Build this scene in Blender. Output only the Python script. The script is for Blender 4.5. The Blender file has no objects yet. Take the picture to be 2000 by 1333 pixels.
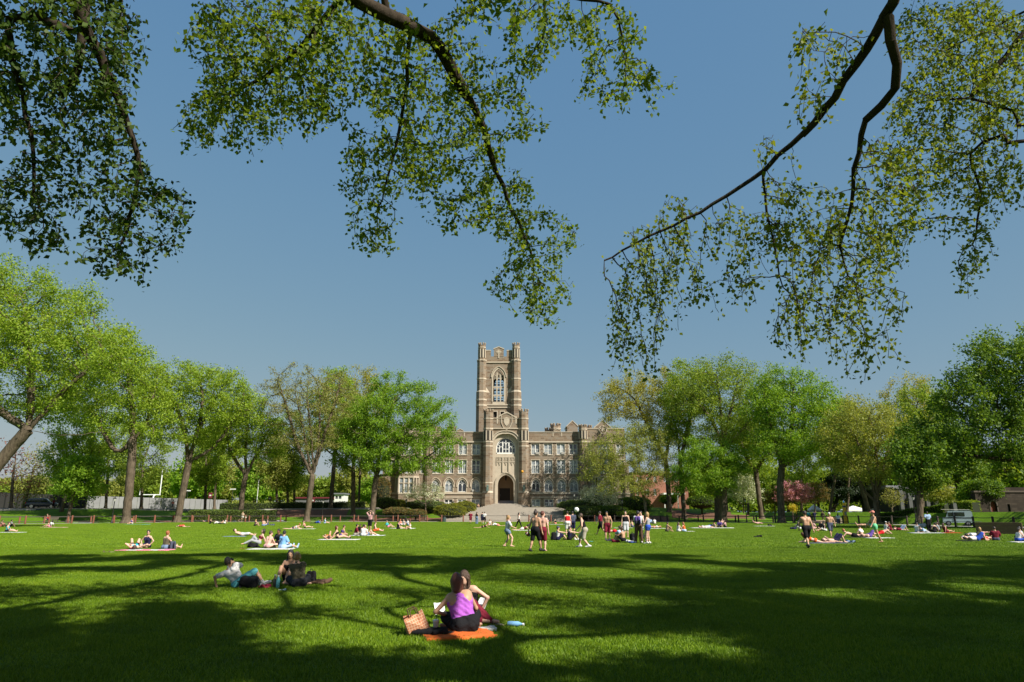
import bpy, bmesh, math, random
import numpy as np
from mathutils import Vector, Matrix
R = math.radians
S = bpy.context.scene
COL = S.collection
rng = np.random.default_rng(7)
random.seed(7)

# ---------------------------------------------------------------- camera, sky, sun, exposure
F = 1333.3                                   # focal length in pixels of the 2000 px wide photograph (24 mm)
TILT = math.atan(334.5 / F)
EYE = 1.65
CT, ST = math.cos(TILT), math.sin(TILT)
cam_d = bpy.data.cameras.new('camera'); cam_d.sensor_width = 36; cam_d.lens = 24.0
cam_d.clip_start = 0.1; cam_d.clip_end = 9000
cam = bpy.data.objects.new('camera', cam_d); COL.objects.link(cam)
cam.location = (0, 0, EYE); cam.rotation_euler = (math.pi / 2 + TILT, 0, 0)
S.camera = cam
SUN_EL = R(42); SUN_AZ = R(129)              # azimuth from +Y towards +X: the sun stands to the right and behind
w = bpy.data.worlds.new('World'); S.world = w; w.use_nodes = True
nt = w.node_tree; bg = nt.nodes['Background']
sky = nt.nodes.new('ShaderNodeTexSky'); sky.sky_type = 'NISHITA'; sky.sun_disc = False
sky.sun_elevation = SUN_EL; sky.sun_rotation = SUN_AZ
sky.air_density = 1.0; sky.dust_density = 1.0; sky.ozone_density = 6.0; sky.altitude = 0
sep = nt.nodes.new('ShaderNodeSeparateColor'); com = nt.nodes.new('ShaderNodeCombineColor')      # softer, hazier sky gradient in every direction
nt.links.new(sky.outputs[0], sep.inputs[0])
for k, (a_, g_) in enumerate(((1.30, .68), (1.90, .40), (3.20, .11))):
    pw = nt.nodes.new('ShaderNodeMath'); pw.operation = 'POWER'; pw.inputs[1].default_value = g_
    ml = nt.nodes.new('ShaderNodeMath'); ml.operation = 'MULTIPLY'; ml.inputs[1].default_value = a_
    nt.links.new(sep.outputs[k], pw.inputs[0]); nt.links.new(pw.outputs[0], ml.inputs[0]); nt.links.new(ml.outputs[0], com.inputs[k])
nt.links.new(com.outputs[0], bg.inputs[0]); bg.inputs[1].default_value = 0.075
sd = bpy.data.lights.new('sun', 'SUN'); sd.energy = 5.0; sd.angle = R(0.53); sd.color = (1.0, 0.94, 0.84)
sun = bpy.data.objects.new('sun', sd); COL.objects.link(sun)
sdir = Vector((math.sin(SUN_AZ) * math.cos(SUN_EL), math.cos(SUN_AZ) * math.cos(SUN_EL), math.sin(SUN_EL)))
sun.rotation_euler = sdir.to_track_quat('Z', 'Y').to_euler()
sun.location = (60, -40, 70)
vs = S.view_settings; vs.view_transform = 'Standard'; vs.look = 'None'; vs.exposure = 0.7; vs.gamma = 1.0; vs.use_curve_mapping = False
S.cycles.max_bounces = 6; S.cycles.diffuse_bounces = 3; S.cycles.glossy_bounces = 2
S.cycles.transmission_bounces = 4; S.cycles.transparent_max_bounces = 6
S.cycles.caustics_reflective = False; S.cycles.caustics_refractive = False
S.cycles.use_denoising = True
try: S.cycles.denoiser = 'OPENIMAGEDENOISE'; S.cycles.denoising_input_passes = 'RGB_ALBEDO_NORMAL'
except Exception: pass

# ---------------------------------------------------------------- placing
def ray(x, y):
    u, v = (x - 1000) / F, (666.5 - y) / F
    return np.array([u, CT - v * ST, ST + v * CT])
def G(x, y, z=0.0):
    r = ray(x, y); t = (z - EYE) / r[2]
    return r * t + np.array([0, 0, EYE])
def A(x, y, Y):
    r = ray(x, y); return r * (Y / r[1]) + np.array([0, 0, EYE])

# ---------------------------------------------------------------- materials
MATS = {}
def nodes(name):
    m = bpy.data.materials.new(name); m.use_nodes = True
    t = m.node_tree; return m, t, t.nodes['Principled BSDF']
def mat(name, col, rough=0.7, var=0.12, scale=6.0, bump=0.0, bscale=None, metal=0.0, spec=0.4, coat=0.0, emit=0.0):
    if name in MATS: return MATS[name]
    m, t, p = nodes(name)
    co = t.nodes.new('ShaderNodeTexCoord')
    n = t.nodes.new('ShaderNodeTexNoise'); n.inputs['Scale'].default_value = scale; n.inputs['Detail'].default_value = 5
    t.links.new(co.outputs['Object'], n.inputs['Vector'])
    mx = t.nodes.new('ShaderNodeMix'); mx.data_type = 'RGBA'
    mx.inputs[6].default_value = (*[c * (1 - var) for c in col], 1)
    mx.inputs[7].default_value = (*[min(1, c * (1 + var)) for c in col], 1)
    t.links.new(n.outputs[0], mx.inputs[0]); t.links.new(mx.outputs[2], p.inputs['Base Color'])
    p.inputs['Roughness'].default_value = rough; p.inputs['Metallic'].default_value = metal
    p.inputs['Specular IOR Level'].default_value = spec; p.inputs['Coat Weight'].default_value = coat
    if emit: p.inputs['Emission Color'].default_value = (*col, 1); p.inputs['Emission Strength'].default_value = emit
    if bump:
        b = t.nodes.new('ShaderNodeBump'); b.inputs['Strength'].default_value = bump; b.inputs['Distance'].default_value = 0.03
        n2 = n
        if bscale:
            n2 = t.nodes.new('ShaderNodeTexNoise'); n2.inputs['Scale'].default_value = bscale; n2.inputs['Detail'].default_value = 6
            t.links.new(co.outputs['Object'], n2.inputs['Vector'])
        t.links.new(n2.outputs[0], b.inputs['Height']); t.links.new(b.outputs[0], p.inputs['Normal'])
    MATS[name] = m; return m
def leafmat(name, c0, c1, trans=0.45, rough=0.55, tcol=None, spec=0.25):
    """thin leaf: every leaf (mesh island) has its own tint between c0 and c1; light passes through"""
    if name in MATS: return MATS[name]
    m, t, p = nodes(name)
    g = t.nodes.new('ShaderNodeNewGeometry')
    mx = t.nodes.new('ShaderNodeMix'); mx.data_type = 'RGBA'
    mx.inputs[6].default_value = (*c0, 1); mx.inputs[7].default_value = (*c1, 1)
    t.links.new(g.outputs['Random Per Island'], mx.inputs[0])
    t.links.new(mx.outputs[2], p.inputs['Base Color'])
    p.inputs['Roughness'].default_value = rough; p.inputs['Specular IOR Level'].default_value = spec
    tr = t.nodes.new('ShaderNodeBsdfTranslucent')
    gm = t.nodes.new('ShaderNodeMix'); gm.data_type = 'RGBA'; gm.blend_type = 'MULTIPLY'; gm.inputs[0].default_value = 1
    gm.inputs[7].default_value = (*(tcol or (1.5, 1.35, 0.6)), 1)
    t.links.new(mx.outputs[2], gm.inputs[6]); t.links.new(gm.outputs[2], tr.inputs[0])
    ms = t.nodes.new('ShaderNodeMixShader'); ms.inputs[0].default_value = trans
    t.links.new(p.outputs[0], ms.inputs[1]); t.links.new(tr.outputs[0], ms.inputs[2])
    t.links.new(ms.outputs[0], t.nodes['Material Output'].inputs[0])
    MATS[name] = m; return m
def ramp(t, stops):
    r = t.nodes.new('ShaderNodeValToRGB'); e = r.color_ramp.elements
    while len(e) < len(stops): e.new(0.5)
    for k, (q, c) in enumerate(stops): e[k].position = q; e[k].color = (*c, 1)
    return r
def stonemat(name, cols, bw=0.75, bh=0.34, mortar=(0.30, 0.25, 0.19), axis='XZ', off=0.0):
    """coursed rubble stone in uneven blocks"""
    m, t, p = nodes(name)
    co = t.nodes.new('ShaderNodeTexCoord'); sx = t.nodes.new('ShaderNodeSeparateXYZ'); cx = t.nodes.new('ShaderNodeCombineXYZ')
    t.links.new(co.outputs['Object'], sx.inputs[0])
    ad = t.nodes.new('ShaderNodeMath'); ad.operation = 'ADD'; t.links.new(sx.outputs[0], ad.inputs[0]); t.links.new(sx.outputs[1], ad.inputs[1])
    t.links.new(ad.outputs[0], cx.inputs[0]); t.links.new(sx.outputs[2], cx.inputs[1])
    nz = t.nodes.new('ShaderNodeTexNoise'); nz.inputs['Scale'].default_value = 0.9; nz.inputs['Detail'].default_value = 2
    t.links.new(cx.outputs[0], nz.inputs['Vector'])
    vm = t.nodes.new('ShaderNodeVectorMath'); vm.operation = 'MULTIPLY_ADD'
    t.links.new(nz.outputs[1], vm.inputs[0]); vm.inputs[1].default_value = (0.25, 0.12, 0); t.links.new(cx.outputs[0], vm.inputs[2])
    def brick(w_, h_, s):
        b = t.nodes.new('ShaderNodeTexBrick'); b.inputs['Scale'].default_value = 1
        b.inputs['Brick Width'].default_value = w_; b.inputs['Row Height'].default_value = h_
        b.inputs['Mortar Size'].default_value = 0.018; b.offset = 0.37; b.offset_frequency = 2; b.squash = 1.6; b.squash_frequency = 3
        b.inputs['Color1'].default_value = (0, 0, 0, 1); b.inputs['Color2'].default_value = (1, 1, 1, 1); b.inputs['Mortar'].default_value = (0.5, 0.5, 0.5, 1)
        t.links.new(vm.outputs[0], b.inputs[0]); return b
    b1 = brick(bw, bh, 0)
    r = ramp(t, [(k / (len(cols) - 1), c) for k, c in enumerate(cols)])
    n2 = t.nodes.new('ShaderNodeTexNoise'); n2.inputs['Scale'].default_value = 2.4; n2.inputs['Detail'].default_value = 6; n2.inputs['Roughness'].default_value = 0.75
    t.links.new(vm.outputs[0], n2.inputs['Vector'])
    av = t.nodes.new('ShaderNodeMix'); av.data_type = 'RGBA'; av.inputs[0].default_value = 0.5
    t.links.new(b1.outputs[0], av.inputs[6]); t.links.new(n2.outputs[0], av.inputs[7])
    t.links.new(av.outputs[2], r.inputs[0])
    mm = t.nodes.new('ShaderNodeMix'); mm.data_type = 'RGBA'
    t.links.new(b1.outputs[1], mm.inputs[0]); t.links.new(r.outputs[0], mm.inputs[6]); mm.inputs[7].default_value = (*mortar, 1)
    t.links.new(mm.outputs[2], p.inputs['Base Color'])
    bp = t.nodes.new('ShaderNodeBump'); bp.inputs['Strength'].default_value = 0.6; bp.inputs['Distance'].default_value = 0.05
    t.links.new(mm.outputs[2], bp.inputs['Height']); t.links.new(bp.outputs[0], p.inputs['Normal'])
    p.inputs['Roughness'].default_value = 0.9; p.inputs['Specular IOR Level'].default_value = 0.2
    MATS[name] = m; return m

# ---------------------------------------------------------------- mesh building
class MB:
    def __init__(s): s.v = []; s.f = []; s.m = []; s.sm = []
    def add(s, vs, fs, mi=0, smooth=False):
        o = len(s.v); s.v += [tuple(map(float, q)) for q in vs]
        for f in fs: s.f.append(tuple(o + k for k in f)); s.m.append(mi); s.sm.append(smooth)
        return s
    def box(s, x0, x1, y0, y1, z0, z1, mi=0):
        return s.add([(x0,y0,z0),(x1,y0,z0),(x1,y1,z0),(x0,y1,z0),(x0,y0,z1),(x1,y0,z1),(x1,y1,z1),(x0,y1,z1)],
                     [(0,3,2,1),(4,5,6,7),(0,1,5,4),(1,2,6,5),(2,3,7,6),(3,0,4,7)], mi)
    def quad(s, a, b, c, d, mi=0): return s.add([a, b, c, d], [(0,1,2,3)], mi)
    def prism(s, poly, y0, y1, mi=0, back=True):
        """polygon in x,z (seen from -Y, counter-clockwise) pushed from y0 to y1"""
        n = len(poly)
        fs = [tuple(range(n))] + ([tuple(range(2*n-1, n-1, -1))] if back else [])
        fs += [(k, n + k, n + (k+1) % n, (k+1) % n) for k in range(n)]
        return s.add([(x, y0, z) for x, z in poly] + [(x, y1, z) for x, z in poly], fs, mi)
    def zprism(s, poly, z0, z1, mi=0, top=None):
        n = len(poly); top = top or poly
        fs = [tuple(range(n-1, -1, -1)), tuple(range(n, 2*n))] + [(k, (k+1) % n, n + (k+1) % n, n + k) for k in range(n)]
        return s.add([(x, y, z0) for x, y in poly] + [(x, y, z1) for x, y in top], fs, mi)
    def cyl(s, a, b, r0, r1=None, n=8, mi=0, smooth=True):
        a, b = Vector(a), Vector(b); r1 = r0 if r1 is None else r1
        d = (b - a).normalized(); u = d.orthogonal().normalized(); w_ = d.cross(u)
        vs = []
        for c, r in ((a, r0), (b, r1)):
            vs += [c + (u * math.cos(2*math.pi*k/n) + w_ * math.sin(2*math.pi*k/n)) * r for k in range(n)]
        s.add(vs, [(k, (k+1) % n, n + (k+1) % n, n + k) for k in range(n)], mi, smooth)
        s.add(vs, [tuple(range(n-1, -1, -1)), tuple(range(n, 2*n))], mi)
        return s
    def path(s, pts, rs, n=6, mi=0):
        for k in range(len(pts) - 1): s.cyl(pts[k], pts[k+1], rs[k], rs[k+1], n, mi)
        return s
    def lathe(s, prof, c=(0,0,0), n=12, mi=0, smooth=True):
        vs = []; m = len(prof)
        for r, z in prof: vs += [(c[0] + r*math.cos(2*math.pi*k/n), c[1] + r*math.sin(2*math.pi*k/n), c[2] + z) for k in range(n)]
        s.add(vs, [(j*n+k, j*n+(k+1) % n, (j+1)*n+(k+1) % n, (j+1)*n+k) for j in range(m-1) for k in range(n)], mi, smooth)
        s.add(vs, [tuple(range(n-1, -1, -1)), tuple(range((m-1)*n, m*n))], mi)
        return s
    def ell(s, c, r, n=10, m=6, mi=0, rot=None):
        vs = []; M3 = rot or Matrix.Identity(3)
        for j in range(m + 1):
            ph = -math.pi/2 + math.pi*j/m
            for k in range(n):
                th = 2*math.pi*k/n
                q = M3 @ Vector((r[0]*math.cos(ph)*math.cos(th), r[1]*math.cos(ph)*math.sin(th), r[2]*math.sin(ph)))
                vs.append(Vector(c) + q)
        return s.add(vs, [(j*n+k, j*n+(k+1) % n, (j+1)*n+(k+1) % n, (j+1)*n+k) for j in range(m) for k in range(n)], mi, True)
    def mesh(s, name, mats, off=(0,0,0)):
        me = bpy.data.meshes.new(name); o = np.array(off, float)
        me.from_pydata([tuple(np.array(q) - o) for q in s.v], [], s.f)
        for m_ in (mats if isinstance(mats, (list, tuple)) else [mats]): me.materials.append(m_)
        me.polygons.foreach_set('material_index', s.m); me.polygons.foreach_set('use_smooth', s.sm)
        me.update(); return me
    def build(s, name, mats, parent=None, off=(0,0,0)):
        return link(name, s.mesh(name, mats, off), parent)
def link(name, me, parent=None):
    o = bpy.data.objects.new(name, me); COL.objects.link(o)
    if parent is not None: o.parent = parent
    return o
def tag(o, label, cat, group=None):
    o['label'] = label; o['category'] = cat
    if group: o['group'] = group
    return o
def thing(name, label, cat, loc=(0,0,0), rz=0.0, group=None):
    o = bpy.data.objects.new(name, None); COL.objects.link(o); o.location = tuple(map(float, loc)); o.rotation_euler = (0, 0, rz)
    o.empty_display_size = 0.2
    return tag(o, label, cat, group)
def struct(o): o['kind'] = 'structure'; return o
def npmesh(name, V, Q, mats, parent=None, smooth=False, mi=None):
    """big mesh of equal-sided faces from arrays"""
    me = bpy.data.meshes.new(name); V = np.asarray(V, np.float32); Q = np.asarray(Q, np.int32); n, k = Q.shape
    me.vertices.add(len(V)); me.vertices.foreach_set('co', V.ravel())
    me.loops.add(n * k); me.loops.foreach_set('vertex_index', Q.ravel())
    me.polygons.add(n); me.polygons.foreach_set('loop_start', np.arange(0, n*k, k, dtype=np.int32))
    me.polygons.foreach_set('loop_total', np.full(n, k, np.int32))
    for m_ in (mats if isinstance(mats, (list, tuple)) else [mats]): me.materials.append(m_)
    if mi is not None: me.polygons.foreach_set('material_index', np.asarray(mi, np.int32))
    if smooth: me.polygons.foreach_set('use_smooth', np.ones(n, bool))
    me.update(calc_edges=True); me.validate()
    return link(name, me, parent)
def copy_tree(o, parent=None):
    c = o.copy(); COL.objects.link(c); c.parent = parent
    for ch in list(o.children): copy_tree(ch, c)
    return c

# ---------------------------------------------------------------- ground
BP = [(-120, -400), (0, 100), (200, 110), (400, 122), (700, 126), (1000, 126), (1200, 124), (1400, 120), (1560, 112), (1650, 104), (1750, 95)]
BX, BY = [], []
for px, Y in BP[1:]:
    BX.append(A(px, 1020, Y)[0]); BY.append(Y)
BX = [-150, -138, -122, -98] + BX + [BX[-1] + .9, BX[-1] + 1.7, BX[-1] + 2.6, BX[-1] + 4]
BY = [-60, 40, 76, 93] + BY + [84, 71, 50, -60]
BX, BY = np.array(BX, float), np.array(BY, float)
def Yb(X): return np.interp(X, BX, BY)
def edge(X, Y):
    """distance outside the lawn's edge (negative on the lawn)"""
    X = np.asarray(X, float)
    sl = (Yb(X + 1.5) - Yb(X - 1.5)) / 3.0
    d = (Y - Yb(X)) / np.sqrt(1 + sl * sl)
    d = np.where(X < BX[0], np.maximum(BX[0] - X, d), d); d = np.where(X > BX[-1], np.maximum(X - BX[-1], d), d)
    return d
STX0, STX1, STY0, STY1 = -12.2, 11.0, 128.6, 149.0       # flight of steps
def sstep(a, b, x): t_ = np.clip((x - a) / (b - a), 0, 1); return t_ * t_ * (3 - 2 * t_)
def Zg(X, Y):
    X = np.asarray(X, float); Y = np.asarray(Y, float)
    e = edge(X, Y)
    amp = 2.6 - 1.0 * sstep(28, 55, X) - 0.35 * sstep(-25, -60, X)
    z = amp * sstep(5.0, 23.0, e)
    z = z + 0.10 * np.sin(X * 0.21 + 1.3) * np.sin(Y * 0.17) * sstep(6, 20, e)
    ins = (X > STX0 - 0.3) & (X < STX1 + 0.3) & (Y < STY1 + 1)
    return np.where(ins, np.minimum(z, -0.12 * (Y > STY0 - 2)), z)
def zg(X, Y): return float(Zg(X, Y))
def onground(px, Y, py=1000):
    p = A(px, py, Y); return np.array([p[0], Y, zg(p[0], Y)])

def grass_ground():
    m, t, p = nodes('lawn_turf')
    co = t.nodes.new('ShaderNodeTexCoord')
    def nz(sc, det=4, rough=0.6):
        n = t.nodes.new('ShaderNodeTexNoise'); n.inputs['Scale'].default_value = sc; n.inputs['Detail'].default_value = det
        n.inputs['Roughness'].default_value = rough; t.links.new(co.outputs['Object'], n.inputs['Vector']); return n
    n1, n2, n3 = nz(0.35, 4), nz(3.0, 5, .7), nz(45, 3, .8)
    r = ramp(t, [(0.25, (0.060, 0.125, 0.004)), (0.5, (0.088, 0.175, 0.006)), (0.8, (0.13, 0.22, 0.010))])
    mx = t.nodes.new('ShaderNodeMix'); mx.data_type = 'FLOAT'; mx.inputs[0].default_value = 0.5
    t.links.new(n1.outputs[0], mx.inputs[2]); t.links.new(n2.outputs[0], mx.inputs[3])
    mx2 = t.nodes.new('ShaderNodeMix'); mx2.data_type = 'FLOAT'; mx2.inputs[0].default_value = 0.45
    t.links.new(mx.outputs[0], mx2.inputs[2]); t.links.new(n3.outputs[0], mx2.inputs[3])
    t.links.new(mx2.outputs[0], r.inputs[0]); t.links.new(r.outputs[0], p.inputs['Base Color'])
    p.inputs['Roughness'].default_value = 0.85; p.inputs['Specular IOR Level'].default_value = 0.15
    b = t.nodes.new('ShaderNodeBump'); b.inputs['Strength'].default_value = 0.9; b.inputs['Distance'].default_value = 0.06
    t.links.new(n3.outputs[0], b.inputs['Height']); t.links.new(b.outputs[0], p.inputs['Normal'])
    MATS['turf'] = m; return m
turf = grass_ground()
def axis(lo, hi, st, far0, far1):
    a = list(np.arange(lo, hi + .01, st)); g, s_ = [], st
    q = hi
    while q < far1: s_ *= 1.45; q += s_; g.append(q)
    h, s_ = [], st; q = lo
    while q > far0: s_ *= 1.45; q -= s_; h.append(q)
    return np.array(h[::-1] + a + g)
gx = axis(-130, 110, 2.0, -4000, 4000); gy = axis(-30, 200, 2.0, -800, 6000)
XX, YY = np.meshgrid(gx, gy, indexing='ij')
VV = np.stack([XX, YY, Zg(XX, YY)], -1).reshape(-1, 3)
nx_, ny_ = len(gx), len(gy)
ii, jj = np.meshgrid(np.arange(nx_ - 1), np.arange(ny_ - 1), indexing='ij')
b0 = (ii * ny_ + jj).ravel()
struct(npmesh('ground', VV, np.stack([b0, b0 + ny_, b0 + ny_ + 1, b0 + 1], 1), turf, smooth=True))

# path round the lawn: a strip between the two fences
asph = mat('path_paving', (0.36, 0.34, 0.30), 0.9, 0.18, 1.2, 0.3, 30)
def strip(name, d0, d1, xs, dz, m):
    V, Q = [], []
    nrm = []
    for x in xs:
        sl = float(Yb(x + 1.5) - Yb(x - 1.5)) / 3.0; n = np.array([-sl, 1.0]) / math.hypot(sl, 1)
        b = np.array([x, float(Yb(x))])
        row = []
        for d in np.linspace(d0, d1, 5):
            q = b + n * d; V.append((q[0], q[1], zg(q[0], q[1]) + dz))
    for k in range(len(xs) - 1):
        for j in range(4): Q.append((k*5+j, (k+1)*5+j, (k+1)*5+j+1, k*5+j+1))
    return struct(npmesh(name, V, Q, m, smooth=True))
pxs = np.concatenate([np.linspace(-110, -70, 14), np.linspace(-68, 50, 60), np.linspace(50.3, 58.6, 120)])
strip('path', 0.15, 3.6, pxs, 0.014, asph)
# ---------------------------------------------------------------- the collegiate Gothic hall
stone = stonemat('rubble_stone', [(0.055, 0.038, 0.028), (0.16, 0.112, 0.076), (0.24, 0.180, 0.124), (0.22, 0.185, 0.145), (0.41, 0.33, 0.235)], 0.85, 0.40)
lime = mat('limestone_trim', (0.45, 0.385, 0.295), 0.85, 0.24, 1.3, 0.25, 9)
white = mat('white_paint', (0.74, 0.74, 0.70), 0.45, 0.05, 3)
steps_m = mat('granite_steps', (0.33, 0.295, 0.245), 0.85, 0.16, 1.6, 0.3, 14)
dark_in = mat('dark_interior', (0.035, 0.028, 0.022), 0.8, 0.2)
tan_in = mat('vestibule_plaster', (0.30, 0.20, 0.12), 0.85, 0.15, 1)
lead = mat('lead_roof', (0.16, 0.17, 0.18), 0.7, 0.15)
def glassmat(name, col, rough, blind=None):
    m, t, p = nodes(name)
    p.inputs['Base Color'].default_value = (*col, 1); p.inputs['Roughness'].default_value = rough
    p.inputs['Specular IOR Level'].default_value = 0.9
    if blind:
        co = t.nodes.new('ShaderNodeTexCoord'); wv = t.nodes.new('ShaderNodeTexNoise'); wv.inputs['Scale'].default_value = 1.1; wv.inputs['Detail'].default_value = 2
        t.links.new(co.outputs['Object'], wv.inputs['Vector'])
        r = ramp(t, [(0.38, col), (0.56, blind)]); t.links.new(wv.outputs[0], r.inputs[0]); t.links.new(r.outputs[0], p.inputs['Base Color'])
    MATS[name] = m; return m
glass_d = glassmat('window_glass_dark', (0.03, 0.035, 0.045), 0.08)
glass_b = glassmat('window_glass_blinds', (0.06, 0.075, 0.09), 0.1, (0.26, 0.29, 0.31))
glass_p = glassmat('window_glass_pale', (0.14, 0.17, 0.19), 0.12, (0.36, 0.38, 0.39))
ac_m = mat('air_conditioner_case', (0.35, 0.34, 0.31), 0.5)

YW, YE, YT, YP = 152.0, 150.4, 156.5, 151.0       # wing wall, entrance front, tower front, end pavilions
BASE = np.array([A(988, 990, YE)[0], YE, 2.6])
hall = thing('collegiate_gothic_hall', 'large brown stone Gothic hall with a tall central tower above broad steps', 'building', BASE)
def hb(mb, name, mats, parent=None): return mb.build(name, mats, parent or hall, BASE)
def bX(px, Y): return float(A(px, 900, Y)[0])
def bZ(py, Y): return float(A(1000, py, Y)[2])
def P2(px, py, Y): q = A(px, py, Y); return float(q[0]), float(q[2])

def arch(w_, h_, n=8):
    """pointed arch from (-w/2,0) over (0,h) to (w/2,0), left to right"""
    Rr = (w_*w_/4 + h_*h_) / w_; cx = -w_/2 + Rr; a1 = math.acos(max(-1, min(1, (Rr - w_/2) / Rr)))
    L = [(cx - Rr*math.cos(a1*k/n), Rr*math.sin(a1*k/n)) for k in range(n + 1)]
    return L + [(-x, z) for x, z in L[-2::-1]]
def wall(mb, x0, x1, z0, z1, y, holes, depth=0.35, mi=0):
    """wall face with real openings; hole = (xa, xb, za, zb, rise): rise > 0 makes a pointed head above zb - rise"""
    xs = sorted({x0, x1, *[h[0] for h in holes], *[h[1] for h in holes]})
    zs = sorted({z0, z1, *[h[2] for h in holes], *[h[3] for h in holes]})
    for i in range(len(xs) - 1):
        for j in range(len(zs) - 1):
            cx, cz = (xs[i] + xs[i+1]) / 2, (zs[j] + zs[j+1]) / 2
            if any(h[0] < cx < h[1] and h[2] < cz < h[3] for h in holes): continue
            mb.quad((xs[i], y, zs[j]), (xs[i+1], y, zs[j]), (xs[i+1], y, zs[j+1]), (xs[i], y, zs[j+1]), mi)
    for xa, xb, za, zb, rise in holes:
        if rise:
            c = (xa + xb) / 2; ap = [(c + x, zb - rise + z) for x, z in arch(xb - xa, rise)]
            k = len(ap) // 2
            L = ap[:k+1]; Rg = ap[k:]
            mb.add([(x, y, z) for x, z in L] + [(xa, y, zb)], [tuple(range(len(L), -1, -1))], mi)
            mb.add([(x, y, z) for x, z in Rg] + [(xb, y, zb)], [tuple(range(len(Rg), -1, -1))], mi)
            per = [(xa, za), (xb, za)] + ap[::-1]
        else: per = [(xa, za), (xb, za), (xb, zb), (xa, zb)]
        n = len(per)
        for k in range(n):
            a, b = per[k], per[(k+1) % n]
            mb.quad((a[0], y, a[1]), (a[0], y + depth, a[1]), (b[0], y + depth, b[1]), (b[0], y, b[1]), mi)
def band(mb, pts, wd, y0, y1, mi=0, close=False):
    """moulding of width wd along a line of x,z points"""
    n = len(pts); off = []
    for k in range(n):
        a = pts[k-1] if (k > 0 or close) else pts[k]; b = pts[(k+1) % n] if (k < n-1 or close) else pts[k]
        dx, dz = b[0]-a[0], b[1]-a[1]; L = math.hypot(dx, dz) or 1
        off.append((pts[k][0] - dz/L*wd, pts[k][1] + dx/L*wd))
    for k in range(n - (0 if close else 1)):
        j = (k+1) % n
        mb.prism([pts[k], pts[j], off[j], off[k]], y0, y1, mi)
WCNT = [0]
def window(xc, zb, w_, h_, y, kind='rect', ac=0, glass=None, parent=None):
    """white window set back in the wall: frame, glazing bars, panes, stone sill"""
    WCNT[0] += 1; k = WCNT[0]
    fr = MB(); yf = y + 0.16; yb = y + 0.26
    x0, x1, z0, z1 = xc - w_/2, xc + w_/2, zb, zb + h_
    t_ = 0.10
    if kind == 'arch':
        rise = w_ * 0.72; zs = z1 - rise
        ap = [(xc + x, zs + z) for x, z in arch(w_, rise)]
        per = [(x0, z0)] + ap + [(x1, z0)]
        band(fr, [(x, z) for x, z in per[::-1]], t_, yf, yb)
        fr.box(x0, x1, yf, yb, z0, z0 + t_)
        fr.box(xc - .05, xc + .05, yf + .005, yb, z0 + t_, zs + rise * .35)
        for s in (-1, 1):                              # two lancets and a rounded eye above
            c = xc + s * w_/4; la = [(c + x, zs - .05 + z) for x, z in arch(w_/2 - .06, w_*.30, 5)]
            band(fr, la[::-1], .07, yf + .005, yb)
        eye_ = [(xc + .20*math.cos(a), zs + rise*.60 + .20*math.sin(a)) for a in np.linspace(0, 2*math.pi, 10, endpoint=False)]
        band(fr, eye_[::-1], .05, yf + .007, yb, close=True)
        pane_poly = [(x, z) for x, z in per]
    else:
        fr.box(x0, x0 + t_, yf, yb, z0, z1); fr.box(x1 - t_, x1, yf, yb, z0, z1)
        fr.box(x0 + t_, x1 - t_, yf, yb, z0, z0 + t_); fr.box(x0 + t_, x1 - t_, yf, yb, z1 - t_, z1)
        fr.box(xc - .09, xc + .09, yf - .02, yb, z0 + t_, z1 - t_)
        tr = [0.62] if kind == 'cross' else [0.5]
        for q in tr:
            hh = .07 if kind == 'cross' else .045
            for s in (-1, 1): fr.box(min(xc + s*.09, xc + s*(w_/2 - t_)), max(xc + s*.09, xc + s*(w_/2 - t_)), yf + .01, yb, z0 + h_*q - hh, z0 + h_*q + hh)
        for s in (-1, 1):                              # thin bars
            c = xc + s * (w_/4 - .005)
            fr.box(c - .02, c + .02, yf + .03, yb, z0 + t_, z0 + h_*tr[0] - .07)
            for q in (0.22, 0.40): fr.box(c - w_/4 + .13, c + w_/4 - .11, yf + .035, yb, z0 + h_*q - .018, z0 + h_*q + .018)
        pane_poly = [(x0, z0), (x0, z1), (x1, z1), (x1, z0)]
    wo = hb(fr, 'window', white, parent)
    pn = MB(); pn.add([(x, yb - .03, z) for x, z in pane_poly], [tuple(range(len(pane_poly) - 1, -1, -1))])
    g = glass or [glass_b, glass_d, glass_b, glass_p, glass_b][(k * 7) % 5]
    hb(pn, 'pane', g, wo)
    sl = MB(); sl.box(x0 - .18, x1 + .18, y - .12, y + .16, z0 - .2, z0 - .02); hb(sl, 'sill', lime, wo)
    if ac:
        a = MB(); c = xc + ac * w_/4; a.box(c - .38, c + .38, y - .25, y + .2, z0 + .02, z0 + .5); a.box(c - .34, c + .34, y - .27, y - .25, z0 + .08, z0 + .44)
        hb(a, 'air_conditioner', ac_m, wo)
    return wo

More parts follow.
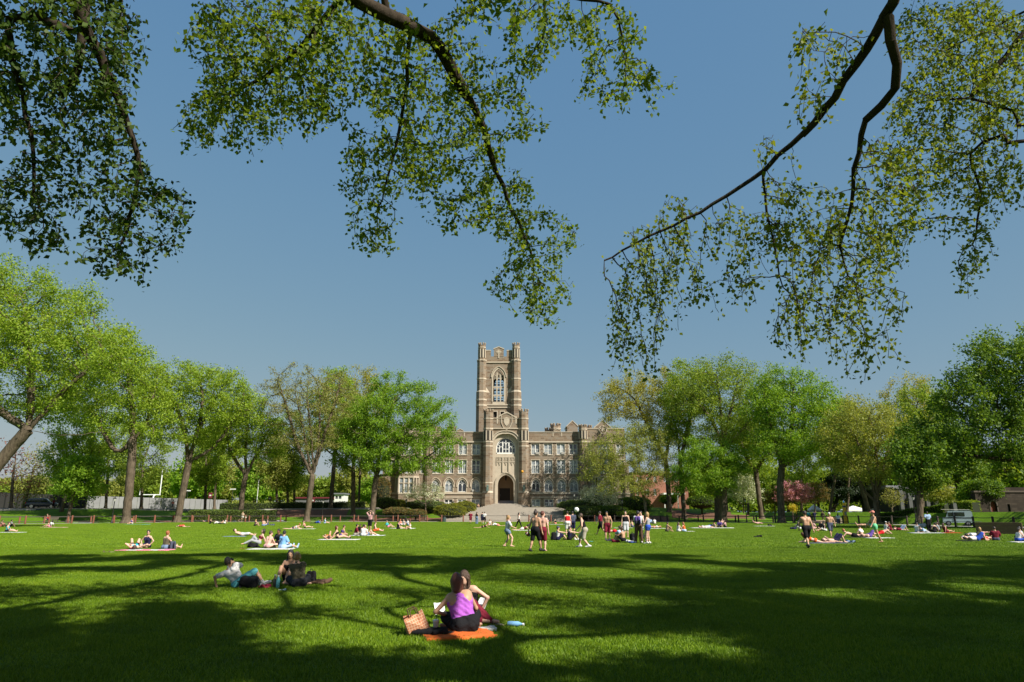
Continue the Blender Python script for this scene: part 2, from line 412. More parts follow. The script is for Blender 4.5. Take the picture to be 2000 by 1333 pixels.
trim = MB(); st = MB()
def oct_(c, r): return [(c[0] + r*math.cos(R(22.5 + 45*k)), c[1] + r*math.sin(R(22.5 + 45*k))) for k in range(8)]
def turret(c, r, z0, z1, crown=0.9, slots=None, strings=(), top_r=None):
    """octagonal stair turret with string courses, blind slots and a battlemented head"""
    tr_ = top_r or r
    st.zprism(oct_(c, r), z0, z1 - crown)
    trim.zprism(oct_(c, tr_ * 1.07), z1 - crown, z1 - crown + .22, top=oct_(c, tr_ * 1.07))
    st.zprism(oct_(c, tr_), z1 - crown + .22, z1 - .55)
    for k in range(8):                                  # merlons on the eight corners
        a = R(22.5 + 45*k); x, y = c[0] + tr_*.86*math.cos(a), c[1] + tr_*.86*math.sin(a); q = tr_*.20
        st.zprism(oct_((x, y), q), z1 - .55, z1 - .1); trim.zprism(oct_((x, y), q*1.15), z1 - .1, z1)
    for z in strings: trim.zprism(oct_(c, r * 1.06), z - .16, z + .16)
    if slots:
        za, zb = slots
        for a in (-90, -45, -135, 0, 180):
            d = Vector((math.cos(R(a)), math.sin(R(a)), 0)); t2 = Vector((-d.y, d.x, 0)); ap = r * math.cos(R(22.5))
            for s_, w2, o in ((-1, .09, .05), (1, .09, .05), (0, .12, .01)):
                ctr = Vector((c[0], c[1], 0)) + d * (ap + o) + t2 * s_ * r * .30
                hw = w2 if s_ else r * .20
                q = [ctr + t2*(-hw) - d*.05, ctr + t2*hw - d*.05, ctr + t2*hw + d*.02, ctr + t2*(-hw) + d*.02]
                (trim if s_ else dk).zprism([(v.x, v.y) for v in q], za, zb)
dk = MB()

# ---- the long wings
def wing(px0, px1, cols, acs, seed):
    x0, x1 = bX(px0, YW), bX(px1, YW); holes = []
    zb, zp = 2.2, bZ(845, YW); zs = bZ(863.5, YW)
    rows = [('rect', 867.5, 888), ('cross', 898.8, 925), ('arch', 936.5, 961), ('rect', 975.5, 989)]
    for c0, c1 in cols:
        xa, xb = bX(c0, YW), bX(c1, YW)
        for kind, t0, t1 in rows:
            za, zc = bZ(t1, YW), bZ(t0, YW); holes.append((xa, xb, za, zc, (xb - xa)*.72 if kind == 'arch' else 0))
    wall(st, x0, x1, zb, zp, YW, holes)
    st.box(x0, x1, YW + .4, YW + 12, zb, zp - 1.2)                       # body behind
    for z, hh, o in ((zs, .16, .22), (bZ(963.8, YW), .18, .16), (bZ(971.5, YW), .12, .12)): trim.box(x0, x1, YW - o, YW + .05, z - hh, z + hh)
    trim.box(x0, x1, YW - .12, YW + .5, zp, zp + .16); st.box(x0, x1, YW + .005, YW + .45, zp - 1.3, zp)
    n = max(1, int((x1 - x0) / 7.2))
    for k in range(n):                                                    # little gabled merlons on the parapet
        c = x0 + (x1 - x0) * (k + .55) / n
        st.prism([(c - .7, zp + .16), (c + .7, zp + .16), (c + .7, zp + .35), (c, zp + .72), (c - .7, zp + .35)], YW, YW + .45)
        band(trim, [(c + .78, zp + .33), (c, zp + .74), (c - .78, zp + .33)], -.12, YW - .06, YW + .5)
        for s in (-1, 1): trim.box(c + s*.95 - .1, c + s*.95 + .1, YW - .06, YW, zp - .9, zp - .0)
    k = 0
    for ci, (c0, c1) in enumerate(cols):
        xa, xb = bX(c0, YW), bX(c1, YW)
        for ri, (kind, t0, t1) in enumerate(rows):
            za, zc = bZ(t1, YW), bZ(t0, YW); w_, h_ = xb - xa, zc - za; xc = (xa + xb)/2
            window(xc, za, w_, h_, YW, kind, acs.get((ci, ri), 0))
            if kind == 'arch':                                             # hood mould joined from window to window
                ap = [(xc + x, zc - w_*.72 + .10 + z) for x, z in arch(w_ + .45, w_*.72 + .22)]
                band(trim, [(x1_, z1_) for x1_, z1_ in ap[::-1]], -.17, YW - .16, YW + .02)
                zz = ap[0][1]
                for s, xe in ((-1, ap[0][0]), (1, ap[-1][0])): trim.box(xe - .14, xe + .14, YW - .16, YW + .02, zz - .45, zz)
                sb = [(x, z) for x, z in [(xa, za)] + [(xc + x, zc - w_*.72 + z) for x, z in arch(w_, w_*.72)] + [(xb, za)]]
                band(trim, sb[::-1], -.16, YW - .03, YW + .1)
            else:
                for a, b, c, d in ((xa - .12, xa, za, zc), (xb, xb + .12, za, zc), (xa - .12, xb + .12, zc, zc + .14)): trim.box(a, b, YW - .03, YW + .12, c, d)
                for j in range(3):                                         # quoin blocks toothed into the wall
                    zq = za + h_*(.15 + .33*j)
                    for s, xe in ((-1, xa - .12), (1, xb + .12)): trim.box(min(xe, xe + s*.14), max(xe, xe + s*.14), YW - .025, YW + .1, zq, zq + .3)
    return x0, x1
colsR = [(1038, 1053.6), (1062.7, 1078.6), (1087.8, 1103.5), (1112, 1127.7)]
colsL = [(922, 937.5), (895.5, 911.5), (870, 885.6), (844, 860)]
wing(1031, 1137, colsR, {(0, 0): 1, (1, 0): -1, (2, 0): 1, (3, 0): 1, (0, 2): -1, (2, 2): -1}, 1)
wing(838, 946, colsL, {(0, 2): -1}, 2)

# ---- end pavilions with turret, gable and bay window
def pavilion(px0, px1, side):
    x0, x1 = bX(px0, YP), bX(px1, YP); zp = bZ(838, YP); zs = bZ(863.5, YP); xc = (x0 + x1)/2
    bw = 2.55
    holes = []
    for t0, t1 in ((868, 888), (899, 925)):
        for c in (xc - 3.6, xc + 3.6): holes.append((c - .8, c + .8, bZ(t1, YP), bZ(t0, YP), 0))
    holes.append((xc - 1.2, xc + 1.2, bZ(888, YP), bZ(868, YP), 0))
    wall(st, x0, x1, 2.2, zp, YP, holes)
    st.box(x0, x1, YP + .4, YP + 16, 2.2, zp - 1)
    st.prism([(x0 + 3, zp), (x1 - 3, zp), (x1 - 3, zp + .2), (xc, zp + 1.7), (x0 + 3, zp + .2)], YP, YP + .5)
    band(trim, [(x1 - 2.9, zp + .15), (xc, zp + 1.75), (x0 + 2.9, zp + .15)], -.2, YP - .08, YP + .6)
    trim.box(x0, x1, YP - .1, YP + .5, zp - .02, zp + .15)
    for z, hh, o in ((zs, .16, .22), (bZ(963.8, YP), .18, .16), (bZ(971.5, YP), .12, .12)): trim.box(x0, x1, YP - o, YP + .05, z - hh, z + hh)
    circ = [(xc + .95*math.cos(a), zp - .2 + .95*math.sin(a)) for a in np.linspace(0, 2*math.pi, 16, endpoint=False)]
    band(trim, circ, .22, YP - .1, YP + .02, close=True)
    em = [(xc + .35*math.cos(a), zp - .2 + .45*math.sin(a)) for a in np.linspace(0, 2*math.pi, 10, endpoint=False)]
    trim.prism(em, YP - .07, YP + .02)
    for h in holes: window((h[0]+h[1])/2, h[2], h[1]-h[0], h[3]-h[2], YP, 'cross')
    for h in holes:
        for a, b, c, d in ((h[0] - .2, h[0], h[2], h[3]), (h[1], h[1] + .2, h[2], h[3]), (h[0] - .2, h[1] + .2, h[3], h[3] + .22)): trim.box(a, b, YP - .03, YP + .12, c, d)
    # three-sided bay
    def bay(o): return [(xc - bw - o, YP + .1), (xc + bw + o, YP + .1), (xc + bw*.62 + o*.7, YP - 1.5 - o), (xc - bw*.62 - o*.7, YP - 1.5 - o)][::-1]
    zt = bZ(892, YP)
    st.zprism(bay(0), 2.2, bZ(966, YP)); trim.zprism(bay(.08), bZ(966, YP), bZ(963, YP))
    st.zprism(bay(0), bZ(931, YP), bZ(926, YP)); trim.zprism(bay(.06), bZ(934, YP), bZ(931, YP)); st.zprism(bay(0), bZ(899, YP), zt); trim.zprism(bay(.1), zt, zt + .3)
    for (t0, t1) in ((934, 963), (899, 926)):
        za, zc = bZ(t1, YP), bZ(t0, YP); bb = bay(-.05)
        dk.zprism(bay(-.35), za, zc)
        pts = bay(0)
        for k in range(8):                                                 # stone mullions on the front of the bay
            pass
        (xa, ya), (xb, yb_) = bay(0)[0], bay(0)[1]
        L, Rr = sorted([bay(0)[0], bay(0)[1]])
        for q in np.linspace(0, 1, 4): c = L[0] + (Rr[0] - L[0])*q; trim.box(c - .14, c + .14, YP - 1.52, YP - 1.2, za, zc)
        trim.box(L[0], Rr[0], YP - 1.49, YP - 1.22, za + (zc - za)*.62, za + (zc - za)*.62 + .16)
        for s in (-1, 1):
            xq = xc + s*bw
            for q in (.0, .5, 1): 
                p0 = Vector((xc + s*bw*.62, YP - 1.5, 0)).lerp(Vector((xq, YP + .1, 0)), q)
                trim.box(p0.x - .13, p0.x + .13, p0.y - .13, p0.y + .13, za, zc)
        for q in range(3):
            a_ = L[0] + (Rr[0] - L[0])*q/3 + .14; b_ = L[0] + (Rr[0] - L[0])*(q+1)/3 - .14
            g = MB(); g.box(a_, b_, YP - 1.36, YP - 1.34, za + .02, zc - .02)
            f2 = MB()
            for e0, e1, e2, e3 in ((a_, a_ + .08, za, zc), (b_ - .08, b_, za, zc)): f2.box(e0, e1, YP - 1.4, YP - 1.33, e2, e3)
            f2.box(a_ + .08, b_ - .08, YP - 1.4, YP - 1.33, za, za + .1); f2.box(a_ + .08, b_ - .08, YP - 1.4, YP - 1.33, zc - .1, zc)
            wo = hb(f2, 'window', white); hb(g, 'pane', glass_b if q != 1 else glass_p, wo)
    # corner buttresses
    for s, xe in ((-1, x0), (1, x1)):
        st.box(xe - .5, xe + .5, YP - .7, YP + .1, 2.2, bZ(905, YP)); trim.box(xe - .55, xe + .55, YP - .75, YP + .1, bZ(905, YP), bZ(905, YP) + .25)
        trim.box(xe - .56, xe + .56, YP - .85, YP + .1, bZ(966, YP), bZ(963.5, YP))
    ct = (x0 + .4, YP + .3) if side > 0 else (x1 - .4, YP + .3)
    turret(ct, .95, 2.2, bZ(829.5, YP), 1.2, (bZ(858, YP), bZ(842, YP)), (zs,))
    turret((xc - side*3.2, YP + 2.0), 1.05, zp - 2, bZ(829, YP), 1.2)
pavilion(1136.5, 1222, 1)
pavilion(754, 840, -1)
# roof turrets, chimneys and gable behind the right parapet
turret((bX(1086, 160), 160), 1.25, 14, bZ(828, 160), 1.3); turret((bX(1072, 162), 162), .9, 14, bZ(836, 162), 1.0)
gx0, gx1, gz = bX(1109, 160), bX(1130, 160), bZ(834, 160)
st.prism([(gx0, 14), (gx1, 14), (gx1, gz), ((gx0+gx1)/2, gz + 1.3), (gx0, gz)], 160, 166)
band(trim, [(gx1 + .1, gz), ((gx0+gx1)/2, gz + 1.35), (gx0 - .1, gz)], -.2, 159.9, 166)
for px, Yc in ((880, 160), (850, 161)): st.box(bX(px, Yc) - 1, bX(px, Yc) + 1, Yc, Yc + 2, 14, bZ(833, Yc))

# ---- entrance block
ex0, ex1 = bX(958, YE), bX(1018, YE); zpar = bZ(818, YE)
ocx = (bX(972.5, YE), bX(1003.5, YE)); odoor = (ocx[0], ocx[1], bZ(984, YE), bZ(927.5, YE), (ocx[1]-ocx[0])*.62)
wx = (bX(969, YE), bX(1006.8, YE)); owin = (wx[0], wx[1], bZ(886.5, YE), bZ(854.5, YE), (wx[1]-wx[0])*.55)
wall(st, ex0, ex1, 2.2, zpar, YE, [(bX(964, YE), bX(1012, YE), bZ(984, YE), bZ(848, YE), (bX(1012, YE) - bX(964, YE))*.42)], 0.5)
YI = YE + .5                                                             # recessed limestone panel inside the big arch
ip = MB()
wall(ip, bX(963, YI), bX(1013, YI), bZ(986, YI), bZ(846, YI), YI, [odoor, owin], 0.7)
hb(ip, 'entrance_panel', lime)
for bnd, wd, yy in (([(bX(964, YE), bZ(984, YE))], .32, YE),):
    xa, xb = bX(964, YE), bX(1012, YE); rise = (xb - xa)*.42; zz = bZ(848, YE) - rise; c = (xa + xb)/2
    per = [(xa, bZ(984, YE))] + [(c + x, zz + z) for x, z in arch(xb - xa, rise, 10)] + [(xb, bZ(984, YE))]
    band(trim, per[::-1], -.42, YE - .10, YE + .12); hd = [(c + x, zz + z + .1) for x, z in arch(xb - xa + .9, rise + .42, 10)]
    band(trim, hd[::-1], -.2, YE - .28, YE + .02)
# door arch mouldings (three orders) and hood
for o, y0 in ((0.0, .10), (.22, .02), (.46, -.10)):
    c = (odoor[0] + odoor[1])/2; w_ = odoor[1] - odoor[0] + 2*o; rise = odoor[4] + o*.9; zs_ = odoor[3] - odoor[4]
    per = [(c - w_/2, odoor[2])] + [(c + x, zs_ + z) for x, z in arch(w_, rise, 10)] + [(c + w_/2, odoor[2])]
    band(trim, per[::-1], -.22, YI - .12 + y0, YI + .1)
# tracery panel
tz0, tz1 = bZ(910, YI), bZ(893.5, YI); tx0, tx1 = bX(970, YI), bX(1006, YI)
for z in (tz1, tz0 + (tz1 - tz0)*.5, ): trim.box(tx0, tx1, YI - .14, YI + .02, z - .07, z + .07)
for k in range(7):
    x = tx0 + (tx1 - tx0)*k/6; big = k in (2, 4)
    trim.box(x - (.11 if big else .06), x + (.11 if big else .06), YI - (.22 if big else .13), YI + .02, bZ(925, YI) if big else tz0 + .1, tz1 + .06)
for k in range(6):
    c = tx0 + (tx1 - tx0)*(k + .5)/6; w_ = (tx1 - tx0)/6
    for zz in (tz0 + .05, tz0 + (tz1 - tz0)*.5 - .05 + .1):
        band(trim, [(c + x, zz + z + .25) for x, z in arch(w_*.86, .5, 4)][::-1], .09, YI - .1, YI + .02)
    q = [(c + .2*math.cos(a), tz0 + (tz1 - tz0)*.8 + .2*math.sin(a)) for a in np.linspace(0, 2*math.pi, 8, endpoint=False)]
    band(trim, q[::-1], .07, YI - .1, YI + .02, close=True)
# big traceried window over the door
fw = MB(); yf, yb2 = YI + .30, YI + .42
c = (owin[0] + owin[1])/2; w_ = owin[1] - owin[0]; zs_ = owin[3] - owin[4]
per = [(owin[0], owin[2])] + [(c + x, zs_ + z) for x, z in arch(w_, owin[4], 10)] + [(owin[1], owin[2])]
band(fw, per[::-1], .16, yf, yb2); fw.box(owin[0], owin[1], yf, yb2, owin[2], owin[2] + .3)
for k in range(1, 6):
    x = owin[0] + w_*k/6; hgt = [0, .30, .62, .80, .62, .30][k]
    fw.box(x - (.10 if k in (2, 4) else .07), x + (.10 if k in (2, 4) else .07), yf + .01, yb2, owin[2] + .3, zs_ + owin[4]*hgt)
for k in range(6):
    x = owin[0] + w_*(k + .5)/6; zz = zs_ + owin[4]*[-.12, .0, .36, .36, .0, -.12][k]
    band(fw, [(x + q, zz + z) for q, z in arch(w_/6 - .1, .5, 4)][::-1], .09, yf + .012, yb2)
    if k in (2, 3): fw.box(x - w_/12, x + w_/12, yf + .015, yb2, zs_ - .25, zs_ - .12)
for s in (-1, 1):
    band(fw, [(c + s*w_*.26 + q, zs_ + .55 + z) for q, z in arch(w_*.30, .75, 5)][::-1], .09, yf + .012, yb2)
wo = hb(fw, 'window', white)
pn = MB(); pn.add([(x, yb2 - .02, z) for x, z in per], [tuple(range(len(per)))]); hb(pn, 'pane', glass_d, wo)
# vestibule behind the door arch
fl = bZ(984, YE); ve = MB()
dx0, dx1 = ocx[0] - .4, ocx[1] + .4; zt = odoor[3] + .3
ve.box(dx0 - .3, dx0, YI + .7, YI + 4.6, fl - .3, zt); ve.box(dx1, dx1 + .3, YI + .7, YI + 4.6, fl - .3, zt); ve.box(dx0, dx1, YI + .7, YI + 4.6, zt, zt + .3)
ve.box(dx0, dx1, YI + 4.3, YI + 4.6, fl + 3.4, zt)
for a, b in ((dx0, dx0 + .7), (dx0 + 3.05, dx0 + 3.4), (dx1 - .75, dx1)): ve.box(a, b, YI + 4.3, YI + 4.6, fl + 0.7, fl + 3.4)
hb(ve, 'vestibule', tan_in)
for a, b in ((dx0 + .7, dx0 + 3.05), (dx0 + 3.4, dx1 - .75)):
    d = MB(); d.box(a + .01, b - .01, YI + 4.42, YI + 4.5, fl + .72, fl + 3.38); do = hb(d, 'door', dark_in)
    h = MB(); h.cyl((a + .2, YI + 4.36, fl + 1.6), (a + .2, YI + 4.36, fl + 2.1), .03); hb(h, 'handle', lead, do)
fs = MB(); fs.box(dx0, dx1, YI + .75, YI + 4.3, fl - .3, fl)
for k in range(4): fs.box(dx0, dx1, YI + 2.6 + .4*k, YI + 4.6, fl + .175*k, fl + .175*(k+1) - .003)
hb(fs, 'vestibule_floor', mat('worn_slate', (0.30, 0.29, 0.31), .8, .15, 2))
lm = MB(); lm.cyl((c, YI + 1.6, zt), (c, YI + 1.6, zt - .5), .02); lm.lathe([(.05, 0), (.22, -.1), (.22, -.75), (.08, -.95)][::-1], (c, YI + 1.6, zt - .5), 6, 0, False); hb(lm, 'hanging_lantern', dark_in)
# parapet, gable, strings
gxc = bX(989.4, YE); gtop = bZ(806, YE)
st.box(ex0, ex1, YE + .004, YE + .6, zpar - 1.5, zpar)
st.prism([(bX(975, YE), zpar), (bX(1005, YE), zpar), (bX(1005, YE), bZ(815.5, YE)), (gxc, gtop - .1), (bX(975, YE), bZ(814.5, YE))], YE - .05, YE + .55)
band(trim, [(bX(1006, YE), bZ(816, YE)), (gxc, gtop - .05), (bX(974, YE), bZ(815, YE))], -.24, YE - .18, YE + .65)
trim.box(ex0, ex1, YE - .12, YE + .62, zpar + .001, zpar + .14)
for px in (971, 1008): trim.box(bX(px, YE) - .15, bX(px, YE) + .15, YE - .06, YE + .3, bZ(828, YE), zpar + .5)
sh = [(gxc + x*1.3, bZ(824, YE) + z*1.6) for x, z in ((-.85, .9), (0, 1.15), (.85, .9), (.85, -.1), (.5, -.75), (0, -1.1), (-.5, -.75), (-.85, -.1))]
band(trim, sh, .16, YE - .16, YE + .02, close=True); trim.prism([(gxc + (x - gxc)*.55, bZ(824, YE) + (z - bZ(824, YE))*.55) for x, z in sh[::-1]][::-1], YE - .1, YE + .02)
trim.box(ex0, ex1, YE - .22, YE + .03, bZ(838.4, YE), bZ(836.4, YE))
st.box(ex0 + .3, ex1 - .3, YE + 1.3, YE + 4.6, zt + .35, zpar - .2)
st.box(ex0 + .3, dx0 - .35, YE + .55, YE + 6, 2.2, zt + .35); st.box(dx1 + .35, ex1 - .3, YE + .55, YE + 6, 2.2, zt + .35); st.box(dx0 - .3, dx1 + .3, YI + 4.62, YI + 5.2, 2.2, zt + .35)
for px in (953, 1023):
    cc = (bX(px, YE), YE + .2)
    turret(cc, 1.12, 2.2, bZ(800, YE), 2.2, (bZ(861, YE), bZ(842, YE)), (bZ(838, YE), bZ(863.5, YE), bZ(872, YE)))
    # stepped buttress at the foot
    st.zprism(oct_(cc, 1.28), 2.2, bZ(963, YE)); trim.zprism(oct_(cc, 1.3), bZ(963, YE), bZ(959.5, YE), top=oct_(cc, 1.12)); trim.zprism(oct_(cc, 1.17), bZ(944.5, YE), bZ(942.5, YE))
    st.zprism(oct_(cc, 1.4), 2.2, bZ(975, YE))
    lan = MB(); xq, zq = bX(px, YE), bZ(955, YE); yq = YE - 1.25
    lan.box(xq - .22, xq + .22, yq - .2, yq + .24, zq - .55, zq + .5); lan.zprism(oct_((xq, yq), .3), zq + .5, zq + .85, top=oct_((xq, yq), .05)); lan.box(xq - .06, xq + .06, yq + .2, yq + .5, zq - .1, zq + .1)
    hb(lan, 'wall_lantern', mat('verdigris_bronze', (0.10, 0.15, 0.13), .6))

# ---- the tower
tx0, tx1 = bX(934, YT), bX(1011, YT); zt0 = 12.0; ztop = bZ(695, YT)
fy = YT + .9                                                             # face between the turrets, set back
wq = (bX(962.5, fy), bX(984, fy)); ow = (wq[0], wq[1], bZ(785, fy), bZ(721, fy), (wq[1]-wq[0])*.85)
hl = [ow] + [(bX(p_, fy) - .42, bX(p_, fy) + .42, bZ(815.5, fy), bZ(804.5, fy), 0) for p_ in (966.5, 981)]
wall(st, tx0, tx1, zt0, ztop, fy, hl, .7)
TD = 10.5
st.quad((tx0, fy, zt0), (tx0, fy + TD, zt0), (tx0, fy + TD, ztop), (tx0, fy, ztop)); st.quad((tx1, fy, zt0), (tx1, fy + TD, zt0), (tx1, fy + TD, ztop), (tx1, fy, ztop))
wall(st, tx0, tx1, zt0, ztop, fy + TD, [(ow[0], ow[1], ow[2], ow[3], ow[4])], -.7)   # matching belfry opening at the back
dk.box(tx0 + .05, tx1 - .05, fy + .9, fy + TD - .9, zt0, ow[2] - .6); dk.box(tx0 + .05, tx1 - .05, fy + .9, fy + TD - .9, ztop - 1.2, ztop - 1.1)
tm = MB(); tw = ow[1] - ow[0]; c = (ow[0] + ow[1])/2; zs_ = ow[3] - ow[4]
band(trim, ([(ow[0], ow[2])] + [(c + x, zs_ + z) for x, z in arch(tw, ow[4], 10)] + [(ow[1], ow[2])])[::-1], -.36, fy - .1, fy + .15)
band(trim, [(c + x, zs_ + z + .1) for x, z in arch(tw + .8, ow[4] + .4, 10)][::-1], -.18, fy - .26, fy + .02)
trim.prism([(ow[0] - .2, ow[2] - .9), (ow[1] + .2, ow[2] - .9), (ow[1] + .2, ow[2] - .1), (ow[0] - .2, ow[2] - .1)], fy - .1, fy + .7)
for k in range(1, 3): x = ow[0] + tw*k/3; tm.box(x - .12, x + .12, fy + .25, fy + .55, ow[2], zs_ + ow[4]*.62)
for q in (.28, .62): z = ow[2] + (zs_ - ow[2])*q; tm.box(ow[0], ow[1], fy + .28, fy + .52, z - .13, z + .13)
for k in range(3):
    x = ow[0] + tw*(k + .5)/3
    for z in (zs_ - .35, ow[2] + (zs_ - ow[2])*.62 - .55, ow[2] + (zs_ - ow[2])*.28 - .5):
        band(tm, [(x + q, z + zz) for q, zz in arch(tw/3 - .2, .5, 4)][::-1], .12, fy + .3, fy + .5)
    for s in (-1, 1): tm.box(x + s*tw/12 - .05, x + s*tw/12 + .05, fy + .3, fy + .5, zs_ + .1, zs_ + ow[4]*(.72 if k == 1 else .45))
band(tm, [(c + x, zs_ + .4 + z) for x, z in arch(tw*.66, ow[4]*.55, 6)][::-1], .12, fy + .3, fy + .5)
two = hb(tm, 'belfry_tracery', lime)
lv = MB()
for k in range(3):
    x = ow[0] + tw*(k + .5)/3
    for j in range(9): z = ow[2] + (zs_ - ow[2])*(j + .3)/9; lv.box(x - tw/6 + .14, x + tw/6 - .14, fy + .75, fy + .95, z, z + .12 if j % 2 else z + .3)
hb(lv, 'belfry_louvres', dark_in, two)['kind'] = 'stuff'
for h in hl[1:]:
    for a, b, c_, d in ((h[0] - .22, h[0], h[2] - .2, h[3] + .2), (h[1], h[1] + .22, h[2] - .2, h[3] + .2), (h[0], h[1], h[3], h[3] + .2)): trim.box(a, b, fy - .05, fy + .2, c_, d)
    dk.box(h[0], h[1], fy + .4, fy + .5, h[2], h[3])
for z in (bZ(706.5, YT), bZ(790, YT), bZ(795, YT), bZ(838, YT)): trim.box(tx0, tx1, fy - .2, fy + .05, z - .15, z + .15)
# splayed shoulders between face and turrets
for s, xe in ((-1, tx0), (1, tx1)):
    xin = xe - s*1.9
    st.zprism([(xe, fy - .6), (xe - s*2.5, fy + .02), (xe, fy + .02)][::(-1 if s < 0 else 1)], zt0, bZ(766, YT))
    trim.zprism([(xe, fy - .62), (xe - s*2.6, fy + .03), (xe, fy + .03)][::(-1 if s < 0 else 1)], bZ(766, YT), bZ(752, YT), top=[(xe, fy - .3), (xe - s*1.4, fy + .02), (xe, fy + .02)][::(-1 if s < 0 else 1)])
# battlements and gable
tcx = bX(973, YT); zc = bZ(695, YT)
st.prism([(bX(963, YT), zc), (bX(983, YT), zc), (bX(983, YT), bZ(681, YT)), (tcx, bZ(677.5, YT)), (bX(963, YT), bZ(681, YT))], fy - .05, fy + .6)
band(trim, [(bX(983.5, YT), bZ(681, YT)), (tcx, bZ(677, YT)), (bX(962.5, YT), bZ(681, YT))], -.2, fy - .15, fy + .7)
for a, b in ((946, 957), (989, 1001)):
    st.box(bX(a, YT), bX(b, YT), fy, fy + .6, zc, bZ(684, YT)); trim.box(bX(a, YT), bX(b, YT), fy - .08, fy + .68, bZ(684, YT), bZ(684, YT) + .2)
cz = bZ(688, YT); trim.box(tcx - .14, tcx + .14, fy - .12, fy, cz - 1.3, cz + .75); trim.box(tcx - .6, tcx + .6, fy - .13, fy, cz + .05, cz + .35)
ring_ = [(tcx + .5*math.cos(a), cz + .2 + .5*math.sin(a)) for a in np.linspace(0, 2*math.pi, 12, endpoint=False)]; band(trim, ring_, .09, fy - .1, fy, close=True)
st.box(tx0, tx1, fy + TD - .6, fy + TD, zc, bZ(686, YT)); st.box(tx0, tx0 + .5, fy + .7, fy + TD - .7, zc, bZ(686, YT)); st.box(tx1 - .5, tx1, fy + .7, fy + TD - .7, zc, bZ(686, YT))
for px, yy in ((938.7, YT + .7), (1008.3, YT + .7), (938.7, YT + TD), (1008.3, YT + TD)):
    cc = (bX(px, YT), yy)
    zz = bZ(702.5, YT)
    turret(cc, 1.14, zt0, zz, .3, None, (bZ(740, YT),))
    turret(cc, .92, zz - .6, bZ(669.5, YT), 1.25, (bZ(699, YT), bZ(682, YT)))
    # broader lower stage
    trim.zprism(oct_(cc, 1.3), bZ(766, YT), bZ(763, YT), top=oct_(cc, 1.14)); st.zprism(oct_(cc, 1.3), zt0, bZ(766, YT))
    for z in (bZ(781, YT), bZ(792, YT)): trim.zprism(oct_(cc, 1.36), z - .18, z + .18)
# tower pennon vane
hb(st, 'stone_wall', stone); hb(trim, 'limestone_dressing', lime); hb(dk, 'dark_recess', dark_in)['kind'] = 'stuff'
rf = MB(); rf.box(bX(838, YW), bX(1137, YW), YW + .5, YW + 12, bZ(852, YW) - .2, bZ(852, YW)); hb(rf, 'flat_roof', lead)

# ---- broad outdoor steps: three flights, each step its own slab
sroot = struct(bpy.data.objects.new('front_steps', None)); COL.objects.link(sroot); sroot.location = (0, STY0, 0)
ztop = 2.62; nst = 17; rise = ztop / nst; y = STY0; z = 0.0
for k in range(nst):
    tread = 0.42 if k not in (5, 11, 16) else (4.2 if k != 16 else 3.6)
    m_ = MB(); m_.box(STX0, STX1, y, y + tread + .03, z - .25, z + rise - .004 * (k % 2)); o = m_.build('step', steps_m, sroot, (0, STY0, 0))
    y += tread; z += rise
print('steps end', y, z)
exc = (ocx[0] + ocx[1])/2; fl = bZ(984, YE); n2 = 6; yy = YE - 2.4
for k in range(n2):
    hw = 5.2 - .42*k; m_ = MB(); m_.box(exc - hw, exc + hw, yy, YE + .5 + .9*(k == n2 - 1), z - .02, z + (fl - z)/(n2 - k)); m_.build('step', steps_m, sroot, (0, STY0, 0))
    z += (fl - z)/(n2 - k); yy += .4
for s, xe in ((-1, STX0), (1, STX1)):
    m_ = MB(); m_.prism([(STY0 - .2, -.3), (STY0 + 20.2, -.3), (STY0 + 20.2, 2.75), (STY0 + 16, 2.75), (STY0 + .4, .35), (STY0 - .2, .35)], 0, .5)
    m_.v = [(xe + (vv[1] if s > 0 else vv[1] - .5), vv[0], vv[2]) for vv in m_.v]; m_.build('cheek_wall', steps_m, sroot, (0, STY0, 0))
m_ = MB(); m_.box(bX(754, YW) - 1, bX(1222, YW) + 1, y - .05, YP + 1.2, 2.0, 2.6); struct(m_.build('terrace', steps_m))
# ---------------------------------------------------------------- trees: grown by space colonisation, tapered limbs, leaf-sized faces
def barkmat(name, c0, c1, scale=5.0):
    if name in MATS: return MATS[name]
    m, t, p = nodes(name)
    co = t.nodes.new('ShaderNodeTexCoord'); mp = t.nodes.new('ShaderNodeMapping'); mp.inputs['Scale'].default_value = (1, 1, 0.22)
    t.links.new(co.outputs['Object'], mp.inputs[0])
    n = t.nodes.new('ShaderNodeTexNoise'); n.inputs['Scale'].default_value = scale; n.inputs['Detail'].default_value = 8; n.inputs['Roughness'].default_value = .7
    t.links.new(mp.outputs[0], n.inputs['Vector'])
    r = ramp(t, [(0.3, c0), (0.7, c1)]); t.links.new(n.outputs[0], r.inputs[0]); t.links.new(r.outputs[0], p.inputs['Base Color'])
    b = t.nodes.new('ShaderNodeBump'); b.inputs['Strength'].default_value = .9; b.inputs['Distance'].default_value = .06
    t.links.new(n.outputs[0], b.inputs['Height']); t.links.new(b.outputs[0], p.inputs['Normal'])
    p.inputs['Roughness'].default_value = .95; p.inputs['Specular IOR Level'].default_value = .1
    MATS[name] = m; return m
bark = barkmat('elm_bark', (0.045, 0.034, 0.024), (0.17, 0.135, 0.095))
bark_d = barkmat('dark_bark', (0.022, 0.017, 0.013), (0.075, 0.058, 0.042))

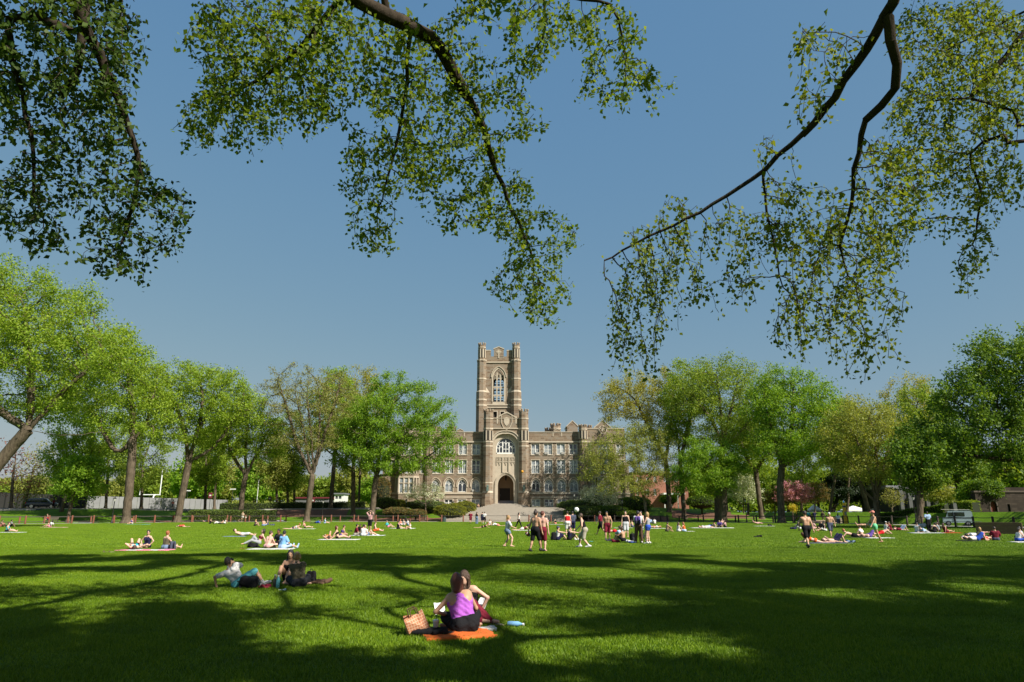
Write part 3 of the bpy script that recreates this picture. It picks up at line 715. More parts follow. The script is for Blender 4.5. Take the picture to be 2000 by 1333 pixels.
def sample_crown(ells, n, rg, hollow=0.35):
    """points spread through a union of ellipsoids, denser towards the outside and in clumps"""
    out = []; vol = np.array([e[3]*e[4]*e[5] for e in ells], float); vol /= vol.sum()
    while len(out) < n:
        e = ells[rg.choice(len(ells), p=vol)]
        q = rg.normal(size=3); q /= np.linalg.norm(q); r = rg.uniform(hollow**3, 1) ** (1/3)
        if q[2] < -.55: continue
        f = 1 + .16*math.sin(5*q[0] + 7*q[1] + e[0]) + .10*math.sin(11*q[2] + 6*q[0] + e[1])
        out.append((e[0] + q[0]*r*e[3]*f, e[1] + q[1]*r*e[4]*f, e[2] + q[2]*r*e[5]*f))
    return np.array(out)
def colonize(start, parents, att, step, kill, iters=160, trop=(0, 0, .12), rg=None, jitter=.18, infl=1e9):
    P = [np.array(q, float) for q in start]; par = list(parents)
    N = np.array(P); att = att.copy()
    d = np.linalg.norm(att[:, None, :] - N[None], axis=2); near = d.argmin(1); nd = d.min(1)
    alive = nd > kill; trop = np.array(trop)
    for it in range(iters):
        idx = np.where(alive & (nd < infl))[0]
        if len(idx) == 0: break
        s = near[idx]; v = att[idx] - N[s]; v /= np.linalg.norm(v, axis=1)[:, None] + 1e-9
        u, inv = np.unique(s, return_inverse=True)
        D = np.zeros((len(u), 3)); np.add.at(D, inv, v)
        D /= np.linalg.norm(D, axis=1)[:, None] + 1e-9
        D += trop + rg.normal(size=D.shape)*jitter; D /= np.linalg.norm(D, axis=1)[:, None]
        new = N[u] + D*step
        base = len(N); N = np.vstack([N, new]); par += u.tolist()
        dd = np.linalg.norm(att[idx][:, None, :] - new[None], axis=2); j = dd.argmin(1); m = dd[np.arange(len(idx)), j]
        b = m < nd[idx]; near[idx[b]] = base + j[b]; stuck = ~b
        nd[idx[b]] = m[b]
        alive[idx[m < kill]] = False
        if it > 25: alive[idx[stuck & (rg.random(len(idx)) < .12)]] = False
        if len(N) > 24000: break
    return N, np.array(par)
def radii(N, par, tip, power, rmax=None, fixed=None):
    r = np.zeros(len(N)); ch = np.zeros(len(N))
    for k in range(len(N) - 1, -1, -1):
        r[k] = max(tip, ch[k] ** (1/power)) if ch[k] > 0 else tip
        if par[k] >= 0: ch[par[k]] += r[k] ** power
    if rmax: 
        q = r[0]; r = np.where(r > tip*1.01, tip + (r - tip)*(rmax - tip)/(q - tip), r)
    if fixed is not None:
        for k, v in fixed.items(): r[k] = max(r[k], v)
    return r
def limb_mesh(N, par, r, sides_big=8, sides_small=4, cut=0.0):
    V, Q = [], []; off = 0
    main = {}
    for k in range(len(N)):
        p = par[k]
        if p >= 0 and (p not in main or r[k] > r[main[p]]): main[p] = k
    D = np.zeros_like(N)
    for k in range(len(N)):
        p = par[k]; D[k] = N[k] - N[p] if p >= 0 else np.array([0, 0, 1.0])
    D /= np.linalg.norm(D, axis=1)[:, None] + 1e-9
    ks = np.array([k for k in range(len(N)) if par[k] >= 0 and r[k] > cut])
    for sd, sel in ((sides_big, ks[r[ks] >= .05]), (sides_small, ks[r[ks] < .05])):
        if len(sel) == 0: continue
        p = par[sel]; ismain = np.array([main[q] == k for q, k in zip(p, sel)])
        r0 = np.where(ismain, r[p], np.minimum(r[p]*.9, r[sel]*1.25)); d0 = np.where(ismain[:, None], D[p], D[sel]); d1 = D[sel]
        rings = []
        ref = np.where(np.abs(d1[:, 2:3]) > .75, np.array([[1., .3, 0]]), np.array([[0, 0, 1.]]))
        for c, d, rr in ((N[p], d0, r0), (N[sel], d1, r[sel])):
            u = np.cross(d, ref); u /= np.linalg.norm(u, axis=1)[:, None]; w_ = np.cross(d, u)
            a = np.arange(sd)*2*math.pi/sd
            rings.append(c[:, None] + (u[:, None]*np.cos(a)[None, :, None] + w_[:, None]*np.sin(a)[None, :, None])*rr[:, None, None])
        n = len(sel); Vv = np.concatenate([rings[0], rings[1]], 1).reshape(-1, 3)
        base = off + np.arange(n)[:, None]*2*sd; a = np.arange(sd); b = (a + 1) % sd
        Q.append(np.stack([base + a, base + b, base + sd + b, base + sd + a], -1).reshape(-1, 4)); V.append(Vv); off += len(Vv)
    return np.concatenate(V), np.concatenate(Q)
def leaf_mesh(C, size, rg, droop=0.0, shape='quad', up=0.35, spread=0.35):
    """one small pointed face per leaf at the centres C"""
    n = len(C); d = rg.normal(size=(n, 3)); d[:, 2] -= droop; d /= np.linalg.norm(d, axis=1)[:, None]
    nn = rg.normal(size=(n, 3)); nn[:, 2] += up; nn -= d*(nn*d).sum(1)[:, None]; nn /= np.linalg.norm(nn, axis=1)[:, None]
    w_ = np.cross(nn, d); s = size*rg.uniform(.65, 1.35, n)[:, None]
    if shape == 'tri':
        V = np.stack([C - w_*s*.36, C + d*s, C + w_*s*.36], 1).reshape(-1, 3); return V, np.arange(n)[:, None]*3 + np.array([[0, 1, 2]])
    if shape == 'quad':
        V = np.stack([C, C + d*s*.42 + w_*s*.36 + nn*s*.08, C + d*s, C + d*s*.42 - w_*s*.36 + nn*s*.08], 1).reshape(-1, 3)
        b = np.arange(n)[:, None]*4; return V, b + np.array([[0, 1, 2, 3]])
    # pointed oval folded on its midrib, four corners a side
    V = np.stack([C, C + d*s*.28 + w_*s*.27 + nn*s*.06, C + d*s*.64 + w_*s*.25 + nn*s*.05, C + d*s - nn*s*.06, C + d*s*.64 - w_*s*.25 + nn*s*.05, C + d*s*.28 - w_*s*.27 + nn*s*.06], 1).reshape(-1, 3)
    b = np.arange(n)[:, None]*6; Q = np.concatenate([b + np.array([[0, 1, 2, 3]]), b + np.array([[0, 3, 4, 5]])]); return V, Q
LG = {}
def lm_(kind):
    t = {'elm': ((.085, .150, .009), (.190, .250, .022)), 'vivid': ((.068, .145, .008), (.150, .230, .018)), 'olive': ((.115, .140, .024), (.205, .220, .045)),
         'yellow': ((.170, .155, .026), (.215, .225, .040)), 'dark': ((.036, .078, .008), (.105, .165, .016)), 'mid': ((.082, .135, .012), (.165, .215, .026)),
         'cedar': ((.014, .026, .014), (.035, .055, .025)), 'pink': ((.30, .11, .14), (.44, .22, .25)), 'white': ((.26, .30, .14), (.50, .50, .38)),
         'maroon': ((.12, .035, .03), (.24, .09, .06)), 'yew': ((.030, .055, .010), (.085, .115, .018)), 'yewlight': ((.075, .095, .010), (.17, .17, .022)),
         'bud': ((.150, .150, .040), (.22, .225, .060)), 'forsythia': ((.34, .26, .02), (.42, .36, .04)), 'rhodo': ((.05, .085, .02), (.19, .11, .045))}[kind]
    q = 1.62 if kind in ('elm', 'vivid', 'mid', 'dark', 'yew', 'yewlight', 'olive', 'yellow') else 1.4
    return leafmat('leaf_' + kind, [c*q for c in t[0]], [c*q for c in t[1]], .22 if kind in ('cedar', 'yew', 'pink', 'white') else .42)
def crom(P, step, closed=False):
    """smooth curve through points, resampled about every step"""
    P = [np.array(q, float) for q in P]; out = [P[0]]
    for k in range(len(P) - 1):
        p0, p1, p2, p3 = P[max(k-1, 0)], P[k], P[k+1], P[min(k+2, len(P)-1)]; n = max(1, int(np.linalg.norm(p2 - p1)/step))
        for j in range(1, n + 1):
            t = j/n; out.append(.5*((2*p1) + (p2 - p0)*t + (2*p0 - 5*p1 + 4*p2 - p3)*t*t + (3*p1 - p0 - 3*p2 + p3)*t**3))
    return out
def make_tree(name, label, base, trunk, ells, leaf='elm', natt=520, nleaf=9000, lsize=.26, r0=.42, step=None, kill=None, seed=1, bk=None, tip=.016,
              group=None, hollow=.30, clump=.55, power=2.25, fork=None, cat='tree', updir=.12, droop=.25):
    """base: world foot; trunk: points relative to it (z up), grown on into the crown of ellipsoids (cx,cy,cz,rx,ry,rz)"""
    rg = np.random.default_rng(seed); nleaf = int(nleaf*2.25); natt = int(natt*1.5); lsize = lsize*1.12
    T = thing(name, label, cat, base, 0, group)
    pts = [np.array((0, 0, -.4)), np.array((0, 0, 0.))]; tr = [np.array(q, float) for q in trunk]
    st_ = step or .55
    cur = pts[-1]
    for q in crom([cur] + tr, st_*1.1)[1:]: pts.append(q + rg.normal(size=3)*np.array([.03, .03, 0]))
    par = [-1] + list(range(len(pts) - 1))
    if fork:
        top = len(pts) - 1
        for br in fork:
            pi = top
            for q in crom([pts[top]] + list(br), st_*1.1)[1:]: pts.append(q + rg.normal(size=3)*.05); par.append(pi); pi = len(pts) - 1
    att = sample_crown(ells, natt, rg, hollow)
    keep = max(3, int(len(tr) and 3))
    N, par = colonize(pts, par, att, st_, kill or st_*1.5, rg=rg, trop=(0, 0, updir))
    r = radii(N, par, tip, power, r0)
    nt_ = len(pts)
    flare = N[:, 2] < .9; chain = np.arange(len(N)) < nt_
    r = np.where(flare & chain, r*(1 + .55*np.clip(1 - N[:, 2]/.9, 0, 1.2)**2), r)
    V, Q = limb_mesh(N, par, r, 8, 4)
    trk = npmesh('trunk', V, Q, bk or bark, T, smooth=True)
    # leaves hang on the outer twigs
    tips = np.where((r < tip*3.2) & (np.arange(len(N)) >= nt_))[0]
    if len(tips) == 0: tips = np.arange(nt_, len(N))
    c = tips[rg.integers(0, len(tips), nleaf)]; f = rg.random(nleaf)[:, None]; p = par[c]
    C = N[c]*(1 - f) + N[p]*f + rg.normal(size=(nleaf, 3))*clump*np.array([1, 1, .8])
    V, Q = leaf_mesh(C, lsize, rg, droop, 'tri')
    npmesh('crown', V, Q, lm_(leaf) if isinstance(leaf, str) else leaf, T)
    return T
def tree_px(name, label, px, Y, top_py, crown, trunk_px, **kw):
    """place by foot column and distance; crown = list of (px, py, half width px, half height px, depth factor, dY); trunk_px = list of (px, py)"""
    b = onground(px, Y); kpx = Y*1.03/F
    tr = []
    for q in trunk_px:
        a = A(q[0], q[1], Y + (q[2] if len(q) > 2 else 0)); tr.append((a[0] - b[0], a[1] - b[1], a[2] - b[2]))
    fk = None
    if 'fork_px' in kw:
        fk = []
        for br in kw.pop('fork_px'):
            fk.append([tuple(A(q[0], q[1], Y + (q[2] if len(q) > 2 else 0)) - b) for q in br])
    el = []
    for cpx, cpy, hw, hh, df, dy in crown:
        a = A(cpx, cpy, Y + dy); sc = abs(A(cpx + 10, cpy, Y + dy)[0] - a[0])/10
        el.append((a[0] - b[0], a[1] - b[1], a[2] - b[2], hw*sc*1.05, hw*sc*df, hh*sc*1.04))
    return make_tree(name, label, b, tr, el, fork=fk, **kw)

LROW = 'elms along the left edge of the lawn'; RROW = 'tall trees along the right edge of the lawn'
# left side, from the frame's edge to the hall
tree_px('elm_tree', 'huge leaning elm with a spreading light green crown and a pale slanting trunk', -75, 74, 505,
        [(40, 640, 150, 130, .9, 0), (150, 700, 130, 90, .9, 0), (-90, 640, 160, 130, .9, 0), (10, 760, 160, 100, .8, 2), (205, 690, 80, 55, .8, 0)],
        [(-30, 950), (10, 890), (55, 840)], fork_px=[[(150, 740), (230, 690)], [(60, 760), (50, 620)], [(120, 850), (200, 845, 3)], [(-20, 780), (-80, 650)]],
        leaf='elm', natt=1150, nleaf=34000, lsize=.21, r0=.62, seed=11, clump=.5)
tree_px('elm_tree', 'ivy-wrapped elm trunk rising beside the black lamp post', 248, 107, 640,
        [(215, 740, 85, 90, .9, 0), (260, 780, 70, 70, .9, 0), (150, 800, 75, 60, .8, 0), (290, 830, 45, 60, .9, 0)],
        [(252, 960), (257, 900), (258, 860)], fork_px=[[(258, 800), (250, 720)], [(225, 880), (185, 810)], [(285, 830), (300, 770)]], leaf='elm', natt=620, nleaf=15000, lsize=.25, r0=.62, seed=12)
tree_px('elm_tree', 'tall elm with a pale straight trunk at the end of the clipped hedge', 348, 117, 700,
        [(400, 790, 95, 82, .9, 0), (330, 770, 60, 70, .9, 0), (455, 790, 45, 60, .9, 0), (360, 850, 70, 40, .9, 0)],
        [(357, 960), (368, 905)], fork_px=[[(385, 850), (420, 780)], [(360, 840), (335, 770)], [(420, 870), (470, 800)], [(395, 800), (390, 740)]], leaf='elm', natt=700, nleaf=14000, lsize=.26, r0=.55, seed=13)
tree_px('elm_tree', 'elm standing in the clipped hedge with leafy low limbs', 470, 129, 780,
        [(480, 850, 65, 75, .9, 0), (440, 860, 40, 60, .9, 0), (525, 870, 35, 60, .9, 0)],
        [(474, 960), (480, 930)], fork_px=[[(455, 890), (440, 840)], [(500, 890), (520, 850)], [(480, 880), (485, 810)]], leaf='elm', natt=420, nleaf=9000, lsize=.27, r0=.46, seed=14)
tree_px('elm_tree', 'nearly bare vase-shaped elm with fine upright branches', 600, 124, 715,
        [(600, 790, 92, 72, .85, 0), (545, 770, 45, 55, .9, 0), (655, 780, 45, 60, .9, 0), (600, 860, 70, 40, .9, 0)],
        [(606, 960), (610, 930)], fork_px=[[(585, 880), (560, 800), (545, 750)], [(625, 880), (650, 800), (665, 750)], [(610, 880), (600, 780)], [(598, 870), (580, 780)], [(622, 860), (625, 770)]],
        leaf='bud', natt=1000, nleaf=8200, lsize=.20, r0=.5, seed=15, tip=.02, clump=.35)
tree_px('elm_tree', 'full bright green elm partly covering the stone hall', 727, 131, 735,
        [(780, 820, 100, 85, .8, 0), (850, 850, 55, 60, .8, 0), (710, 850, 65, 65, .8, 0), (760, 890, 75, 55, .8, -1), (815, 905, 65, 40, .7, 0), (870, 900, 35, 30, .7, 0)],
        [(731, 960), (735, 930)], fork_px=[[(720, 890), (712, 830)], [(760, 880), (800, 840)], [(790, 920), (840, 890)], [(745, 870), (770, 780)]], leaf='vivid', natt=900, nleaf=26000, lsize=.25, r0=.52, seed=16, clump=.5)
BACK = 'slim trees behind the left elms'
for k, (px, Y, top, cx, hw, ht, lf, nl) in enumerate([
        (20, 120, 880, 30, 45, 60, 'maroon', 260), (45, 126, 880, 75, 40, 70, 'bud', 900), (120, 118, 830, 150, 60, 75, 'elm', 5200), (135, 112, 900, 160, 48, 45, 'vivid', 4200),
        (205, 138, 820, 215, 60, 70, 'elm', 5200), (275, 135, 830, 280, 55, 80, 'mid', 4200), (400, 140, 850, 405, 45, 60, 'elm', 4200), (418, 148, 830, 425, 45, 70, 'olive', 3800),
        (540, 150, 860, 540, 42, 60, 'olive', 3800), (575, 156, 820, 575, 45, 80, 'mid', 4600), (645, 146, 740, 655, 58, 95, 'elm', 7800), (690, 139, 790, 690, 52, 90, 'elm', 6800), (562, 152, 880, 560, 35, 50, 'elm', 3000), (700, 160, 730, 705, 60, 60, 'yellow', 3800)]):
    lab = ['small red-leaved tree by the dark screen wall', 'thin leaning tree behind the parked car', 'slanting twin-stemmed tree beside the parked car', 'young tree with low bright foliage near the fence',
           'leaning tree between the car and the ivy-wrapped elm', 'forked tree in front of the white goalposts', 'slim tree left of the hedge elm against the pale wall', 'grey slim tree standing behind the clipped hedge',
           'slender tree between hedge elm and bare elm', 'upright slim tree just left of the bare elm', 'tall tree right of the bare elm with loose green crown', 'dark-trunked tree on the mulch slope next to the bright elm',
           'short light green tree behind the long low hedge', 'golden-leaved tree topping the gap between bare elm and bright elm'][k]
    lean = (cx - px)
    tree_px('slim_tree', lab, px, Y, top, [(cx, top + ht*.75, hw, ht, .9, 0), (cx - lean*.3, top + ht*1.25, hw*.75, ht*.6, .9, 0)], [(px + lean*.45, 945), (px + lean*.7, 915)],
            leaf=lf, natt=230, nleaf=nl, lsize=.29, r0=.27 if k not in (10, 11) else .42, seed=40 + k, group=BACK, step=.75, clump=.55)
# right side
tree_px('elm_tree', 'golden-tinged open-crowned tree next to the hall', 1308, 138, 715,
        [(1250, 790, 75, 70, .9, 0), (1310, 790, 45, 75, .9, 0), (1215, 800, 45, 55, .9, 0), (1290, 850, 60, 40, .9, 0)],
        [(1305, 950), (1300, 900)], fork_px=[[(1270, 840), (1240, 780)], [(1310, 830), (1315, 760)]], leaf='yellow', natt=700, nleaf=9500, lsize=.26, r0=.48, seed=21, clump=.5)
tree_px('crabapple_tree', 'low bushy olive tree with a bent leaning stem in front of the hall', 1263, 125, 820,
        [(1215, 900, 75, 62, .8, 0), (1260, 870, 60, 48, .8, 0), (1165, 920, 38, 42, .8, 0), (1290, 920, 40, 50, .8, 0), (1225, 950, 60, 38, .8, -1)],
        [(1258, 975), (1252, 955)], fork_px=[[(1228, 935), (1180, 915)], [(1248, 900), (1240, 850)], [(1275, 920), (1285, 880)]], leaf='olive', natt=1000, nleaf=14000, lsize=.19, r0=.26, seed=22, tip=.018, clump=.4, bk=barkmat('grey_bark', (.09, .075, .055), (.24, .20, .15)))
tree_px('elm_tree', 'dark-stemmed elm on the mulch bank near the brick building', 1336, 131, 730,
        [(1350, 780, 55, 75, .9, 0), (1320, 850, 42, 50, .9, 0)], [(1332, 950), (1328, 900)], fork_px=[[(1345, 830), (1355, 760)], [(1322, 850), (1310, 800)]], leaf='elm', natt=420, nleaf=7500, lsize=.27, r0=.42, seed=23)
tree_px('elm_tree', 'tallest open elm with arching branches on the right bank', 1400, 124, 688,
        [(1420, 770, 95, 75, .9, 0), (1355, 790, 55, 70, .9, 0), (1480, 790, 55, 70, .9, 0), (1420, 850, 75, 45, .9, 0)],
        [(1402, 950), (1412, 880)], fork_px=[[(1420, 830), (1440, 750)], [(1395, 830), (1360, 780)], [(1450, 840), (1490, 780)], [(1408, 810), (1400, 730)]], leaf='mid', natt=900, nleaf=13000, lsize=.25, r0=.52, seed=24)
tree_px('ivy_elm_tree', 'ivy-covered trunk with a low rounded bright green crown', 1411, 116, 860,
        [(1380, 925, 60, 62, .8, 0), (1430, 905, 32, 42, .8, 0), (1350, 945, 40, 45, .8, 0)], [(1413, 975), (1412, 940)], fork_px=[[(1390, 920), (1365, 900)], [(1420, 900), (1430, 880)]],
        leaf='vivid', natt=520, nleaf=17000, lsize=.2, r0=.62, seed=25, clump=.45)
tree_px('elm_tree', 'forked dark elm with an upright rounded crown beside the lamp post', 1525, 113, 708,
        [(1555, 800, 78, 82, .9, 0), (1500, 800, 45, 75, .9, 0), (1600, 820, 45, 60, .9, 0), (1545, 870, 75, 45, .9, 0)],
        [(1524, 960), (1526, 915)], fork_px=[[(1555, 870), (1580, 800)], [(1515, 870), (1495, 800)], [(1545, 850), (1550, 760)], [(1580, 880), (1620, 830)]], leaf='vivid', natt=800, nleaf=14000, lsize=.26, r0=.55, seed=26)
tree_px('elm_tree', 'slanting tree between the ivy trunk and the forked elm', 1487, 133, 800,
        [(1465, 850, 60, 60, .9, 0), (1500, 880, 45, 50, .9, 0)], [(1481, 960), (1476, 920)], fork_px=[[(1455, 890), (1445, 850)], [(1495, 890), (1510, 850)]], leaf='elm', natt=420, nleaf=8000, lsize=.27, r0=.45, seed=27)
tree_px('elm_tree', 'multi-stemmed elm with a loose airy crown behind the catching player', 1713, 104, 775,
        [(1690, 850, 78, 72, .9, 0), (1640, 870, 45, 60, .9, 0), (1735, 860, 40, 60, .9, 0), (1690, 920, 65, 35, .9, 0)],
        [(1710, 980)], fork_px=[[(1700, 930), (1670, 850)], [(1722, 930), (1740, 850)], [(1712, 900), (1700, 820)], [(1690, 960), (1650, 880)]], leaf='olive', natt=760, nleaf=10500, lsize=.22, r0=.4, seed=28)
for k, (px, Y, top, cx, hw, ht, lf, nl, lab) in enumerate([
        (1565, 150, 840, 1570, 45, 70, 'elm', 4200, 'thin branching tree behind the pink blossom'), (1620, 140, 800, 1640, 45, 75, 'elm', 5200, 'leaning tree left of the dark cedar'), (1697, 136, 800, 1660, 50, 80, 'mid', 5600, 'thick slanting trunk in front of the cedar'),
        (1655, 152, 790, 1660, 60, 70, 'yellow', 4200, 'pale budding tree behind the yellow call pillar'), (1800, 126, 770, 1800, 60, 80, 'mid', 6800, 'twin dark trunks in front of the grey columned building'), (1880, 100, 850, 1862, 55, 60, 'dark', 6200, 'dark tilted trunk behind the service van'),
        (1795, 98, 860, 1800, 50, 60, 'dark', 6200, 'stout trunk lit on one side near the hedge by the path'), (1740, 150, 750, 1780, 60, 70, 'yellow', 4600, 'golden-topped tree above the grey columned building'), (1460, 160, 840, 1465, 45, 80, 'elm', 4400, 'far slender tree behind the white blossom')]):
    lean = cx - px
    tree_px('park_tree', lab, px, Y, top, [(cx, top + ht*.75, hw, ht, .9, 0), (cx - lean*.3, top + ht*1.25, hw*.75, ht*.6, .9, 0)], [(px + lean*.4, 950), (px + lean*.7, 910)],
            leaf=lf, natt=260, nleaf=nl, lsize=.28, r0=.42 if k in (2, 4, 5, 6) else .27, seed=70 + k, group='trees behind the right bank', step=.7)
# big dark tree reaching in from the right
tree_px('elm_tree', 'dense dark green tree reaching over the lawn from beside the stone lodge', 2110, 72, 600,
        [(1990, 720, 110, 75, .9, 0), (1900, 800, 90, 75, .9, 0), (1830, 870, 75, 62, .9, 0), (1960, 880, 100, 65, .9, 0), (2080, 800, 120, 140, .9, 0), (1780, 890, 50, 50, .8, 0)],
        [(2105, 960), (2090, 900)], fork_px=[[(2000, 830), (1900, 810)], [(2060, 780), (2030, 700)], [(2000, 900), (1880, 890)]], leaf='dark', natt=1100, nleaf=26000, lsize=.24, r0=.6, seed=31, clump=.5, bk=bark_d)
# blossom and ornamentals
def shrub_tree(name, label, px, Y, cpx, cpy, hw, hh, leaf, seed, nleaf=4200, lsize=.2, natt=300, stems=3, bk=None):
    rg_ = random.Random(seed); b = onground(px, Y); lst = []
    for k in range(stems): lst.append([(px + (k - (stems - 1)/2)*hw*.35, cpy + hh*.55), (cpx + (k - (stems - 1)/2)*hw*.6, cpy)])
    return tree_px(name, label, px, Y, cpy - hh, [(cpx, cpy, hw, hh, .9, 0)], [(px, cpy + hh*.8)], fork_px=lst, leaf=leaf, natt=natt, nleaf=nleaf, lsize=lsize, r0=.13, seed=seed, step=.4, clump=.3, tip=.012, hollow=.2, bk=bk)
shrub_tree('cherry_tree', 'pink blossoming cherry tree behind the forked elm', 1555, 140, 1552, 966, 34, 28, 'pink', 101, 2600, .22)
shrub_tree('plum_tree', 'reddish-leaved plum tree right of the pink cherry', 1592, 146, 1592, 966, 28, 24, 'rhodo', 102, 1500, .22)
shrub_tree('plum_tree', 'reddish-leaved tree left of the pink cherry', 1513, 144, 1512, 974, 20, 20, 'rhodo', 103, 1200, .22)
shrub_tree('pear_tree', 'white blossoming tree behind the ivy-covered trunk', 1452, 140, 1452, 958, 36, 36, 'white', 104, 2200, .2)
shrub_tree('dogwood_tree', 'white flowering dogwood left of the steps', 831, 134, 828, 965, 40, 24, 'white', 105, 1700, .17, 420)
shrub_tree('dogwood_tree', 'white flowering dogwood with pink tint right of the steps', 1186, 136, 1172, 975, 40, 24, 'white', 106, 1700, .17, 420)
shrub_tree('dogwood_tree', 'pale flowering dogwood against the right wing arched windows', 1148, 143, 1148, 965, 16, 14, 'white', 107, 700, .17, 200)
shrub_tree('forsythia_bush', 'yellow flowering bush under the pink cherry', 1548, 134, 1548, 992, 8, 7, 'forsythia', 108, 260, .16, 80)
tree_px('cedar_tree', 'broad dark cedar with layered boughs', 1625, 156, 870, [(1660, 935, 55, 20, .8, 0), (1650, 960, 60, 14, .8, 0), (1655, 905, 45, 22, .8, 0), (1680, 975, 45, 12, .8, 0)], [(1640, 960), (1650, 900)],
        leaf='cedar', natt=420, nleaf=13000, lsize=.3, r0=.4, seed=110, bk=bark_d, clump=.5, updir=0)

# clipped shrubs: many small leaf faces over a rounded body
def mound(name, label, px, Y, cpy, hw, hh, leaf='yew', n=5200, ls=.16, depth=.8, seed=1, group=None, boxy=2.2):
    rg = np.random.default_rng(seed); c = A(px, cpy, Y); k = abs(A(px + 10, cpy, Y)[0] - c[0])/10
    b = np.array([c[0], Y, zg(c[0], Y)]); rx, rz = hw*k, (hh*k)
    T = thing(name, label, 'shrub', b, 0, group)
    q = rg.normal(size=(n, 3)); q /= np.linalg.norm(q, axis=1)[:, None]; q[:, 2] = np.where(q[:, 2] < -.4, -q[:, 2], q[:, 2])
    q = np.sign(q)*np.abs(q)**(2/boxy); q /= (np.abs(q)**boxy).sum(1)[:, None]**(1/boxy)
    f = 1 + .07*np.sin(6*q[:, 0] + seed) * np.cos(5*q[:, 1]) + .05*np.sin(13*q[:, 2] + 9*q[:, 0])
    C = q*np.array([rx, rx*depth, rz])*f[:, None]*rg.uniform(.93, 1.03, n)[:, None] + np.array([0, 0, c[2] - b[2]])
    V, Q = leaf_mesh(C, ls, rg, -.3, 'tri'); npmesh('foliage', V, Q, lm_(leaf), T)
    body = MB(); body.ell((0, 0, c[2] - b[2]), (rx*.93, rx*depth*.93, rz*.93), 16, 10); body.cyl((0, 0, -.2), (0, 0, max(.3, c[2] - b[2])), .16)
    body.build('twig_core', mat('shrub_core', (.020, .026, .010), .95, .4, 8), T)
    return T
YG = 'clipped yews flanking the steps'
mound('yew_shrub', 'rounded golden-green clipped yew beside the steps, lower of the pair on the dogwood side', 880, 131.5, 1000, 31, 15, 'yewlight', 6500, seed=1)
mound('yew_shrub', 'clipped yew nearest the hall wall on the dogwood side of the steps', 907, 138, 993, 22, 13, 'yewlight', 4500, seed=2)
mound('yew_shrub', 'wide dark clipped yew edging the steps on the brick building side', 1130, 137, 988, 42, 10, 'yew', 5200, seed=3)
mound('yew_shrub', 'low clipped yew mound in front of the wider yew by the steps', 1138, 131, 1002, 38, 13, 'yew', 5200, seed=4)
mound('yew_shrub', 'flat-topped dark yew under the right dogwood', 1165, 140, 982, 34, 11, 'yew', 4600, seed=5)
mound('yew_shrub', 'dark yew mass behind the fence near the leaning olive tree', 1190, 134, 1000, 38, 12, 'dark', 4600, seed=6)
mound('yew_shrub', 'dense shrub below the brick building wall', 1238, 140, 988, 34, 17, 'dark', 4200, ls=.2, seed=7)
mound('yew_shrub', 'yellowish clipped yew below the left bay window', 775, 141, 987, 24, 10, 'yewlight', 4200, seed=8)
mound('yew_shrub', 'wide yew behind the left dogwood blossom', 830, 141, 988, 38, 10, 'yew', 4600, seed=9)
mound('laurel_shrub', 'loose rusty-leaved shrub on the mulch bed left of the dogwood', 775, 132, 1000, 26, 8, 'rhodo', 3200, ls=.2, seed=10)
mound('laurel_shrub', 'small loose shrub on the mulch bed under the dogwood', 812, 131, 1003, 22, 7, 'rhodo', 2600, ls=.2, seed=11)
mound('laurel_shrub', 'round shrub between the bright elm trunk and the bay window', 755, 138, 985, 20, 12, 'yew', 3000, seed=12)
mound('laurel_shrub', 'loose shrub on the bank below the leaning olive tree', 1230, 130, 1006, 24, 8, 'mid', 2600, ls=.18, seed=13)
mound('laurel_shrub', 'bright low shrub beside the brick building porch', 1305, 143, 977, 16, 10, 'vivid', 2000, ls=.2, seed=14)
mound('laurel_shrub', 'dark undergrowth beneath the low bright green crown', 1370, 136, 982, 30, 12, 'dark', 3000, ls=.2, seed=15)
mound('laurel_shrub', 'russet bush beside the stone hall corner behind the bright elm', 745, 150, 960, 18, 26, 'rhodo', 2600, ls=.22, seed=16)
def hedge(label, px0, px1, Y0, Y1, zh, dep, n, leaf, seed, name='clipped_hedge', cat='hedge', ls=.17):
    rg = np.random.default_rng(seed); a, b = onground(px0, Y0), onground(px1, Y1)
    d = b - a; L = math.hypot(d[0], d[1]); u = np.array([d[0]/L, d[1]/L, 0]); v = np.array([-u[1], u[0], 0])
    T = thing(name, label, cat, a)
    s = rg.random(n)*L; k = rg.integers(0, 3, n); t = rg.uniform(-.5, .5, n)*dep; z = rg.uniform(.05, 1, n)*zh
    t = np.where(k == 0, -.5*dep, np.where(k == 1, .5*dep, t)); z = np.where(k == 2, zh, z)
    zb = (b[2] - a[2])*s/L
    C = u*s[:, None] + v*t[:, None] + np.array([0, 0, 1])*(z + zb)[:, None] + rg.normal(size=(n, 3))*.06
    C[:, 2] += .08*np.sin(s*1.3)
    V, Q = leaf_mesh(C, ls, rg, -.2, 'tri'); npmesh('foliage', V, Q, lm_(leaf), T)
    mb = MB(); h = dep*.46; c = [(v*(-h)), (v*h)]
    vs_ = [(-h*v[0], -h*v[1], -.3), (h*v[0], h*v[1], -.3), (h*v[0], h*v[1], zh*.95), (-h*v[0], -h*v[1], zh*.95)]
    vs_ += [(q[0] + d[0], q[1] + d[1], q[2] + d[2]) for q in vs_]
    mb.add(vs_, [(0, 1, 2, 3), (7, 6, 5, 4), (0, 4, 5, 1), (1, 5, 6, 2), (2, 6, 7, 3), (3, 7, 4, 0)]); mb.build('twig_core', MATS['shrub_core'], T)
    return T
hedge('broad clipped hedge behind the path fence left of the bare elm', 372, 540, 126, 130, 1.9, 3.2, 11000, 'yew', 201)
hedge('long low dark hedge along the top of the mulch slope', 430, 712, 148, 149, 1.15, 1.4, 9000, 'yew', 202)
hedge('low dark hedge along the path behind the frisbee catcher', 1703, 1850, 108, 99, 1.2, 1.3, 5200, 'dark', 203)
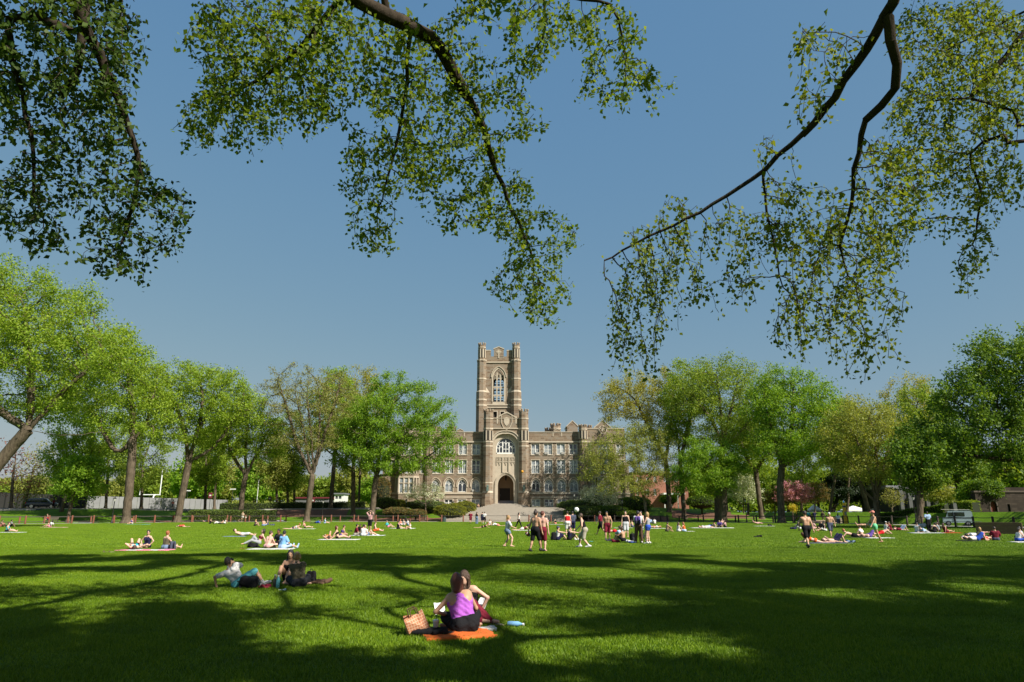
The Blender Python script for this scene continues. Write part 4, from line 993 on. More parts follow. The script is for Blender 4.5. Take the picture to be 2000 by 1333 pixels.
hedge('low hedge beside the service van', 1880, 1908, 92, 90, 1.3, 1.3, 1800, 'mid', 204)

shrub_tree('maple_sapling', 'bright green young maple by the end of the low hedge near the van', 1897, 93, 1893, 970, 20, 26, 'vivid', 121, 2600, .2)
shrub_tree('maple_sapling', 'olive young tree in front of the dark columned building', 1838, 112, 1838, 968, 34, 22, 'olive', 122, 2600, .2)
shrub_tree('maple_sapling', 'bare-looking young tree left of the columned building', 1742, 118, 1744, 975, 20, 22, 'bud', 123, 500, .16)
shrub_tree('maple_sapling', 'dark leafy young tree beside the stone lodge wall', 1925, 92, 1925, 958, 30, 22, 'dark', 124, 3200, .2)
# ---------------------------------------------------------------- people: one continuous body surface each, clothes and hair as parts
def smin(a, b, k):
    h = np.maximum(k - np.abs(a - b), 0)/k; return np.minimum(a, b) - h*h*k*.25
class Field:
    """signed distance grid that only visits the neighbourhood of each shape"""
    def __init__(s, lo, hi, h):
        s.lo = np.array(lo, float) - 2*h; s.h = h; s.n = np.ceil((np.array(hi, float) + 2*h - s.lo)/h).astype(int) + 1
        s.F = np.full(s.n, .2, np.float32)
    def _sl(s, lo, hi, m):
        a = np.clip(np.floor((lo - m - s.lo)/s.h).astype(int), 0, s.n - 1); b = np.clip(np.ceil((hi + m - s.lo)/s.h).astype(int) + 1, 1, s.n)
        if np.any(b <= a): return None, None
        sl = tuple(slice(a[k], b[k]) for k in range(3))
        g = np.stack(np.meshgrid(*[s.lo[k] + s.h*np.arange(a[k], b[k]) for k in range(3)], indexing='ij'), -1)
        return sl, g
    def put(s, sl, d, k, sub=False):
        s.F[sl] = np.maximum(s.F[sl], -d) if sub else smin(s.F[sl], d, k)
    def cone(s, a, b, r0, r1, k=.03, sub=False):
        a, b = np.array(a, float), np.array(b, float); R_ = max(r0, r1)
        sl, g = s._sl(np.minimum(a, b) - R_, np.maximum(a, b) + R_, k + 2*s.h)
        if sl is None: return
        ba = b - a; L = max(ba @ ba, 1e-9); t = np.clip(((g - a) @ ba)/L, 0, 1)
        s.put(sl, (np.linalg.norm(g - a - t[..., None]*ba, axis=-1) - (r0 + (r1 - r0)*t)).astype(np.float32), k, sub)
    def ell(s, c, r, M3, k=.02, sub=False):
        c = np.array(c, float); r = np.array(r, float); R_ = r.max()
        sl, g = s._sl(c - R_, c + R_, k + 2*s.h)
        if sl is None: return
        q = ((g - c) @ np.array(M3).T)/r; s.put(sl, ((np.linalg.norm(q, axis=-1) - 1)*r.min()).astype(np.float32), k, sub)
    def nets(s):
        """naive surface nets -> vertices, quads"""
        F_ = s.F; ins = F_ < 0; nx, ny, nz = F_.shape
        c = np.zeros((nx-1, ny-1, nz-1), int)
        cor = [(i, j, k) for i in (0, 1) for j in (0, 1) for k in (0, 1)]
        for i, j, k in cor: c += ins[i:nx-1+i, j:ny-1+j, k:nz-1+k]
        act = (c > 0) & (c < 8); idx = -np.ones(c.shape, int); A_ = np.argwhere(act); idx[act] = np.arange(len(A_))
        if len(A_) == 0: return None, None
        val = {q: F_[A_[:, 0]+q[0], A_[:, 1]+q[1], A_[:, 2]+q[2]] for q in cor}
        P = np.zeros((len(A_), 3)); cnt = np.zeros(len(A_))
        for ia in range(8):
            for ib in range(ia + 1, 8):
                a, b = cor[ia], cor[ib]
                if sum(abs(a[q]-b[q]) for q in range(3)) != 1: continue
                va, vb = val[a], val[b]; m = (va < 0) != (vb < 0); t = va[m]/(va[m] - vb[m])
                P[m] += np.array(a) + t[:, None]*(np.array(b) - np.array(a)); cnt[m] += 1
        V = (A_ + P/cnt[:, None])*s.h + s.lo; Q = []
        for ax in range(3):
            o = [(0, 1, 2), (1, 2, 0), (2, 0, 1)][ax]; e = np.zeros(3, int); e[ax] = 1
            a = ins[:nx-e[0], :ny-e[1], :nz-e[2]]; b = ins[e[0]:, e[1]:, e[2]:]
            E = np.argwhere(a != b); sgn = a[E[:, 0], E[:, 1], E[:, 2]]
            u, v = np.zeros(3, int), np.zeros(3, int); u[o[1]] = 1; v[o[2]] = 1
            ok = (E[:, o[1]] > 0) & (E[:, o[2]] > 0) & np.all(E < np.array(idx.shape), axis=1); E, sgn = E[ok], sgn[ok]
            q = np.stack([idx[tuple((E - u - v).T)], idx[tuple((E - v).T)], idx[tuple(E.T)], idx[tuple((E - u).T)]], 1)
            q[~sgn] = q[~sgn][:, ::-1]; Q.append(q[(q >= 0).all(1)])
        return V, np.concatenate(Q)
def nrm(v): v = np.array(v, float); return v/(np.linalg.norm(v) + 1e-9)
def ik(a, t, l1, l2, pole):
    a, t = np.array(a, float), np.array(t, float); d = t - a; L = np.linalg.norm(d); u = d/(L + 1e-9); L = min(max(L, abs(l1 - l2) + .02), (l1 + l2)*.998)
    x = (l1*l1 - l2*l2 + L*L)/(2*L); h = math.sqrt(max(l1*l1 - x*x, 0)); p = np.array(pole, float); p = p - u*(p @ u); p = nrm(p)
    return a + u*x + p*h, a + u*L
def V3(*a): return np.array(a, float)
# a pose: pelvis, torso direction T, right R, head tilt, hand and foot targets with elbow/knee poles. Local axes: x right, y forward, z up
POSES = {}
def pose(name, pel, T, hands, feet, kp=((0, 1, .3), (0, 1, .3)), ep=((1, -.5, -.5), (-1, -.5, -.5)), look=(0, 1, 0), R_=(1, 0, 0), toe=((0, 1, -.15), (0, 1, -.15)), head=None):
    POSES[name] = dict(pel=V3(*pel), T=nrm(T), R=nrm(R_), hands=[V3(*h) for h in hands], feet=[V3(*f) for f in feet], kp=kp, ep=ep, look=nrm(look), toe=toe, head=head)
pose('stand', (0, 0, .93), (0, .02, 1), ((.27, .06, .80), (-.27, .06, .80)), ((.11, 0, .075), (-.11, .03, .075)))
pose('stand_fold', (0, 0, .93), (0, .02, 1), ((.02, .26, 1.12), (-.05, .28, 1.10)), ((.12, 0, .075), (-.12, .05, .075)))
pose('stand_phone', (0, 0, .93), (0, .06, 1), ((.12, .30, 1.15), (-.26, .06, .80)), ((.12, 0, .075), (-.1, .1, .075)), look=(0, 1, -.5))
pose('walk', (0, 0, .92), (0, .06, 1), ((.26, -.16, .85), (-.26, .24, .90)), ((.09, .34, .075), (-.09, -.36, .12)), toe=((0, 1, .1), (0, 1, -.6)))
pose('walk_look_down', (0, 0, .92), (0, .16, 1), ((.27, .1, .83), (-.27, .16, .86)), ((.09, .2, .075), (-.09, -.22, .1)), look=(0, 1, -.9))
pose('hands_head', (0, 0, .93), (0, 0, 1), ((.12, .03, 1.74), (-.12, .03, 1.74)), ((.13, 0, .075), (-.13, .03, .075)), ep=((1, .4, .2), (-1, .4, .2)))
pose('ball_catch', (0, 0, .86), (.0, .10, 1), ((.18, .34, 1.02), (-.15, .22, 1.28)), ((.17, .16, .075), (-.19, -.12, .075)), look=(0, 1, .75))
pose('football', (0, 0, .93), (0, .04, 1), ((.30, .10, .82), (-.33, -.10, .80)), ((.10, .26, .075), (-.12, -.22, .09)), toe=((.3, 1, -.1), (-.2, 1, -.3)))
pose('crouch_ready', (0, -.05, .84), (0, .30, 1), ((.26, .38, .86), (-.30, .16, .80)), ((.16, .22, .075), (-.16, -.26, .09)), look=(0, 1, .45))
pose('kick', (0, 0, .92), (0, -.06, 1), ((.30, .36, .80), (-.36, .28, .92)), ((.08, .86, .98), (-.05, -.30, .075)), kp=((0, .3, 1), (0, 1, .2)), toe=((0, .5, 1), (0, 1, -.2)))
pose('bike', (0, 0, .93), (0, .10, 1), ((.22, .46, 1.0), (-.22, .46, 1.0)), ((.16, .1, .075), (-.16, -.1, .075)), look=(.4, 1, -.1))
pose('sit_cross', (0, 0, .12), (0, .16, 1), ((.17, .36, .20), (-.17, .36, .20)), ((-.10, .34, .07), (.12, .40, .06)), kp=((1, .35, .35), (-1, .35, .35)), toe=((-1, .2, 0), (1, .2, 0)), look=(0, 1, -.25))
pose('sit_cross_read', (0, 0, .12), (0, .34, 1), ((.10, .42, .24), (-.12, .42, .24)), ((-.10, .36, .07), (.12, .42, .06)), kp=((1, .35, .35), (-1, .35, .35)), toe=((-1, .2, 0), (1, .2, 0)), look=(0, 1, -.75))
pose('sit_knees', (0, 0, .12), (0, .14, 1), ((.08, .46, .42), (-.08, .46, .42)), ((.13, .52, .07), (-.13, .55, .07)), kp=((.15, .5, 1), (-.15, .5, 1)))
pose('sit_knees_reach', (0, 0, .12), (0, .05, 1), ((.14, .62, .50), (-.14, .62, .50)), ((.13, .62, .07), (-.13, .52, .07)), kp=((.15, .4, 1), (-.15, .4, 1)))
pose('sit_back', (0, 0, .12), (0, -.46, 1), ((.30, -.44, .05), (-.30, -.44, .05)), ((.12, .84, .08), (-.10, .82, .08)), kp=((.1, .2, 1), (-.1, .2, 1)), toe=((.2, .3, 1), (-.2, .3, 1)), ep=((1, -.8, 0), (-1, -.8, 0)))
pose('sit_back_knee', (0, 0, .12), (0, -.40, 1), ((.30, -.42, .05), (-.30, -.42, .05)), ((.13, .48, .07), (-.10, .80, .08)), kp=((.1, .3, 1), (-.1, .2, 1)), ep=((1, -.8, 0), (-1, -.8, 0)))
pose('sit_legs', (0, 0, .12), (0, .10, 1), ((.16, .34, .22), (-.16, .36, .22)), ((.16, .84, .08), (-.10, .80, .08)), kp=((.1, .2, 1), (-.1, .2, 1)), toe=((.2, .3, 1), (-.2, .3, 1)), look=(0, 1, -.3))
pose('sit_hips', (0, 0, .12), (0, .05, 1), ((.22, .12, .16), (-.22, .12, .16)), ((-.12, .36, .07), (.14, .44, .06)), kp=((1, .35, .35), (-1, .35, .35)), ep=((1, -.2, 0), (-1, -.2, 0)), look=(-.6, 1, .05), toe=((-1, .2, 0), (1, .2, 0)))
pose('sit_side', (0, 0, .13), (.25, .05, 1), ((.40, -.02, .05), (-.10, .34, .25)), ((-.30, .48, .07), (-.45, .40, .06)), kp=((.2, 1, .4), (-.3, 1, .3)), toe=((-1, .1, 0), (-1, .1, 0)))
pose('prone_elbow', (0, 0, .13), (0, 1, .36), ((.10, .76, .06), (-.10, .76, .06)), ((.12, -.84, .07), (-.12, -.84, .07)), kp=((.1, 0, -1), (-.1, 0, -1)), ep=((.8, .2, -.6), (-.8, .2, -.6)), look=(0, 1, -.15), toe=((.2, -1, 0), (-.2, -1, 0)))
pose('prone_flat', (0, 0, .13), (0, 1, .03), ((.30, .74, .05), (-.30, .74, .05)), ((.12, -.84, .07), (-.12, -.84, .07)), kp=((.1, 0, -1), (-.1, 0, -1)), ep=((1, -.2, -.1), (-1, -.2, -.1)), look=(.9, .2, .1), toe=((.2, -1, 0), (-.2, -1, 0)))
pose('supine', (0, 0, .13), (0, -1, .02), ((.34, -.10, .06), (-.34, -.10, .06)), ((.14, .84, .08), (-.12, .84, .08)), kp=((.1, 0, 1), (-.1, 0, 1)), look=(0, .12, 1), toe=((.5, .2, 1), (-.5, .2, 1)), ep=((1, 0, 0), (-1, 0, 0)))
pose('supine_up', (0, 0, .13), (0, -1, .28), ((.30, .10, .10), (-.30, .10, .10)), ((.12, .84, .08), (-.12, .84, .08)), kp=((.1, 0, 1), (-.1, 0, 1)), look=(0, .7, .7), toe=((.4, .2, 1), (-.4, .2, 1)), ep=((1, 0, 0), (-1, 0, 0)))
pose('supine_knees', (0, 0, .13), (0, -1, .02), ((.30, .08, .08), (-.14, -.38, .26)), ((.14, .46, .07), (-.12, .42, .07)), kp=((.12, 0, 1), (-.12, 0, 1)), look=(0, .12, 1), ep=((1, 0, .2), (-1, 0, .2)))
pose('supine_head', (0, 0, .13), (0, -1, .06), ((.16, -.74, .10), (-.16, -.74, .10)), ((.14, .46, .07), (-.12, .80, .07)), kp=((.12, 0, 1), (-.12, 0, 1)), look=(0, .2, 1), ep=((1, -.3, .5), (-1, -.3, .5)))
pose('recline_phone', (0, 0, .13), (-.60, .10, .74), ((-.26, .19, .66), (-.58, -.10, .05)), ((.62, .20, .08), (.50, .34, .08)), R_=(.78, 0, .60), kp=((.3, .3, 1), (.3, .2, 1)), look=(.55, .85, .05), ep=((1, .4, -.5), (-.6, -.6, .3)), toe=((1, .2, .4), (1, .3, .3)))
pose('lean_in', (0, 0, .12), (.06, .22, 1), ((-.16, .42, .22), (.26, .34, .20)), ((-.16, .36, .08), (.18, .42, .06)), kp=((1, .35, .35), (-1, .35, .35)), toe=((-1, .2, 0), (1, .2, 0)), look=(-.35, 1, -.6))
pose('bench', (0, 0, .55), (0, .1, 1), ((.14, .42, .62), (-.14, .42, .62)), ((.12, .46, .08), (-.12, .46, .08)), kp=((.1, .6, 1), (-.1, .6, 1)), look=(0, 1, -.3))

SK = {'fair': (.60, .37, .27), 'pink': (.66, .40, .31), 'tan': (.46, .27, .17), 'brown': (.20, .10, .06), 'deep': (.09, .045, .03)}
HC = {'dark': (.020, .014, .011), 'brown': (.065, .035, .020), 'auburn': (.11, .030, .016), 'red': (.30, .10, .03), 'blond': (.36, .22, .09), 'black': (.010, .009, .009), 'dbrown': (.035, .020, .014)}
CC = {'purple': (.36, .10, .47), 'black': (.012, .012, .014), 'char': (.035, .035, .04), 'white': (.60, .59, .58), 'teal': (.10, .36, .40), 'cyan': (.04, .42, .60), 'navy': (.018, .018, .055), 'olive': (.11, .095, .06), 'sky': (.20, .42, .70), 'grey': (.32, .33, .36),
      'lgrey': (.52, .53, .56), 'maroon': (.16, .015, .03), 'red': (.55, .02, .025), 'khaki': (.36, .33, .26), 'slate': (.07, .08, .12), 'denim': (.16, .22, .33), 'orange': (.60, .13, .03), 'mint': (.16, .55, .30), 'pink': (.70, .20, .32), 'blue': (.03, .08, .42),
      'turq': (.06, .38, .42), 'beige': (.48, .36, .26), 'coral': (.70, .25, .20), 'brown': (.10, .06, .04), 'lblue': (.34, .46, .66), 'violet': (.10, .06, .26), 'rose': (.52, .30, .30)}
def skinm(k): return mat('skin_' + k, SK[k], .5, .10, 9, spec=.35)
def hairm(k): return mat('hair_' + k, HC[k], .45, .35, 60, .5, 120, spec=.5)
def clothm(k): return mat('cloth_' + k, CC[k], .88, .12, 14, .35, 30, spec=.15)
def sole(k): return mat('shoe_' + k, CC[k], .6, .1)
def fieldmesh(name, fld, m, parent, bump=0.0, seed=0):
    V, Q = fld.nets()
    if V is None: return None
    return npmesh(name, V, Q, m, parent, smooth=True)
def person(label, pos, yaw, ps, skin='fair', top='tee', topc='white', bot='shorts', botc='black', hair='short', hairc='dark', feet='bare', feetc='white', fem=False, h=None, sc=1.0, group=None, cap=None, extra=None, shades=False, res=None, body=1.0):
    """ps: pose name or pose dict; yaw 0 = facing away from the camera, 90 = facing left, 180 = facing the camera, -90 = facing right"""
    q = POSES[ps] if isinstance(ps, str) else ps
    d = math.hypot(pos[0], pos[1]); h = res or (.0125 if d < 14 else .017 if d < 24 else .027 if d < 48 else .040 if d < 75 else .052)
    if q['pel'][2] < .3 and q['T'][2] > .5: sc *= .90
    O = thing('person', label, 'person', pos, R(yaw), group); O.scale = (sc, sc, sc)
    P, T, Rr = q['pel'], q['T'], q['R']; Rr = nrm(Rr - T*(Rr @ T)); Fw = nrm(np.cross(T, Rr)); Fw = -Fw if False else np.cross(T, Rr)
    shw = .165 if fem else .19; bt = (.96 if fem else 1.06)*body; hipw = .092 if fem else .088
    N = P + T*.50; look = q['look']
    # head sits above the neck, half following the torso, half upright
    hu = nrm(T*.55 + V3(0, 0, 1)*.45) if T[2] > .2 else nrm(T + Fw*.0)
    if T[2] <= .2: hu = T
    HCn = N + hu*.185 + look*.02
    Fh = nrm(look - hu*(look @ hu)*.75); Uh = nrm(hu - Fh*(hu @ Fh)); Rh = np.cross(Fh, Uh); M3 = np.array([Rh, Fh, Uh])
    SH = [N - T*.045 + Rr*shw*s for s in (1, -1)]; HP = [P + Rr*hipw*s for s in (1, -1)]
    EL, WR, KN, AN = [], [], [], []
    for k in range(2):
        e, w_ = ik(SH[k], q['hands'][k], .285, .255, q['ep'][k]); EL.append(e); WR.append(w_)
        kn, an = ik(HP[k], q['feet'][k], .435, .425, q['kp'][k]); KN.append(kn); AN.append(an)
    allp = np.array([P, N, HCn + Uh*.16, HCn - Fh*.15, HCn + Fh*.15, *SH, *EL, *WR, *KN, *AN, *[a + nrm(t)*.26 for a, t in zip(AN, q['toe'])], *[w_ + nrm(w_ - e)*.22 for e, w_ in zip(EL, WR)]])
    lo, hi = allp.min(0) - .16, allp.max(0) + .16
    f = Field(lo, hi, h)
    # trunk
    f.cone(HP[0], HP[1], .096*bt, .096*bt, .04)
    for s in (1, -1):
        f.cone(P + Rr*.065*s, P + T*.22 + Rr*.055*s, .10*bt, .088*bt, .05); f.cone(P + T*.22 + Rr*.055*s, N - T*.13 + Rr*.085*s, .088*bt, .10*bt, .05)
        f.cone(N - T*.13 + Rr*.08*s, N - T*.05 + Rr*(shw - .03)*s, .085*bt, .062*bt, .05)
        f.cone(N + Rr*.02*s, N - T*.045 + Rr*(shw - .03)*s, .045, .05, .04)
        f.ell(P - Fw*.055 + Rr*.075*s - T*.01, (.078*bt, .078*bt, .088*bt), np.eye(3), .04)
        if fem: f.ell(N - T*.19 + Rr*.075*s + Fw*.085, (.06, .055, .06), np.eye(3), .03)
    f.cone(N - T*.03, HCn - Uh*.06, .056 if not fem else .048, .05, .03)
    f.ell(HCn, (.076, .094, .116), M3, .02); f.ell(HCn + Fh*.045 - Uh*.065, (.048, .05, .05), M3, .03)
    f.cone(HCn + Fh*.085 + Uh*.012, HCn + Fh*.112 - Uh*.022, .010, .016, .012)
    for s in (1, -1): f.ell(HCn + Rh*.08*s - Uh*.01, (.012, .022, .032), M3, .012)
    hands_fine = h < .022
    for k, s in ((0, 1), (1, -1)):
        f.cone(SH[k], EL[k], .05*bt if not fem else .042, .039 if not fem else .034, .03); f.cone(EL[k], WR[k], .040 if not fem else .034, .026, .02)
        fd = nrm(WR[k] - EL[k]); sd = nrm(np.cross(fd, Fw)) if abs(fd @ Fw) < .95 else Rr; pn = np.cross(sd, fd)
        f.cone(WR[k], WR[k] + fd*.075, .027, .034, .02)
        if hands_fine:                                             # four fingers of unequal length, bent at the knuckle, and a thumb from the side of the palm
            for j, ln in enumerate((.070, .080, .076, .060)):
                b0 = WR[k] + fd*.085 + sd*(j - 1.5)*.019; b1 = b0 + fd*ln*.55 + pn*.010; b2 = b1 + fd*ln*.35 + pn*.028
                f.cone(b0, b1, .0095, .0088, .006); f.cone(b1, b2, .0088, .0075, .006)
            t0 = WR[k] + fd*.02 - sd*s*.026; t1 = t0 + fd*.04 - sd*s*.030; f.cone(t0, t1, .0125, .010, .01); f.cone(t1, t1 + fd*.035 + pn*.012, .010, .008, .006)
        else: f.cone(WR[k] + fd*.075, WR[k] + fd*.165 + pn*.02, .032, .020, .02)
        f.cone(HP[k], KN[k], .082*bt, .056, .04); f.cone(KN[k], KN[k] + (AN[k] - KN[k])*.4, .054, .055, .03); f.cone(KN[k] + (AN[k] - KN[k])*.35, AN[k], .055, .036, .03)
        tv = nrm(q['toe'][k]); heel = AN[k] - tv*.055; ft = AN[k] + tv*.17
        f.cone(heel, AN[k], .034, .040, .02); f.cone(AN[k], ft, .040, .026, .02)
    if ps and P[2] < .3: f.F = np.maximum(f.F, (f.lo[2] + f.h*np.arange(f.n[2]))[None, None, :]*-1 + .006)   # flattened where it presses on the ground
    bo = fieldmesh('body', f, skinm(skin), O)
    def part(name, fn, m, hh=None):
        g = Field(lo, hi, hh or h); fn(g)
        if h < .02 and name not in ('hair', 'shoe', 'cap'):          # soft folds in the cloth
            X_, Y_, Z_ = np.meshgrid(*[g.lo[k] + g.h*np.arange(g.n[k]) for k in range(3)], indexing='ij')
            g.F += (.0045*np.sin(46*Z_ + 16*X_ + 9*np.sin(11*Y_ + 5*X_)) + .0035*np.sin(38*X_ - 30*Y_ + 14*Z_ + 4*np.sin(23*Z_)))*(np.abs(g.F) < .05)
        if P[2] < .3: g.F = np.maximum(g.F, (g.lo[2] + g.h*np.arange(g.n[2]))[None, None, :]*-1 + .003)
        return fieldmesh(name, g, m, O)
    def torso(g, z0, z1, e, strap=True):
        a, b = P + T*z0, N - T*(.50 - z1) if False else P + T*z1
        for s in (1, -1):
            g.cone(a + Rr*.065*s, P + T*.22 + Rr*.055*s, (.10*bt) + e, (.088*bt) + e, .05)
            up = min(z1, .37); g.cone(P + T*.22 + Rr*.055*s, P + T*up + Rr*.085*s, .088*bt + e, .10*bt + e, .05)
            if z1 > .38: g.cone(P + T*.37 + Rr*.08*s, P + T*.45 + Rr*(shw - .03)*s*(1 if strap else .72), .085*bt + e, (.062*bt + e) if strap else .05, .05)
            if z0 < .05: g.ell(P - Fw*.055 + Rr*.075*s - T*.01, (.078*bt + e, .078*bt + e, .088*bt + e), np.eye(3), .04)
            if fem: g.ell(N - T*.19 + Rr*.075*s + Fw*.085, (.06 + e, .055 + e, .06 + e), np.eye(3), .03)
    ee = max(.010, h*.45)
    if top != 'none':
        def fn(g):
            if top in ('tee', 'long', 'polo', 'cardigan'):
                torso(g, -.02, .46, ee + .008)
                for k in range(2):
                    if top == 'tee' or top == 'polo': g.cone(SH[k], SH[k] + (EL[k] - SH[k])*.72, .058*bt + ee, .055 + ee + .008, .03)
                    else: g.cone(SH[k], EL[k], .055 + ee, .046 + ee, .03); g.cone(EL[k], WR[k], .046 + ee, .034 + ee, .03)
                g.cone(N - T*.03, N + T*.03, .06, .055, .02)
            elif top == 'tank': torso(g, -.01, .46, ee, False)
            elif top == 'racer':
                torso(g, .0, .46, ee, False)
                g.cone(N - T*.16 - Fw*.05, N - T*.01 - Fw*.03, .07, .035, .03)
                for s in (1, -1): g.ell(N - T*.075 + Rr*.135*s - Fw*.10, (.068, .15, .105), np.array([Rr, Fw, T]), .01, sub=True)
            elif top == 'strapless': torso(g, .0, .36, ee)
            elif top == 'bikini':
                for s in (1, -1):
                    g.cone(P + T*.29 + Rr*.085*s, P + T*.33 + Rr*.085*s, .098*bt + ee, .098*bt + ee, .04)
                    if fem: g.ell(N - T*.19 + Rr*.075*s + Fw*.085, (.06 + ee, .055 + ee, .06 + ee), np.eye(3), .03)
                g.cone(P + T*.31 - Rr*.05, P + T*.31 + Rr*.05, .10*bt + ee, .10*bt + ee, .03)
            elif top == 'swimsuit': torso(g, -.05, .40, ee, False)
        part({'tee': 'shirt', 'polo': 'shirt', 'long': 'jacket', 'cardigan': 'cardigan', 'tank': 'tank_top', 'racer': 'tank_top', 'strapless': 'strapless_top', 'bikini': 'bikini_top', 'swimsuit': 'swimsuit'}[top], fn, clothm(topc))
    if bot != 'none':
        def fn(g):
            e = ee + (.004 if bot in ('leggings', 'bikini') else .010)
            g.cone(HP[0], HP[1], .096*bt + e, .096*bt + e, .04)
            for k, s in ((0, 1), (1, -1)):
                if bot != 'bikini': g.cone(P + Rr*.065*s, P + T*.07 + Rr*.06*s, .096*bt + e, .092*bt + e, .05)
                g.ell(P - Fw*.055 + Rr*.075*s - T*.01, (.078*bt + e, .078*bt + e, .088*bt + e), np.eye(3), .04)
                if bot == 'shorts': g.cone(HP[k], HP[k] + (KN[k] - HP[k])*.92, .086*bt + e, .074 + e, .04)
                elif bot == 'brief': g.cone(HP[k], HP[k] + (KN[k] - HP[k])*.30, .085*bt + e, .082 + e, .04)
                elif bot in ('pants', 'leggings'):
                    w2 = .012 if bot == 'pants' else 0
                    g.cone(HP[k], KN[k], .084*bt + e, .058 + e + w2, .04); g.cone(KN[k], AN[k], .058 + e + w2, .038 + e + w2, .03)
        part({'shorts': 'shorts', 'brief': 'shorts', 'pants': 'trousers', 'leggings': 'leggings', 'bikini': 'swim_bottom'}[bot], fn, clothm(botc))
    if feet in ('shoes', 'socks'):
        for k in range(2):
            tv = nrm(q['toe'][k])
            def fn(g, k=k, tv=tv):
                g.cone(AN[k] - tv*.06 - V3(0, 0, .012), AN[k] + tv*.185 - V3(0, 0, .018), .046 + ee*.6, .036 + ee*.6, .02); g.cone(AN[k], AN[k] + (KN[k] - AN[k])*(.10 if feet == 'shoes' else .22), .046 + ee*.4, .046 + ee*.3, .02)
            part('shoe', fn, sole(feetc))
    if hair != 'none':
        def fn(g):
            g.ell(HCn + Uh*.016 - Fh*.016, (.088, .104, .122), M3, .02)
            g.ell(HCn + Fh*.105 - Uh*.045, (.085, .085, .105), M3, .01, sub=True)
            if hair in ('short',): g.ell(HCn - Uh*.15 - Fh*.0, (.12, .14, .10), M3, .01, sub=True)
            dn = nrm(V3(0, 0, -1)*.85 - T*.2) if P[2] > .3 or T[2] > .5 else nrm(-T*.2 - V3(0, 0, 1)*.6 + Uh*.3)
            if hair == 'long':
                a = HCn - Fh*.055 - Uh*.02; b = N - Fw*.085 + T*.03; c = b + dn*.13
                g.cone(a, b, .080, .066, .03); g.cone(b, c, .066, .04, .03)
                for j in range(5): g.cone(a + Rh*(j - 2)*.03, c + Rh*(j - 2)*.028 + dn*.015*(j % 3), .02, .014, .012)
                for s in (1, -1): g.cone(HCn + Rh*.07*s - Fh*.02, HCn + Rh*.075*s - Uh*.17, .035, .025, .03)
            if hair == 'bob':
                g.cone(HCn - Fh*.04 - Uh*.02, HCn - Fh*.045 - Uh*.13, .088, .075, .03)
                for s in (1, -1): g.cone(HCn + Rh*.066*s - Fh*.01, HCn + Rh*.07*s - Uh*.12, .035, .028, .03)
            if h < .02:                                                     # loose strands
                rs_ = np.random.default_rng(5)
                for j in range(46):
                    th = rs_.uniform(.25*math.pi, 1.75*math.pi); c0 = HCn + Uh*.09 - Fh*.02; mid = HCn - (Fh*math.cos(th)*-1)*.0 + (Fh*math.cos(th) + Rh*math.sin(th))*.098 + Uh*rs_.uniform(-.04, .04)
                    if math.cos(th) > .15: continue
                    end = mid - Uh*rs_.uniform(.06, .10) if hair in ('short', 'bun') else mid + dn*rs_.uniform(.10, .24) - (Fh*math.cos(th) + Rh*math.sin(th))*.02
                    g.cone(c0, mid, .014, .012, .008); g.cone(mid, end, .012, .005, .008)
            if hair == 'bun': g.ell(HCn - Fh*.105 + Uh*.045, (.048, .045, .045), M3, .015)
            if hair == 'topbun': g.ell(HCn + Uh*.145 - Fh*.03, (.042, .042, .04), M3, .015)
            if hair == 'tail': g.cone(HCn - Fh*.10 + Uh*.03, HCn - Fh*.13 - Uh*.03, .035, .032, .02); g.cone(HCn - Fh*.13 - Uh*.03, HCn - Fh*.12 + dn*.20, .035, .016, .02)
        part('hair', fn, hairm(hairc))
    if cap:
        def fn(g):
            g.ell(HCn + Uh*.03 - Fh*.008, (.094, .108, .118), M3, .01); g.ell(HCn - Uh*.10, (.2, .2, .13), M3, .01, sub=True)
            g.cone(HCn + Fh*.10 + Uh*.045, HCn + Fh*.175 + Uh*.03, .035, .03, .01)
            g.ell(HCn + Fh*.15 - Uh*.045, (.1, .1, .075), M3, .01, sub=True)
        part('cap', fn, clothm(cap))
    if d < 48:
        mb = MB()
        M4 = Matrix([list(Rh), list(Fh), list(Uh)]).transposed()
        if shades:
            for s in (1, -1): mb.ell(HCn + Fh*.088 + Rh*.036*s + Uh*.018, (.032, .014, .024), 8, 6, 0, M4)
            mb.cyl(HCn + Fh*.09 - Rh*.07 + Uh*.022, HCn + Fh*.09 + Rh*.07 + Uh*.022, .007); mb.build('sunglasses', mat('black_lens', (.01, .01, .012), .15), O)
        else:
            for s in (1, -1):
                ey = MB(); ey.ell(HCn + Fh*.083 + Rh*.032*s + Uh*.014, (.016, .010, .009), 8, 5, 0, M4); ey.build('eye', mat('eye_dark', (.03, .02, .015), .3), O)
        mo = MB(); mo.ell(HCn + Fh*.088 - Uh*.062, (.024, .010, .009), 8, 4, 0, M4); mo.build('mouth', mat('lips', (.40, .14, .12), .5), O)
    info = dict(O=O, N=N, P=P, T=T, R=Rr, Fw=Fw, H=HCn, SH=SH, EL=EL, WR=WR, KN=KN, AN=AN, Fh=Fh, Uh=Uh)
    return info
def W(info, v):
    """local point of a person -> world"""
    o = info['O']; c, s = math.cos(o.rotation_euler.z), math.sin(o.rotation_euler.z); k = o.scale[0]
    v = np.array(v)*k; return np.array([o.location.x + v[0]*c - v[1]*s, o.location.y + v[0]*s + v[1]*c, o.location.z + v[2]])
# ---------------------------------------------------------------- everyone on the lawn
def pp(label, px, py, yaw, ps, **kw):
    g = G(px, py); g[2] = zg(g[0], g[1]) if py < 1019 else 0.0
    return person(label, g, yaw, ps, **kw)
def vary(ps, **kw):
    q = dict(POSES[ps]); q.update({k: (nrm(v) if k in ('T', 'look', 'R') else v) for k, v in kw.items()}); return q
